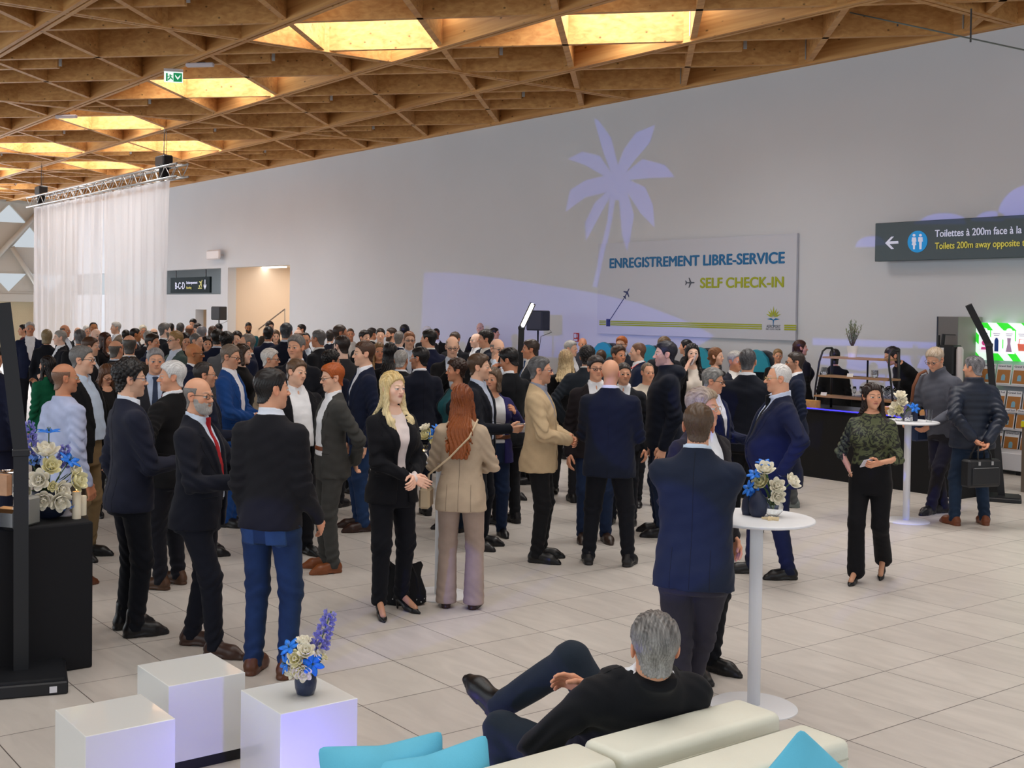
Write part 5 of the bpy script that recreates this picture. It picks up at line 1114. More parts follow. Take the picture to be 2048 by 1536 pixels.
# magazine rack with individual magazines
o = empty('magazine_rack', (-8.9, 16.3, 0)); tag(o, 'white stepped magazine rack full of magazines under the screen', 'magazine rack'); MB().box((-.42, .45, 0), (1.6, .68, 1.36)).build('back_panel', mat('rack_white', hexc('cfd2da'), .5), o)
RZ = [onwall(2040, v, 16.3)[2] for v in (772, 825, 860, 905)]; MG = None
cov = em('magazine_white', 'dfe3ea'); brn = em('magazine_picture', 'a9733a'); blu = em('magazine_blue', '7fb4cc')
for ri, z in enumerate(RZ):
    y = 16.62-.08*ri-.10; MB().box((-.42, y-.06-16.3, z-.02), (1.6, 16.75-16.3, z)).build('shelf', mat('rack_white', (.8, .8, .8)), o)
    x = onwall((1942, 1962, 1950, 1958)[ri], 800, y)[0]; k = 0
    while x < -7.5:
        if MG is None:
            MG = empty('magazine', (0, 0, 0)); c_ = MB().box((-.105, -.004, 0), (.105, .004, .285)).build('cover', cov, MG); MB().box((-.095, -.006, .012), (.095, -.004, .205)).build('picture', brn, c_); mm = MB(); mm.poly([(-.028, -.008, .05), (.028, -.008, .05), (.028, -.008, .11)]+[(.028*math.cos(t), -.008, .11+.028*math.sin(t)) for t in (.8, 1.57, 2.3)]+[(-.028, -.008, .11)], (0, .002, 0)); mm.build('window_motif', blu, c_)
            text_on('Grand Sud', -.09, .09, .245, .272, -.005, em('magazine_ink', '2c3a5a'), c_, 'title'); g = MG
        else:
            g = MG.copy(); C.objects.link(g)
            for ch in MG.children:
                d = ch.copy(); C.objects.link(d); d.parent = g
                for c2 in ch.children: e = c2.copy(); C.objects.link(e); e.parent = d
        g.location = (x, y, z+.002); g.rotation_euler = (-.22, 0, 0)
        row = ('top', 'second', 'third', 'lowest')[ri]; tag(g, 'magazine with a brown picture cover on the %s shelf of the rack' % row, 'magazine', 'magazines on the %s shelf of the rack' % row); x += .235; k += 1
a = flo(2032, 946); MB_ = MB().box((-.62, -.3, .06), (.3, .2, .30), bev=.01); o = empty('white_cabinet', (a[0], a[1]+.02, 0)); tag(o, 'low white box cabinet on wheels under the magazine rack', 'cabinet'); MB_.build('body', mat('rack_white', (.8, .8, .8)), o)
for x in (-.5, .15): MB().box((x-.03, -.25, 0), (x+.03, -.19, .06)).build('castor', blackp, o)
o = empty('yellow_bin', (-7.55, 14.5, 0)); tag(o, 'taupe waste bin with a yellow lid between the bar and the rack', 'bin'); MB().box((-.18, -.16, 0), (.18, .16, .80)).build('body', mat('bin_taupe', hexc('6d6258'), .6), o); MB().box((-.19, -.17, .80), (.19, .17, .87)).build('lid', mat('bin_yellow', hexc('d8d020'), .5), o)
# self check-in kiosks: teal fronts with curved dark backs
teal = mat('kiosk_teal', hexc('1f93ad'), .45); kdark = mat('kiosk_dark', hexc('20252e'), .4)
for u, v, lb in ((1207, 684, 'teal rounded check-in kiosk behind the bald man before the fire sign'), (1296, 689, 'teal check-in kiosk half hidden behind the bald man with a red lanyard'), (1398, 694, 'teal check-in kiosk right of the woman on the phone'), (1512, 699, 'teal check-in kiosk behind the big man in the dark suit')):
    p = onwall(u, v, 16.2); H_ = p[2]; o = empty('check_in_kiosk', (p[0], 16.2, 0), .35); tag(o, lb, 'check-in kiosk', 'check-in kiosks along the wall'); pr = [(-.26, 0), (.26, 0), (.26, H_-.35), (.2, H_-.14), (.1, H_-.03), (0, H_), (-.1, H_-.03), (-.2, H_-.14), (-.26, H_-.35)]
    m = MB(); m.poly([(x, -.05, z) for x, z in pr], (0, .12, 0)); m.build('front', teal, o, bevel=.01); m = MB(); m.poly([(x*.96+.08, .07, z*.99) for x, z in pr], (0, .22, 0)); m.build('rear_shell', kdark, o, bevel=.02); MB().box((-.17, -.06, H_-.75), (.17, -.05, H_-.38)).build('screen', mat('kiosk_screen', hexc('101820'), .15), o)

# ---- draped table at the left with its flowers, candles and metalware
o = empty('draped_table', (-7.35, 1.4, 0)); tag(o, 'black draped buffet table at the left edge carrying flowers and candles', 'table'); hT = .879
m = MB(); m.box((-.40, -1.2, 0), (.405, 1.04, hT)); m.build('tablecloth', mat('drape_navy', hexc('0b0c12'), .85, bump=.3, bscale=30), o, bevel=.012)
def onT(u, v): return flo(u, v, hT)
p = onT(97, 1036); VB = A(p); vase(tuple(p), [(.05, 0), (.085, .02), (.112, .07), (.115, .12), (.10, .165), (.092, .175)], 'large round dark blue vase on the draped table', mat('vase_navy', hexc('1a2238'), .55, bump=.2, bscale=80))
S, D = side_(VB), camdir(VB)
bouquet(tuple(VB+A([0, 0, .19])), 'big bouquet of white, cream and blue flowers in the round vase on the draped table', bq([('r', -.02, .04, .20, (.1, .3, 1), .075), ('y', .01, .09, .13, (.2, .8, .5), .055), ('l', .12, .03, .16, (.5, .4, .8), .075), ('l', .0, -.03, .33, (0, .1, 1), .075), ('r', -.05, .12, .06, (-.2, .9, .2), .06), ('r', -.13, .10, .0, (-.5, .8, .1), .06), ('r', -.03, .13, -.05, (0, .9, -.2), .055), ('r', .06, .12, -.06, (.3, .9, -.3), .06), ('r', .07, .10, .0, (.4, .8, 0), .05), ('y', .15, .05, .04, (.7, .6, .2), .065), ('r', .14, .02, .09, (.7, .4, .4), .05), ('r', -.12, .10, -.09, (-.4, .8, -.4), .06), ('h', -.11, .02, .17, (0, 0, 1), .06), ('s', -.08, .0, .1, (-.12, 0, 1), .30), ('l', -.14, .08, .09, (-.8, .5, .3), .06), ('y', .02, .12, .02, (.2, .9, .1), .03), ('h', .11, .05, -.10, (0, 0, 1), .045), ('s', .06, -.02, .05, (.2, 0, 1), .2)]), (0, 0, -.08))
cwx = mat('candle_wax', hexc('e6dcc4'), .5)
for u, v, hh, lb, lit in ((153, 1037, .165, 'lit cream pillar candle at the corner of the draped table', 1), (164, 1030, .12, 'pale candle just behind the lit candle', 0)):
    p = onT(u, v); o = empty('candle', tuple(p)); tag(o, lb, 'candle', 'candles on the draped table'); MB().lathe([(.027, 0), (.027, hh-.004), (.024, hh), (.015, hh-.003), (.001, hh-.004)], n=24).build('wax', cwx, o, True, auto=50); MB().tube([(0, 0, hh-.005), (0, 0, hh+.008)], .0012, 5).build('wick', blackp, o)
    if lit: MB().lathe([(.001, hh+.006), (.0045, hh+.012), (.003, hh+.022), (.0005, hh+.032)], n=10).build('flame', em('flame', 'ffb050', 25), o, True)
p = onT(131, 1031); vase(tuple(p), [(.045, 0), (.040, .01), (.022, .03), (.030, .05), (.052, .075), (.056, .10), (.050, .115)], 'pale sculpted white vase with openings beside the candle', mat('vase_pale', hexc('c9c4cc'), .45))
chr_ = mat('chrome', hexc('c8ccd2'), .12, metal=1); p = onT(20, 985); o = empty('ice_bucket', (p[0], p[1], hT)); tag(o, 'polished steel ice bucket behind the lamp pole on the draped table', 'ice bucket'); MB().lathe([(.06, 0), (.072, .14), (.078, .145), (.074, .15), (.068, .14), (.057, .01)], n=28).build('bucket', chr_, o, True, auto=50)
p = onT(4, 990); boxthing('wooden_block', (p[0], p[1], hT), (.12, .05, .14), mat('pink_wood', hexc('c99a78'), .5, var=.1, vscale=20), 'light wooden block at the left edge of the draped table', 'block', .6)
p = onT(66, 1048); o = empty('metal_box', (p[0], p[1]-.02, hT), .62); tag(o, 'grey metal tool case with printed labels beside the round vase', 'metal case'); MB().box((-.05, -.08, .004), (.05, .04, .17), bev=.012).build('body', mat('metal_grey', hexc('9a9b96'), .45, metal=.5), o); MB().box((.02, -.083, .02), (.04, -.079, .06)).box((.0, -.083, .12), (.02, -.079, .145)).build('label', mat('card_white', (.8, .8, .8)), o); MB().lathe([(.011, -.002), (.011, .002)], (.025, -.082, .09), 14, R=rotx(math.pi/2)).build('knob', blackp, o)
p = onT(18, 1058); o = empty('chrome_toaster', (p[0], p[1], hT+.002), .62); tag(o, 'shiny chrome tin lit violet behind the lamp pole', 'chrome tin'); MB().box((-.09, -.06, 0), (.09, .06, .12), bev=.02).build('body', chr_, o)
spot('table_violet_fill', (-6.6, .6, 1.9), (-7.2, 1.75, .95), 14, (.22, .12, 1), 34, .8, .05)  # violet light added over the table, no lamp stands there

# ---- table-top groups
def spread(T, lst):
    return [off(T, r, t) for r, t in lst]
S, D = side_(T1), camdir(T1)
a = off(T1, .005, -.02); vase(tuple(a), [(.032, 0), (.045, .02), (.052, .06), (.046, .10), (.02, .13), (.014, .145)], 'dark blue sculpted vase with a hole on the nearest high table'); b = off(T1, -.05, -.06); vase(tuple(b), [(.028, 0), (.034, .03), (.03, .08), (.014, .11), (.013, .14)], 'slim dark blue vase behind the sculpted vase on the nearest high table')
c = off(T1, .085, -.06); vase(tuple(c), [(.026, 0), (.052, .03), (.056, .06), (.042, .095), (.033, .105)], 'clear round glass vase of white roses on the nearest high table', clear)
bouquet(tuple(A(c)+A([0, 0, .09])), 'white roses and blue lilies in the small vases on the nearest high table', bq([('r', -.045, .02, .16, (0, .5, .8), .05), ('y', -.06, .0, .09, (-.4, .6, .5), .045), ('r', .015, .03, .08, (.2, .8, .4), .042), ('r', .09, .0, .10, (.7, .4, .6), .045), ('r', .02, .04, .03, (.2, .9, 0), .04), ('l', -.10, .02, .14, (-.3, .5, .8), .05), ('l', -.05, -.02, .20, (0, .3, 1), .05), ('l', -.13, .02, .06, (-.7, .5, .4), .05), ('l', -.10, .03, .03, (-.3, .9, .2), .045)]), (0, 0, -.05))
o = MB(); c = off(T1, .075, .06); o.poly([(r_*math.cos(t), r_*math.sin(t), .0) for r_, t in [((.05 if k % 2 == 0 else .02), k*math.pi/5) for k in range(10)]], (0, 0, .012)); o = o.build('starfish', mat('starfish', hexc('d9c6a0'), .8, bump=.8, bscale=150)); o.location = tuple(A(c)+A([0, 0, .001])); tag(o, 'pale starfish lying before the glass vase on the nearest high table', 'starfish')
S, D = side_(T2), camdir(T2)
a = off(T2, -.09, 0); vase(tuple(a), [(.03, 0), (.038, .03), (.036, .07), (.03, .08)], 'small clear glass vase on the high table by the bar', clear); b = off(T2, .06, -.03); vase(tuple(b), [(.03, 0), (.036, .03), (.03, .09), (.026, .10)], 'small dark blue vase on the high table by the bar')
bouquet(tuple(off(T2, -.06, 0, .09)), 'white roses and a blue lily on the high table by the bar', bq([('r', -.06, .02, .05, (-.4, .7, .5), .055), ('r', -.02, .0, .16, (0, .5, .8), .06), ('r', .0, .03, .11, (.1, .8, .4), .05), ('y', -.03, .05, .03, (0, .9, 0), .045), ('r', -.09, .03, .0, (-.5, .8, 0), .045), ('l', .12, .02, .05, (.4, .8, .4), .06), ('l', .08, -.02, .07, (0, .2, 1), .05)]), (0, 0, -.06))
o = MB().box((-.04, -.03, 0), (.04, .03, .07)).build('candle_holder', cut); o.location = tuple(off(T2, -.005, .05)); tag(o, 'house-shaped glass candle holder on the high table by the bar', 'candle holder'); tumbler(tuple(off(T2, .20, .03)), 'empty tumbler at the right edge of the high table by the bar', .034, .13)
S, D = side_(T3), camdir(T3)
a = off(T3, -.055, .0); vase(tuple(a), [(.035, 0), (.055, .03), (.058, .07), (.04, .11), (.03, .12)], 'ribbed dark blue vase on the high table beside the blonde woman'); bouquet(tuple(A(a)+A([0, 0, .11])), 'white lisianthus and blue lilies in the vase beside the blonde woman', bq([('y', -.05, .02, .05, (-.5, .6, .6), .05), ('l', .0, .03, .06, (.1, .7, .7), .06), ('l', .035, .02, .10, (.4, .4, .8), .06), ('y', .01, .04, .02, (.2, .9, .2), .045), ('r', -.06, 0, .10, (-.4, .3, .9), .04)]), (0, 0, -.06))
o = empty('candle_glass', tuple(off(T3, -.13, .09))); tag(o, 'frosted glass with a small lit candle beside the blonde woman', 'candle holder'); MB().lathe([(.022, 0), (.012, .02), (.012, .03), (.036, .06), (.040, .10), (.037, .10), (.033, .06), (.005, .04)], n=20).build('glass', cut, o, True); MB().lathe([(.001, .048), (.007, .053), (.004, .066), (.0005, .075)], n=8).build('flame', em('flame', 'ffb050', 25), o, True)
S, D = side_(T4), camdir(T4)
vase(tuple(T4), [(.03, 0), (.045, .04), (.03, .10)], 'small dark vase on the high table deep in the crowd'); bouquet(tuple(T4+A([0, 0, .09])), 'white and blue bouquet on the high table deep in the crowd', bq([('l', 0, .02, .16, (0, .5, .8), .07), ('r', .04, .03, .07, (.3, .8, .3), .06), ('y', -.05, .03, .06, (-.4, .8, .3), .06), ('l', -.06, 0, .12, (-.5, .3, .8), .06)]), (0, 0, -.06))
# ---------------------------------------------------------------- the guests, roughly from the left foreground to the far crowd
DK = '1d1816'; BR = '4a3222'; GR = '8d8a86'
K = dict
# --- left foreground
pA7 = person(132, 725, 9.15, 'person, bald with thin glasses, in a pale blue shirt behind the draped table', f=125, hf=95, top='shirt', tc='b4bede', pants='5a5044', shoes='7a4428', hair='bald', hc='7a5a48', skin=2, hem=.47, glasses='b09a70', al='down', ar='down', open_=0)
person(166, 690, 10.15, 'person with grey hair and glasses, open dark jacket over pale blue shirt, khaki trousers', f=62, hf=70, top='blazer', tc='16171b', shirt='b9cbe2', pants='86704f', belt='4a3828', shoes='141416', hair='short', hc='6b6a69', glasses='2a2224', open_=.055, g=1.08, belly=.5, skin=0)
person(214, 729, 12.2, 'person with a brown bob bending her head in a black coat', f=25, hf=30, hp=28, fem=1, top='coat', tc='141416', hair='bob', hc='5a3a26', hl=.62, shirt='1a1a1e', glasses='3a2a24', al='fold', ar='fold')
pA13 = person(343, 722, 9.15, 'person with white wavy hair and red bow facing left in a black suit', f=-128, hf=-82, top='suit', tc='121216', tie='a8202c', pants='1b1c26', shoes='5a3c28', hair='wave', hc='c4c4c4', hc2='e4e4e4', al='hip', ar='down', g=1.1, nose=1.15)
person(311, 695, 10.9, 'person with grey hair in a grey suit facing the camera behind the white-haired man', f=0, hf=8, top='suit', tc='34353d', shirt='b8c8e2', tie='3a4660', hair='short', hc='77777a', hc2='a0a0a2')
pA10 = person(262, 720, 7.85, 'person with curly black hair and blue-rimmed glasses in profile, navy suit and ankle boots', f=108, hf=92, top='suit', tc='262a3e', pants='171a24', shirt='dfe8f6', hair='curly', hc='121012', glasses='24365a', shoe='boot', ar='hold', al='down', stub=.35, skin=0, g=.96)
pA15 = person(399, 753, 7.47, 'person, bald with a grey goatee, dark suit and red tie, holding out a phone', f=68, hf=52, top='suit', tc='1a1d2b', tie='b01e28', shirt='cfdcf0', hair='bald', hc='77726e', beard='a8a4a0', glasses='2a2422', al='gest', ar=(.0, .20, -.15, (.5, -.5, -1)), skin=1, shoes='4a3026', g=1.05, belly=.4, st='step')
pJ = person(545, 735, 6.98, 'person seen from behind in a black sweater over a pale collar and blue jeans', f=152, hf=112, top='sweater', tc='1f1f26', shirt='dfe6f2', pants='22395a', shoes='6b3f28', hair='short', hc='171415', al=(.005, .05, -.315, (.1, -1, .1)), ar=(.012, .125, -.285, (.1, -1, 0)), hem=.485, g=.93, st='std')
person(462, 688, 11.75, 'person with glasses in a bright blue suit and white shirt leaning in with folded hands', f=72, hf=62, hp=8, top='suit', tc='1d4a8e', shirt='e6e8f0', hair='short', hc='6e6054', glasses='1c1c20', al='fold', ar='fold', open_=.045, h=None, stub=.3)
person(390, 685, 13.1, 'person, bald with dark sunglasses and stubble in a navy jacket, facing right', f=82, top='jacket', tc='1a2340', hair='none', hc='2a2220', skin=3, stub=.6, glasses='141418')
pA18 = person(411, 723, 10.35, 'person with receding dark hair holding a glass, navy suit, half hidden by the goateed man', f=100, hf=88, top='suit', tc='1b2238', hair='rec', hc='2c2624', glasses='3a3230', ar='hold', stub=.35)
person(-12, 688, 11.0, 'person in a navy suit cut off by the left edge behind the lamp pole', f=150, top='suit', tc='1a1f3a', hair='short', hc=DK)
person(94, 711, 13.4, 'person with long black hair in a green blouse, hand raised to her face', f=-150, hf=-120, fem=1, top='blouse', tc='0f6b4a', hair='long', hc='171315', hl=1.25, ar='chin', pants='15161a')
# --- centre group
pW = person(594, 718, 10.4, 'person with tousled brown hair in a white shirt and open black suit, smiling', f=24, hf=44, hr=-10, top='suit', tc='17181f', shirt='eceef2', open_=.052, belt='15151a', hair='wave', hc='5e4836', g=1.1, belly=.7, shoes='121214', skin=0)
pR = person(664, 726, 9.79, 'person with red hair and glasses in a grey suit, brown belt and tan shoes', f=-74, hf=-68, hp=6, top='suit', tc='4a4a48', shirt='eceef2', open_=.06, belt='8a4a26', shoes='8a4c26', hair='quiff', hc='a8521e', glasses='2a2424', al='back', ar='pocket', g=.95, skin=0)
person(592, 669, 12.3, 'tall person with swept grey hair behind the man in the white shirt', f=-15, hf=-28, top='suit', tc='1a1d28', hair='quiff', hc='5e5c5a', hc2='8a8886', shirt='e2e6ee')
pY = person(727, 681, 11.6, 'young person with brown hair facing left in a navy jacket, jeans and dark brown shoes', f=-78, hf=-74, top='blazer', tc='1a2440', shirt='e6eaf2', pants='26406b', shoes='3a2018', hair='short', hc='4a3224', al='down', skin=0)
person(664, 701, 12.9, 'person with curly black hair and glasses seen behind the red-haired man', f=150, hf=110, top='blazer', tc='1a2138', hair='curly', hc='141214', glasses='202022', skin=2)
person(542, 697, 13.0, 'person with bright white hair, glasses and a phone, in a beige jacket', f=70, hf=75, top='blazer', tc='9a8a74', hair='wave', hc='c8c4be', hc2='e8e6e2', glasses='3a3430')
pB = person(787, 742, 8.49, 'person with long blonde hair and clasped hands in a black blazer and high heels', f=34, hf=42, fem=1, top='blazer', tc='16171e', shirt='e0d4d2', pants='14161f', hair='long', hc='c8a868', hc2='e6d4a4', hl=1.55, al='clasp', ar='clasp', shoe='pump', shoes='101012', st='cont', skin=5, hem=.46)
pRW = person(925, 767, 8.61, 'person with long copper hair seen from behind in a beige blazer and flared trousers', f=172, hf=170, fem=1, top='blazer', tc='b9a68f', shirt='c8b8a4', pants='a39084', shoes='3a1c1a', hair='long', hc='6e3418', hc2='8e4c22', hl=2.0, al='fold', ar='fold', flare=.016, hem=.44, open_=.0)
person(839, 693, 12.4, 'person with black hair and white-rimmed glasses in a dark navy suit, back to the camera', f=-155, hf=-112, top='suit', tc='171d30', hair='short', hc='100e10', glasses='b8b8bc', stub=.6, skin=2)
person(803, 699, 13.2, 'person with short grey curls seen from behind between two dark jackets', f=160, top='suit', tc='202228', hair='short', hc='8a8884', hc2='b0aeaa', skin=2)
person(912, 717, 11.6, 'person with short dark curls in profile, teal blouse under a dark cardigan', f=-62, hf=-80, fem=1, top='cardigan', tc='17242c', shirt='23616a', hair='curly', hc='2e1c14', hl=.6, pants='1c2c40', skin=2, open_=.05)
pYM = person(960, 707, 10.8, 'young person with swept brown hair in profile, navy jacket, holding a paper', f=72, hf=80, top='blazer', tc='161b28', shirt='b8c4da', hair='quiff', hc='4a3626', ar='hold', al='down', stub=.25, skin=0, pants='161a26')
pPC = person(986, 735, 11.35, 'person in a purple cardigan and white shirt raising a hand, dark jeans', f=12, hf=-25, fem=1, top='cardigan', tc='2d2a66', shirt='cdd0d4', pants='1f3050', belt='6a4028', hair='bob', hc='5e4c3c', hl=.5, al=(.02, .13, -.05, (.6, .2, -1)), ar='hold', g=1.12, open_=.06, hem=.44, shoes='141418')
pPH = person(1018, 696, 12.0, 'person with thick black hair talking on a phone, papers under the arm', f=-142, hf=-110, hp=18, top='blazer', tc='15181f', hair='quiff', hc='0f0d0f', al='phone', ar='fold', skin=2)
pCJ = person(1082, 712, 10.28, 'person with grey hair and glasses in a cream field jacket and black jeans', f=82, hf=84, top='jacket', tc='bba482', shirt='8a90a0', hair='short', hc='3c3c3e', hc2='6a6a6c', glasses='5a3a50', stub=.55, pants='17171b', al='fold', ar='fold', shoes='121214', hem=.44, open_=.012)
person(1132, 698, 14.0, 'person with straight blonde hair walking away in a black top and skirt', f=168, fem=1, top='sweater', tc='121216', shirt=None, pants='141418', hair='long', hc='9a7c56', hc2='d2bc92', hl=1.2, st='walk', shoes='101012')
pG = person(1193, 711, 11.15, 'smiling person with glasses in a dark brown jacket, white shirt and blue jeans', f=8, hf=14, top='suit', tc='262024', shirt='e4e8ee', open_=.04, pants='1f3050', shoes='3c2a20', hair='wave', hc='2e2a2a', glasses='26222a', skin=1)
pBN = person(1222, 717, 10.11, 'person, completely bald, seen from behind in a long navy suit jacket', f=174, hf=168, top='suit', tc='171f33', shirt='e6e8ee', pants='14161f', hair='none', hc='5a4a40', al='hold', ar='hold', g=1.12, skin=1, shoes='1c1a1c', hem=.435, st='wide')
person(1248, 725, 12.1, 'person with short dark hair facing the camera beside the bald man in navy', f=-5, hf=12, top='suit', tc='20232c', hair='short', hc='3a3634', shirt='e0e4ea')
pHd = person(1330, 681, 11.5, 'tall person with stubble in profile wearing a dark navy hooded jacket', f=-82, hf=-78, top='hoodie', tc='121a2c', shirt=None, pants='1f3050', hair='short', hc='181a24', stub=.5, al='down', ar='down', g=1.08, skin=0)
person(1296, 725, 13.2, 'person in an off-white sweater with crossed arms, partly hidden by the hooded jacket', f=15, hf=25, top='sweater', tc='c8c0b2', shirt=None, hair='rec', hc='6a5a4c', al='cross', ar='cross', pants='1a1c24', belly=.6, g=1.1)
# --- right-centre group
pNM = person(1394, 806, 6.02, 'person with brown hair, back turned, blue suit, leaning at the nearest high table', f=172, hf=178, lean=6, top='suit', tc='232d42', shirt='cfe0f2', pants='3a3842', hair='short', hc='4e3c2c', al=('W', tuple(off(T1, -.31, -.10, .045)), (-.9, -.3, -.6)), ar=('W', tuple(off(T1, -.22, .02, .045)), (.15, -.6, -1)), g=1.04, st='cross2', shoes='16161a', hem=.45)
pDB = person(1408, 775, 7.1, 'person with ash-blond hair and pale glasses in a dark suit, behind the man in blue', f=52, hf=66, top='suit', tc='2a272d', hair='wave', hc='84725e', hc2='b4a690', glasses='c8beb0', shoes='121214', pants='14151b', g=1.08, shirt='dfe3ea')
person(1428, 736, 10.6, 'person with slicked grey hair and brown glasses in profile, navy suit', f=62, hf=76, hp=6, top='suit', tc='182246', hair='wave', hc='5e5e5c', hc2='9a9a98', glasses='4a3428', nose=1.15, al='hold')
person(1496, 697, 11.6, 'heavy person with grey-black hair seen from behind in a black suit', f=178, hf=172, top='suit', tc='151a28', pants='121318', hair='short', hc='2c2c30', hc2='55565a', g=1.2, ar='pocket')
pOld = person(1556, 727, 9.75, 'old person with white hair and gold glasses in a navy suit, hand in pocket', f=-74, hf=-76, top='suit', tc='1b2340', shirt='c8d4ec', tie='14161c', hair='rec', hc='cccac8', hc2='e6e4e2', glasses='b09a6a', g=1.22, belly=1.1, al='pocket', ar='pocket', nose=1.2, hem=.43, shoes='141416', st='step', neck=1.2)
person(1590, 703, 13.3, 'person with a short beard, glasses, navy jacket and grey trainers by the bar', f=-85, hf=-80, top='blazer', tc='18233e', hair='short', hc='2e2420', glasses='3a3430', stub=.8, pants='55585a', shoes='6c7472')
# --- right
camo = mat('blouse_olive', hexc('4c5436'), .7, bump=.2, bscale=120); N, L = nodes(camo); b_ = N['Principled BSDF']; tc_ = N.new('ShaderNodeTexCoord'); nz_ = N.new('ShaderNodeTexNoise'); nz_.inputs['Scale'].default_value = 14; nz_.inputs['Detail'].default_value = 5; nz_.inputs['Distortion'].default_value = 2.5; cr_ = N.new('ShaderNodeValToRGB')
cr_.color_ramp.elements[0].position = .47; cr_.color_ramp.elements[0].color = (.012, .014, .010, 1); cr_.color_ramp.elements[1].position = .53; cr_.color_ramp.elements[1].color = (.085, .10, .045, 1); L.new(tc_.outputs['Object'], nz_.inputs[0]); L.new(nz_.outputs[0], cr_.inputs[0]); L.new(cr_.outputs[0], b_.inputs['Base Color'])
pE3 = person(1745, 765, 9.66, 'person with long dark hair in an olive patterned blouse, walking, phone in hand', f=-12, hf=22, fem=1, top='blouse', tc=camo, shirt=None, pants='131318', hair='half', hc='22140f', hl=1.5, st='walk', shoe='pump', shoes='0f0f11', ar='pocketf', al='hold2', sleeve='half', hem=.585, flare=.012, skin=1)
pE4 = person(1893, 698, 12.9, 'old person in glasses and grey zip fleece leaning on the table by the bar', f=-38, hf=-28, hp=22, lean=15, top='fleece', tc='5c5f6b', shirt=None, pants='2c2a30', hair='wave', hc='a08c74', hc2='c8bcae', glasses='7a6a5e', al='table', ar='table', st='cross', shoes='141416')
pE5 = person(1947, 712, 12.24, 'person with grey-black hair in a quilted navy jacket and jeans, holding a briefcase behind', f=-152, hf=-118, top='puffer', tc='18253c', shirt=None, pants='24364f', shoes='7e4426', hair='wave', hc='2c2c32', hc2='9a9aa0', al=(-.03, -.13, -.25, (1, -.4, 0)), ar=(-.075, -.13, -.27, (1, -.4, 0)), st='wide', hem=.46)
blk = K(top='sweater', tc='121317', shirt=None, pants='121317', group='bar staff in black')
person(1670, 697, 17.2, 'bartender in black with a low dark bun, back turned behind the shelf unit', f=176, fem=1, hair='up', hc='1c1412', **blk)
person(1602, 679, 17.5, 'bartender in black with a brown ponytail standing at the left end of the bar', f=130, hf=100, fem=1, hair='pony', hc='3c2014', **blk)
person(1556, 697, 18.3, 'person with blonde hair in black facing the camera before the wall', f=0, hf=10, fem=1, hair='up', hc='8a6c48', **blk)
person(1846, 745, 16.2, 'bartender with a dark top bun bending down behind the bar', f=-60, hp=20, fem=1, h=1.60, lean=38, hair='bun', hc='1c1214', **blk)
# --- seated in front
SB = A([-3.24, 3.15, 0]); SRZ = math.radians(64)
def sl(x, y, z): return tuple(rotz(-SRZ)@(A([x, y, z])-SB))
pS = person(1310, 1228, 4.6, 'person with grey hair slouching on the white sofa, legs crossed and hands clasped', top='suit', tc='15171d', shirt='e8ecf2', pants='24303e', hair='wave', hc='4c4a49', hc2='9c9a97', h=1.76, base=SB, rzw=SRZ, lean=-45, hf=-10, hp=-2, al=('W', (-3.19, 2.99, .74), (-.9, -.5, -.3)), ar=('W', (-3.26, 3.06, .75), (.9, -.5, -.3)), sit={-1: sl(-3.56, 2.93, .09)+(25, 0, (0, .3, 1)), 1: sl(-3.84, 3.08, .56)+(30, 28, (0, 0, 1)), 'dz': -.40}, shoes='101113', group='guests seated')
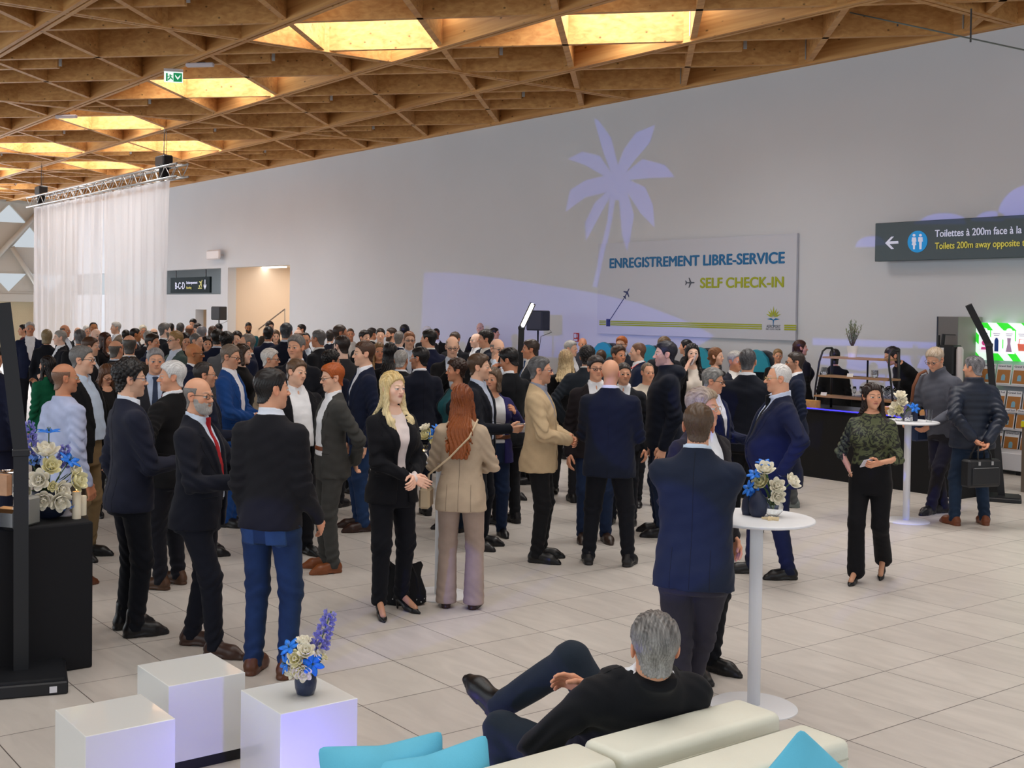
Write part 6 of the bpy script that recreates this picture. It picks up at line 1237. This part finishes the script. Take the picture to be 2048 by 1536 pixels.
# --- middle and far crowd: u, top of head, distance, facing, hair style, colour, garment, colour, description
F_ = 1; far = [
 (60, 643, 21, 5, 'short', 'a8a6a2', 'suit', '1b2444', 'person with white hair, navy suit and purple tie facing the camera, far left', K(tie='3a3358', skin=2)),
 (46, 648, 24, -80, 'short', DK, 'sweater', '6a1f2c', 'person in dark red behind the white-haired man in the purple tie', K(fem=1)),
 (94, 659, 19.5, 165, 'fshort', '8a7a5c', 'coat', '161a24', 'person with short ash-blonde hair in a dark coat, back turned', K(fem=1)),
 (119, 660, 18.6, -78, 'short', '9a9894', 'suit', '1a1d28', 'person with grey hair in left profile, dark suit and white collar', {}),
 (131, 649, 22.5, 60, 'bald', '4a4038', 'suit', '1c1f28', 'smiling person, balding with glasses, right of the grey-haired profile', K(skin=2)),
 (160, 659, 17.2, 175, 'wave', '3c3a3c', 'coat', '1a1c22', 'person with dark grey waves seen from behind above the grey-haired man in glasses', K(hc2='77777a')),
 (156, 654, 24, 10, 'bald', '6a4a38', 'suit', '20222a', 'person, bald and ruddy, far behind the dark grey waves', {}),
 (174, 651, 25.5, 20, 'fshort', 'cfcdc8', 'blazer', '3a3c44', 'person with white hair before the middle of the curtain', K(fem=1)),
 (187, 644, 23, 8, 'rec', '2c2624', 'suit', '1c1e26', 'person, balding and dark-skinned, taller than those around before the curtain', K(skin=3)),
 (193, 657, 19.3, 30, 'none', '6a5a50', 'shirt', '7a7484', 'person, bald and pink-faced, below the curtain gap', {}),
 (182, 674, 14.8, 78, 'wave', '4c3426', 'suit', '1b1e2a', 'person with brown waves in right profile behind the grey-haired man in glasses', {}),
 (212, 664, 18.2, 62, 'long', '3a2019', 'blazer', '1c1a20', 'smiling person with long dark auburn hair near the curtain', K(fem=1, hl=1.1)),
 (231, 643, 23.5, -70, 'short', 'b8b6b2', 'coat', '7a6e60', 'person with white hair and glasses in left profile in a beige coat', K(glasses='3a3434')),
 (233, 680, 14.3, 140, 'bald', '5a5652', 'suit', '20242e', 'person, balding and grey, in a dark suit with a white collar', {}),
 (259, 669, 13.9, 178, 'ring', '4a4642', 'jacket', '4a4038', 'person with a bald crown seen from behind, brown jacket and blue lanyard', K(lanyard='2a6ac0')),
 (252, 659, 22, 170, 'short', '16130f', 'suit', '1c1e24', 'person with black hair behind the bald crown', {}),
 (272, 655, 20.5, 95, 'buzz', '1c1614', 'jacket', '2a2c34', 'person with cropped black hair in right profile at the curtain edge', K(skin=3)),
 (286, 650, 26, 15, 'fshort', 'd8d0bc', 'blazer', '4a4440', 'person with pale blonde hair far off at the right edge of the curtain', K(fem=1)),
 (308, 656, 22.5, 170, 'bald', '1c1816', 'suit', '1c202c', 'person with a thinning black crown far right of the curtain', {}),
 (306, 667, 16.2, 60, 'quiff', '2a201a', 'suit', '1e2a48', 'smiling young person with dark hair before the curtain edge', {}),
 (297, 661, 19.0, 170, 'short', '8a8884', 'suit', '2a2c34', 'person with grey hair seen from behind left of the smiling young man', {}),
 (331, 646, 20.2, 100, 'wave', '6a6866', 'suit', '22252e', 'person with grey curls and a grey beard in right profile', K(beard='77736e')),
 (350, 661, 15.6, -62, 'short', '9a7c50', 'blazer', '4f6460', 'person with blond hair and glasses in a grey-green blazer', K(glasses='2a2c38')),
 (342, 646, 26.5, 165, 'short', DK, 'suit', '1a1c24', 'person with black hair far off between the curtain and the speaker', {}),
 (361, 645, 23.8, 170, 'short', '4c4a4a', 'suit', '20222a', 'person with dark grey hair seen from behind left of the low passage', {}),
 (371, 665, 18.3, 20, 'long', '141012', 'blouse', '1c1c22', 'person with long black hair, face tilted down below the low passage', K(fem=1, hp=15)),
 (386, 637, 28.5, -30, 'short', '1a1614', 'suit', '1a1c26', 'young person with black hair, tallest in the far crowd by the low passage', K(hp=12)),
 (380, 649, 22.3, 150, 'bald', '6a4c3c', 'suit', '20222a', 'person, bald from behind, in front of the low passage', K(skin=2)),
 (396, 646, 24.8, 40, 'short', '2a2220', 'suit', '22242c', 'person with dark hair just right of the bald head by the passage', {}),
 (404, 652, 20.6, 165, 'wave', '77757a', 'blazer', '2c2e36', 'person with wavy grey hair seen from behind below the passage', {}),
 (394, 665, 17.0, 60, 'buzz', '5c5a58', 'suit', '262830', 'person with cropped grey hair in right profile below the speaker', {}),
 (414, 672, 17.4, 10, 'bob', '1a1214', 'blouse', '1d1d24', 'person with a black bob facing the camera under the speaker', K(fem=1, hl=.6)),
 (426, 652, 22.3, 175, 'bob', '4a3020', 'coat', '2a2624', 'person with a brown bob seen from behind under the speaker', K(fem=1, hl=.5)),
 (438, 647, 26, 170, 'wave', '16120f', 'suit', '1a1c24', 'person with black waves right under the speaker stand', {}),
 (435, 658, 17.0, 172, 'wave', '15110f', 'coat', '1b2440', 'person with black hair seen from behind in a navy coat below the speaker', {}),
 (454, 664, 15.4, 165, 'curly', '100d0e', 'sweater', '6a6c70', 'person with thick black curls from behind in a grey sweater', {}),
 (474, 662, 19.4, -10, 'bob', '241815', 'blouse', '5a4a44', 'person with dark hair facing the camera left of the doorway', K(fem=1, hl=.7)),
 (497, 644, 27.5, 5, 'buzz', '1c1614', 'tee', '2f7480', 'person, bearded and bald in a teal shirt, standing in the wide doorway', K(beard='1c1614', skin=3, hp=15)),
 (493, 667, 15.0, -75, 'rec', '77706a', 'suit', '1c2644', 'person with grey receding hair and glasses in left profile, navy jacket', K(glasses='4a4a58')),
 (487, 688, 13.9, 75, 'bob', '3a2a20', 'sweater', '131317', 'person with sunglasses pushed up in brown hair, black top, facing right', K(fem=1, hl=.5, skin=5)),
 (540, 643, 26.5, 30, 'curly', '2a1f1a', 'jacket', '3c3630', 'person with dark curls and a brown jacket before the handrail', {}),
 (537, 652, 19.2, 175, 'short', '141112', 'suit', '1c2440', 'person with black hair from behind in navy with a white collar, below the handrail', {}),
 (551, 660, 22, 10, 'fshort', '5a4634', 'blouse', '3a3a44', 'person whose face shows right of the navy back below the handrail', K(fem=1)),
 (573, 646, 16.6, 168, 'wave', '1e2026', 'suit', '1b2238', 'very tall person with silver-black waves seen from behind by the doorway edge', K(hc2='4c5058')),
 (602, 648, 25.5, -70, 'short', '1c1817', 'suit', '1a1c24', 'person with black hair in front of the small wall panel', {}),
 (597, 658, 21.5, 160, 'bald', '7a5a4a', 'shirt', '6a6a74', 'person, bald and ruddy, left of the dark face in the centre-left crowd', {}),
 (611, 665, 18.4, 0, 'rec', '1c1614', 'suit', '22242e', 'person with a broad forehead and dark brows facing the camera', K(skin=2)),
 (636, 659, 16.4, -120, 'short', '5e5c5c', 'suit', '22252e', 'person with grey hair turned away to the left before the white wall', {}),
 (661, 659, 20.8, 170, 'short', '2e2623', 'suit', '1b1f30', 'person with dark hair from behind left of the tall bald man', {}),
 (682, 648, 15.6, 95, 'buzz', '3c302a', 'coat', '16181e', 'very tall person with a shaven head and beard in right profile, black coat', K(stub=.8, skin=2)),
 (701, 656, 23.3, 3, 'buzz', '4a382c', 'shirt', 'b8b6b4', 'person with cropped hair in a checked pale shirt facing the camera', K(skin=2)),
 (683, 670, 13.7, -138, 'short', '2a211d', 'tee', '34363c', 'person with dark hair and beard turned left in a charcoal T-shirt', K(beard='2a1e18')),
 (730, 660, 19.2, 40, 'quiff', '1c1716', 'suit', '20232c', 'person with a dark quiff left of the man touching his forehead', {}),
 (745, 655, 22.8, 120, 'short', '2e2622', 'suit', '26272e', 'person with short dark hair turned away beside the dark quiff', {}),
 (761, 656, 20.3, 0, 'short', '1e1816', 'shirt', 'c4ccda', 'person pressing a hand to the forehead, white shirt', K(ar='chin')),
 (782, 655, 21.2, -70, 'short', '3c2c22', 'shirt', 'c2c6ce', 'person with a brown beard in left profile, white shirt', K(beard='4a3424')),
 (810, 649, 23.5, 150, 'bob', '120f12', 'blouse', '1b1c24', 'person with black bobbed hair far before the white wall', K(fem=1, hl=.55)),
 (799, 661, 18.1, 160, 'buzz', '77726e', 'suit', '1c2a4a', 'person with a shaven grey head from behind in a blue suit', {}),
 (819, 662, 16.4, 8, 'short', '8a5a3a', 'suit', '23252d', 'person with ginger hair and glasses facing the camera in a dark suit', K(glasses='5a4a44', stub=.4)),
 (759, 684, 15.2, 5, 'long', '6a4c30', 'blouse', '20202a', 'person with long light-brown hair looking at the camera', K(fem=1, hl=1.1, hc2='9a7a52')),
 (781, 684, 14.0, 168, 'long', '0f0d10', 'blazer', '15161c', 'person with long straight black hair seen from behind', K(fem=1, hl=1.5)),
 (855, 652, 23, 30, 'short', 'b4b2b0', 'suit', '23252d', 'person with white hair behind the tall young man in navy', {}),
 (857, 658, 15.6, -140, 'short', '14110f', 'suit', '1b2346', 'tall young person with black hair, back turned in a navy suit, hand on hip', K(ar='hip', hf=-115)),
 (872, 656, 25, -20, 'buzz', '1a1514', 'suit', '1c1e26', 'person, dark-skinned with cropped hair, right of the tall young man', K(skin=4)),
 (905, 672, 14.6, 3, 'ring', '8a7a6c', 'suit', '14151a', 'person, bald with glasses in black, hand on chin', K(glasses='3a3430', ar='chin', hp=10)),
 (909, 663, 18.6, -30, 'short', '4c4038', 'suit', '1a1c24', 'person with dark hair right behind the man with his hand on his chin', {}),
 (960, 645, 27.3, -15, 'bald', '8a5a44', 'suit', '1c1e28', 'tall person, bald with glasses, standing close to the white wall', K(glasses='5a5048')),
 (990, 655, 25, 80, 'short', '1c1715', 'suit', '20222c', 'person with short dark hair in right profile close to the wall', {}),
 (970, 660, 16.8, -78, 'curly', '17120f', 'suit', '22283a', 'person with black curls in left profile, navy suit', {}),
 (951, 666, 19.6, -60, 'none', '6a5a50', 'suit', '1c2030', 'person, bald, half hidden left of the black curls', {}),
 (996, 676, 14.2, 30, 'bald', '77706a', 'suit', '5a524c', 'person, bald with dark glasses, hand to the ear', K(glasses='1a1a1e', ar='phone')),
 (1060, 679, 14.4, -82, 'wave', '3a2e28', 'suit', '3a3f48', 'person with swept brown hair in left profile, grey suit, below the lit lamp', K(tie='3a5a8a')),
 (1143, 681, 17.3, 60, 'wave', 'a8a6a2', 'suit', '262a36', 'person with silver hair behind the blonde woman walking away', {}),
 (1166, 675, 20.5, 15, 'none', '6a4a3c', 'shirt', '3a3c48', 'person, bald and red-faced, under the fire sign', K(skin=2)),
 (1175, 692, 13.4, 172, 'curly', '151112', 'jacket', '2c343e', 'person with short black curls from behind in a slate jacket', {}),
 (1203, 700, 18.6, 165, 'fshort', '4a3424', 'blouse', '20232c', 'person with brown hair low in front of the first kiosk', K(fem=1)),
 (1243, 672, 17.6, -20, 'quiff', 'a85c2a', 'suit', '2c3240', 'person with ginger quiff and glasses in front of the kiosks', K(glasses='3a2a24', skin=0)),
 (1238, 690, 14.3, 55, 'quiff', '3c2a20', 'suit', '262c3c', 'person with spiky brown hair looking right, dark suit', K(hf=40)),
 (1275, 684, 13.6, -85, 'buzz', '6a4c3a', 'suit', '1c2a4c', 'person, nearly bald in left profile, navy suit and red lanyard, holding a phone', K(lanyard='d8281c', al='hold')),
 (1330, 673, 16.2, 150, 'wave', '6a543a', 'suit', '22242e', 'person with light brown hair directly behind the hooded jacket', {}),
 (1371, 678, 18.4, -100, 'bun', '0f0d10', 'sweater', '15161c', 'person with black hair in a bun behind the woman on the phone', {}),
 (1385, 686, 14.4, 12, 'long', '0e0c0e', 'cardigan', '131318', 'person with long black hair on the phone, white top and black cardigan', K(fem=1, hl=1.4, shirt='e2dad0', ar='phone', open_=.05)),
 (1433, 694, 15.2, 55, 'up', '7a4e2e', 'sweater', '131419', 'person with a low golden-brown bun in black, holding a glass', K(fem=1, al='hold', hf=70)),
 (1472, 702, 13.9, 40, 'wave', 'a4a29e', 'suit', '1c2030', 'person with wavy white hair half hidden by the heavy man in black', {}),
]
FP = {}
for u, vt, Y, f, hs_, hc_, tp_, tc_c, lb, kw in far:
    kw = dict(kw); kw.setdefault('skin', (0, 1, 1, 5, 0, 2)[NP[0] % 6]); kw.setdefault('g', (1, .95, 1.06, 1.02)[NP[0] % 4]); kw.setdefault('st', ('std', 'cont', 'cont2', 'wide')[NP[0] % 4])
    kw.setdefault('shirt', ('e4e8ee', 'c8d4e4', 'e8e6e2')[NP[0] % 3]); kw.setdefault('ar', ('down', 'hold', 'fold', 'pocket')[NP[0] % 4]); kw.setdefault('al', ('down', 'fold', 'pocket', 'hold', 'down')[NP[0] % 5]); kw.setdefault('pants', ('1a1c26', '1f3050', '26272e', '15161a')[NP[0] % 4])
    if tp_ not in ('suit', 'blazer', 'cardigan', 'coat', 'jacket'): kw['shirt'] = None
    for dY in sorted([k*.12 for k in range(-16, 17)], key=abs):   # step back or forward until nobody else stands there
        b_ = atY(u, vt, Y+dY)
        if 1.56 < b_[2] < 1.93 and b_[1] < 16.5 and all(np.linalg.norm((b_-q['base'])[:2]) > .66 for q in PEOPLE) and np.linalg.norm((b_-T4)[:2]) > .62 and not (abs(b_[1]-11.2) < .42 and -37.9 < b_[0] < -26.4): Y = Y+dY; break
    else: print('NO ROOM', lb) if DEBUG else None
    FP[(u, vt)] = person(u, vt, Y, lb, f=f, hair=hs_, hc=hc_, top=tp_, tc=tc_c, **kw)
if DEBUG:
    for i, a in enumerate(PEOPLE):
        if not 1.52 < a['h'] < 1.97: print('HEIGHT', a['root']['label'], round(a['h'], 2))
        for b in PEOPLE[:i]:
            d = np.linalg.norm((a['base']-b['base'])[:2])
            if d < .55: print('CLOSE %.2f' % d, a['root']['label'], '|', b['root']['label'], a['u'], b['u'], a['Y'], b['Y'])
        if a['base'][1] > 16.7: print('WALL', a['root']['label'], a['base'])
        if abs(a['base'][1]-11.2) < .3 and -37.6 < a['base'][0] < -26.7: print('CURTAIN', a['root']['label'])
    print('NPEOPLE', len(PEOPLE))
if DEBUG:
    for k in (78, 82, 27, 30, 24, 25): print(k, PEOPLE[k]['root'].name, PEOPLE[k]['root']['label'])
# ---------------------------------------------------------------- things people hold, carry or wear
def M4(R, t):
    m = Matrix.Identity(4)
    for i in range(3):
        for j in range(3): m[i][j] = R[i][j]
        m[i][3] = t[i]
    return m
phb = mat('phone_black', hexc('14161c'), .25); phs = mat('phone_screen', hexc('1c6a6a'), .1, emit=hexc('1c6a6a'), es=.5); phw = mat('phone_case', hexc('c8c4cc'), .4)
def phone(i, s, lb, case=phb, scr=phs, o_=(.10, 0, .035), ax=0):
    p, R = hand_w(i, s, o_); o = empty('smartphone', (0, 0, 0)); R = R@(rotx(ax) if not isinstance(ax, np.ndarray) else ax); o.matrix_world = M4(R, p); tag(o, lb, 'phone', 'phones in hands')
    MB().box((-.075, -.037, -.004), (.075, .037, .004), bev=.003).build('body', case, o); MB().box((-.070, -.033, .004), (.070, .033, .0048)).build('screen', scr, o); MB().box((-.068, .008, -.006), (-.045, .030, -.004)).build('camera_bump', phb, o); return o
phone(pA15, -1, 'smartphone held up by the goateed man in the red tie'); phone(pA10, 1, 'dark smartphone in the hand of the curly-haired man'); phone(pE3, -1, 'pale smartphone held flat by the woman in the olive blouse', phw, ax=0)
phone(pPH, -1, 'blue-black smartphone at the ear of the black-haired man with papers', mat('phone_navy', hexc('1c2c4a'), .3)); phone(FP[(1385, 686)], 1, 'white smartphone at the ear of the long black-haired woman', phw); phone(FP[(1275, 684)], -1, 'lit smartphone held by the man with the red lanyard', phb, em('phone_lit', '8aa0ff', 1.2)); phone(FP[(996, 676)], 1, 'smartphone at the ear of the bald man in dark glasses')
def inhand(i, s, lb, fl=False, o_=(.07, 0, .04)):
    p, R = hand_w(i, s, o_)
    if fl: o = MB().lathe(fl_prof, n=14, cap=(True, False)).build('champagne_flute', clear, None, True); o.location = tuple(p-A([0, 0, .06])); tag(o, lb, 'glass', 'glasses in hands'); return o
    return tumbler(tuple(p-A([0, 0, .05])), lb, .034, .11, 'tumbler', 'glasses in hands')
inhand(pA18, 1, 'clear tumbler held by the man with receding dark hair'); inhand(FP[(1433, 694)], -1, 'stemmed glass held by the woman with the low golden bun', True)
pap = mat('paper_white', hexc('e4e6ea'), .8)
p, R = hand_w(pYM, 1, (.12, .0, .02)); o = MB().box((-.08, -.05, -.0015), (.09, .05, .0015)).build('paper_card', pap); o.matrix_world = M4(R, p); tag(o, 'small white paper held out by the young man in the navy jacket', 'paper')
p, R = hand_w(pPH, 1, (.05, 0, .05)); m = MB(); m.add([(-.15+.3*i/6, .02*math.sin(i*.9), -.11+.22*k) for i in range(7) for k in (0, 1)], [(2*i, 2*i+2, 2*i+3, 2*i+1) for i in range(6)]); o = m.build('papers', pap, None, True); md = o.modifiers.new('s', 'SOLIDIFY'); md.thickness = .006; o.matrix_world = M4(rotz(pPH['rz'])@roty(-.5), p+A([0, 0, .06])); tag(o, 'bent white printed papers held under the arm of the man on the phone', 'papers')
# bracelets are worn: parts of the wearer
def band(i, s, col, nm, d_=.0, r=.031):
    s0, e0, w0 = i['arms'][s]; dv = (w0-e0)/np.linalg.norm(w0-e0); x = np.cross(dv, [.2, .3, 1.]); x /= np.linalg.norm(x); y = np.cross(dv, x); c = w0+dv*(.012+d_)
    MB().tube([c+r*(x*math.cos(t)+y*math.sin(t)) for t in [2*math.pi*k/16 for k in range(17)]], .0035, 6).build(nm, mat('band_'+col, hexc(col), .5), i['root'], True)
band(pS, -1, 'd01c24', 'bracelet', .012); band(pS, -1, '18181c', 'bracelet', .0); band(pE3, 1, 'c8a898', 'bracelet', -.03, .029)
# briefcase behind the man in the quilted jacket
p, R = hand_w(pE5, 1, (.06, 0, 0)); q, _ = hand_w(pE5, -1, (.06, 0, 0)); c = (p+q)/2; o = empty('briefcase', (c[0], c[1], c[2]-.44), pE5['rz']+.25); tag(o, 'black leather briefcase held behind the back of the man in the quilted jacket', 'briefcase'); bl_ = mat('leather_bag', hexc('16181c'), .42, bump=.3, bscale=120); met = mat('buckle', hexc('b8b8b8'), .3, metal=1)
MB().box((-.20, -.065, 0), (.20, .065, .28), bev=.02).build('body', bl_, o); MB().box((-.165, -.078, .03), (.165, -.06, .20), bev=.008).build('front_pocket', bl_, o); MB().box((-.15, -.080, .196), (.15, -.076, .201)).build('zip', met, o)
for y in (-.045, .045): MB().tube([(-.08, y, .24), (-.08, y, .33), (-.05, y*.4, .41), (.05, y*.4, .41), (.08, y, .33), (.08, y, .24)], .009, 7).build('handle', bl_, o, True)
for x in (-.08, .08): MB().box((x-.014, -.072, .225), (x+.014, -.05, .262)).build('buckle', met, o)
# shoulder bag of the man in the fleece
b = pE4['base']; Rw = pE4['Rw']; h = pE4['h']; o = empty('shoulder_bag', tuple(b), pE4['rz']); tag(o, 'dark blue shoulder bag on a brown strap worn by the man in the fleece', 'bag'); lw2 = lambda *q_: A(q_)*h
MB().box((.115*h, -.06*h, .42*h), (.165*h, .10*h, .57*h), bev=.02).build('body', mat('bag_blue', hexc('2a3a5c'), .7), o); MB().tube([lw2(.145, .05, .57), lw2(.135, .125, .66), lw2(.105, .15, .75), lw2(.088, .125, .825), lw2(.09, .06, .845), lw2(.11, .0, .78), lw2(.145, -.03, .60)], .018, 6, flat=.3).build('strap', mat('strap_brown', hexc('7a4a30'), .6), o, True)
# beige crossbody bag of the woman with copper hair
b = pRW['base']; h = pRW['h']; o = empty('crossbody_bag', tuple(b), pRW['rz']); tag(o, 'small beige crossbody bag at the hip of the copper-haired woman', 'bag'); bb_ = mat('bag_beige', hexc('cdb898'), .55)
MB().box((-.185*h, -.04*h, .44*h), (-.135*h, .07*h, .53*h), bev=.015).build('body', bb_, o); MB().tube([lw2(-.15, .0, .53), lw2(-.135, -.07, .60), lw2(-.04, -.100, .68), lw2(.045, -.088, .77), lw2(.075, -.03, .845)], .009, 6, flat=.5).build('strap', bb_, o, True)
# studded tote on the floor by the high heels
c = flo(800, 1205); o = empty('tote_bag', (c[0], c[1], 0), .7); tag(o, 'slouched black tote bag with metal studs on the floor behind the blonde woman', 'bag'); su = mat('suede_black', hexc('121317'), .9, bump=.3, bscale=200)
v = []; f = []; n = 28
for j, (rx, ry, z) in enumerate(((.17, .10, .0), (.20, .115, .02), (.19, .11, .10), (.155, .085, .19), (.16, .06, .26), (.14, .03, .29))):
    for k in range(n): t = 2*math.pi*k/n; w_ = 1+.05*math.sin(5*t+j)*(j > 1); v.append((rx*math.cos(t)*w_+.03*(j > 3)*math.sin(t*2), ry*math.sin(t)*w_, z+.025*math.sin(2*t+1)*(j > 2)))
for j in range(5):
    for k in range(n): f.append((j*n+k, j*n+(k+1) % n, (j+1)*n+(k+1) % n, (j+1)*n+k))
f.append(tuple(range(n))[::-1]); mb = MB(); mb.add(v, f); mb.build('body', su, o, True)
for s_ in (-1, 1): MB().tube([(s_*.06, -.05, .26), (s_*.10, -.10, .33), (s_*.16, -.12, .22), (s_*.17, -.10, .10)], .010, 6).build('handle', su, o, True)
m = MB()
for k in range(26): t = 2*math.pi*k/26; m.lathe([(.006, 0), (.004, .003), (.0005, .004)], (.198*math.cos(t), .114*math.sin(t), .03+.02*(k % 2)), 6, R=rotz(t)@roty(math.pi/2))
m.build('studs', met, o)
# ---- gobo projector high behind the camera: palm, clouds and hill thrown on the wall in blue
PX = A([-1.2, -8.4, 4.45]); aim = A([-14., 17, 3.2]); ax = (aim-PX)/np.linalg.norm(aim-PX); pu = np.cross(ax, [0, 0, 1.]); pu /= np.linalg.norm(pu); pv = np.cross(pu, ax); DP = .6
def onplate(u, v):
    w = onwall(u, v, 17.); d = w-PX; d = d*(DP/(d@ax)); return (float(d@pu), float(d@pv))
def leaf(pts): return [onplate(*p) for p in pts]
def smooth(pts, n=2):
    for _ in range(n):
        q = []
        for i in range(len(pts)):
            a, b = A(pts[i]), A(pts[(i+1) % len(pts)]); q += [tuple(a*.75+b*.25), tuple(a*.25+b*.75)]
        pts = q
    return pts
HC = A([1237, 372])
palm = [(1188, 237), (1196, 240), (1222, 275), (1236, 330), (1247, 300), (1272, 265), (1310, 250), (1300, 285), (1268, 322), (1252, 345), (1285, 318), (1330, 330), (1349, 354), (1300, 356), (1258, 360), (1290, 374), (1306, 410), (1309, 455), (1280, 425), (1255, 385), (1268, 430), (1256, 503), (1244, 470), (1238, 400), (1230, 400), (1224, 440), (1196, 575), (1185, 573), (1215, 440), (1219, 396), (1200, 430), (1172, 482), (1170, 445), (1190, 405), (1212, 385), (1170, 395), (1131, 424), (1140, 380), (1172, 360), (1208, 352), (1170, 330), (1136, 318), (1165, 303), (1200, 312), (1222, 345), (1205, 300)]
holes = [leaf(palm)]
holes.append(leaf([(848, 545), (900, 545), (1000, 556), (1180, 584), (1280, 607), (1380, 645), (1430, 672), (1400, 690), (1200, 720), (840, 700)]))
holes.append(leaf([(1625, 676), (1880, 685), (1880, 698), (1625, 690)])); holes.append(leaf([(1640, 708), (1880, 712), (1880, 742), (1800, 733), (1720, 742), (1640, 728)]))
holes.append(leaf([(1690, 745), (1880, 755), (1900, 790), (1690, 780)]))
for cu, cv, ru, rv in ((1888, 452, 52, 26), (1983, 446, 34, 24), (2060, 440, 66, 70), (1745, 494, 34, 22)):
    holes.append(leaf([(cu+ru*math.cos(t), cv-rv*math.sin(t)) for t in [math.pi*k/14 for k in range(15)]]))
cu = bpy.data.curves.new('gobo', 'CURVE'); cu.dimensions = '2D'; cu.fill_mode = 'BOTH'
def spl(pts):
    s_ = cu.splines.new('POLY'); s_.points.add(len(pts)-1); s_.use_cyclic_u = True
    for i, p in enumerate(pts): s_.points[i].co = (p[0], p[1], 0, 1)
spl([(-.9, -.6), (.9, -.6), (.9, .6), (-.9, .6)])
for h_ in holes: spl(h_)
o = bpy.data.objects.new('tmp', cu); C.objects.link(o); bpy.context.view_layer.update(); me = bpy.data.meshes.new_from_object(o.evaluated_get(bpy.context.evaluated_depsgraph_get())); bpy.data.objects.remove(o)
pr = empty('gobo_projector', tuple(PX)); tag(pr, 'black stage projector with a palm-shaped stencil on a tall stand behind the camera', 'projector')
g = bpy.data.objects.new('stencil_plate', me); C.objects.link(g); g.parent = pr; me.materials.append(blackp); Mx = Matrix.Identity(4)
for i in range(3): Mx[i][0], Mx[i][1], Mx[i][2], Mx[i][3] = pu[i], pv[i], -ax[i], ax[i]*DP
g.matrix_local = Mx
MB().box((-.15, -.15, -.3), (.15, .15, -.06)).tube([(0, 0, -.3), (0, 0, -PX[2]+.02)], .03, 8).build('stand', blackp, pr); 
spot('gobo_beam', tuple(PX), tuple(aim), 10500, (.10, .16, 1), 66, .05, .0004)
for t, an, p in (((-4.25, 4.62, .98), 2.6, 130), ((-5.9, 6.9, .85), 3.6, 240), ((-7.6, 8.3, 1.05), 3.2, 260), ((-8.4, 8.9, 1.72), 1.3, 260), ((-6.1, 8.1, 1.0), 3, 160), ((-6.25, 3.4, .5), 4.5, 200)):
    spot('blue_beam', (-.6, -7.6, 4.1), t, p*30, (.05, .12, 1), an, .12, .03)
for x, y, p in ((-4.12, 2.35, 13), (-2.75, 3.62, 3)):
    o = empty('led_uplight', (x, y, 0)); tag(o, 'small black floor light glowing blue beside the sofa at y %s' % ('left' if x < -3.5 else 'end'), 'floor light'); o['label'] = 'small blue floor light on the floor %s' % ('between the sofa and the white cubes' if x < -3.5 else 'at the right end of the sofa'); MB().lathe([(.05, 0), (.05, .05), (.04, .055)], n=16).build('housing', blackp, o); 
    l = bpy.data.lights.new('blue_uplight', 'POINT'); l.energy = p; l.color = (.2, .18, 1); l.shadow_soft_size = .03; q = bpy.data.objects.new('blue_uplight', l); C.objects.link(q); q.location = (x, y, .09)
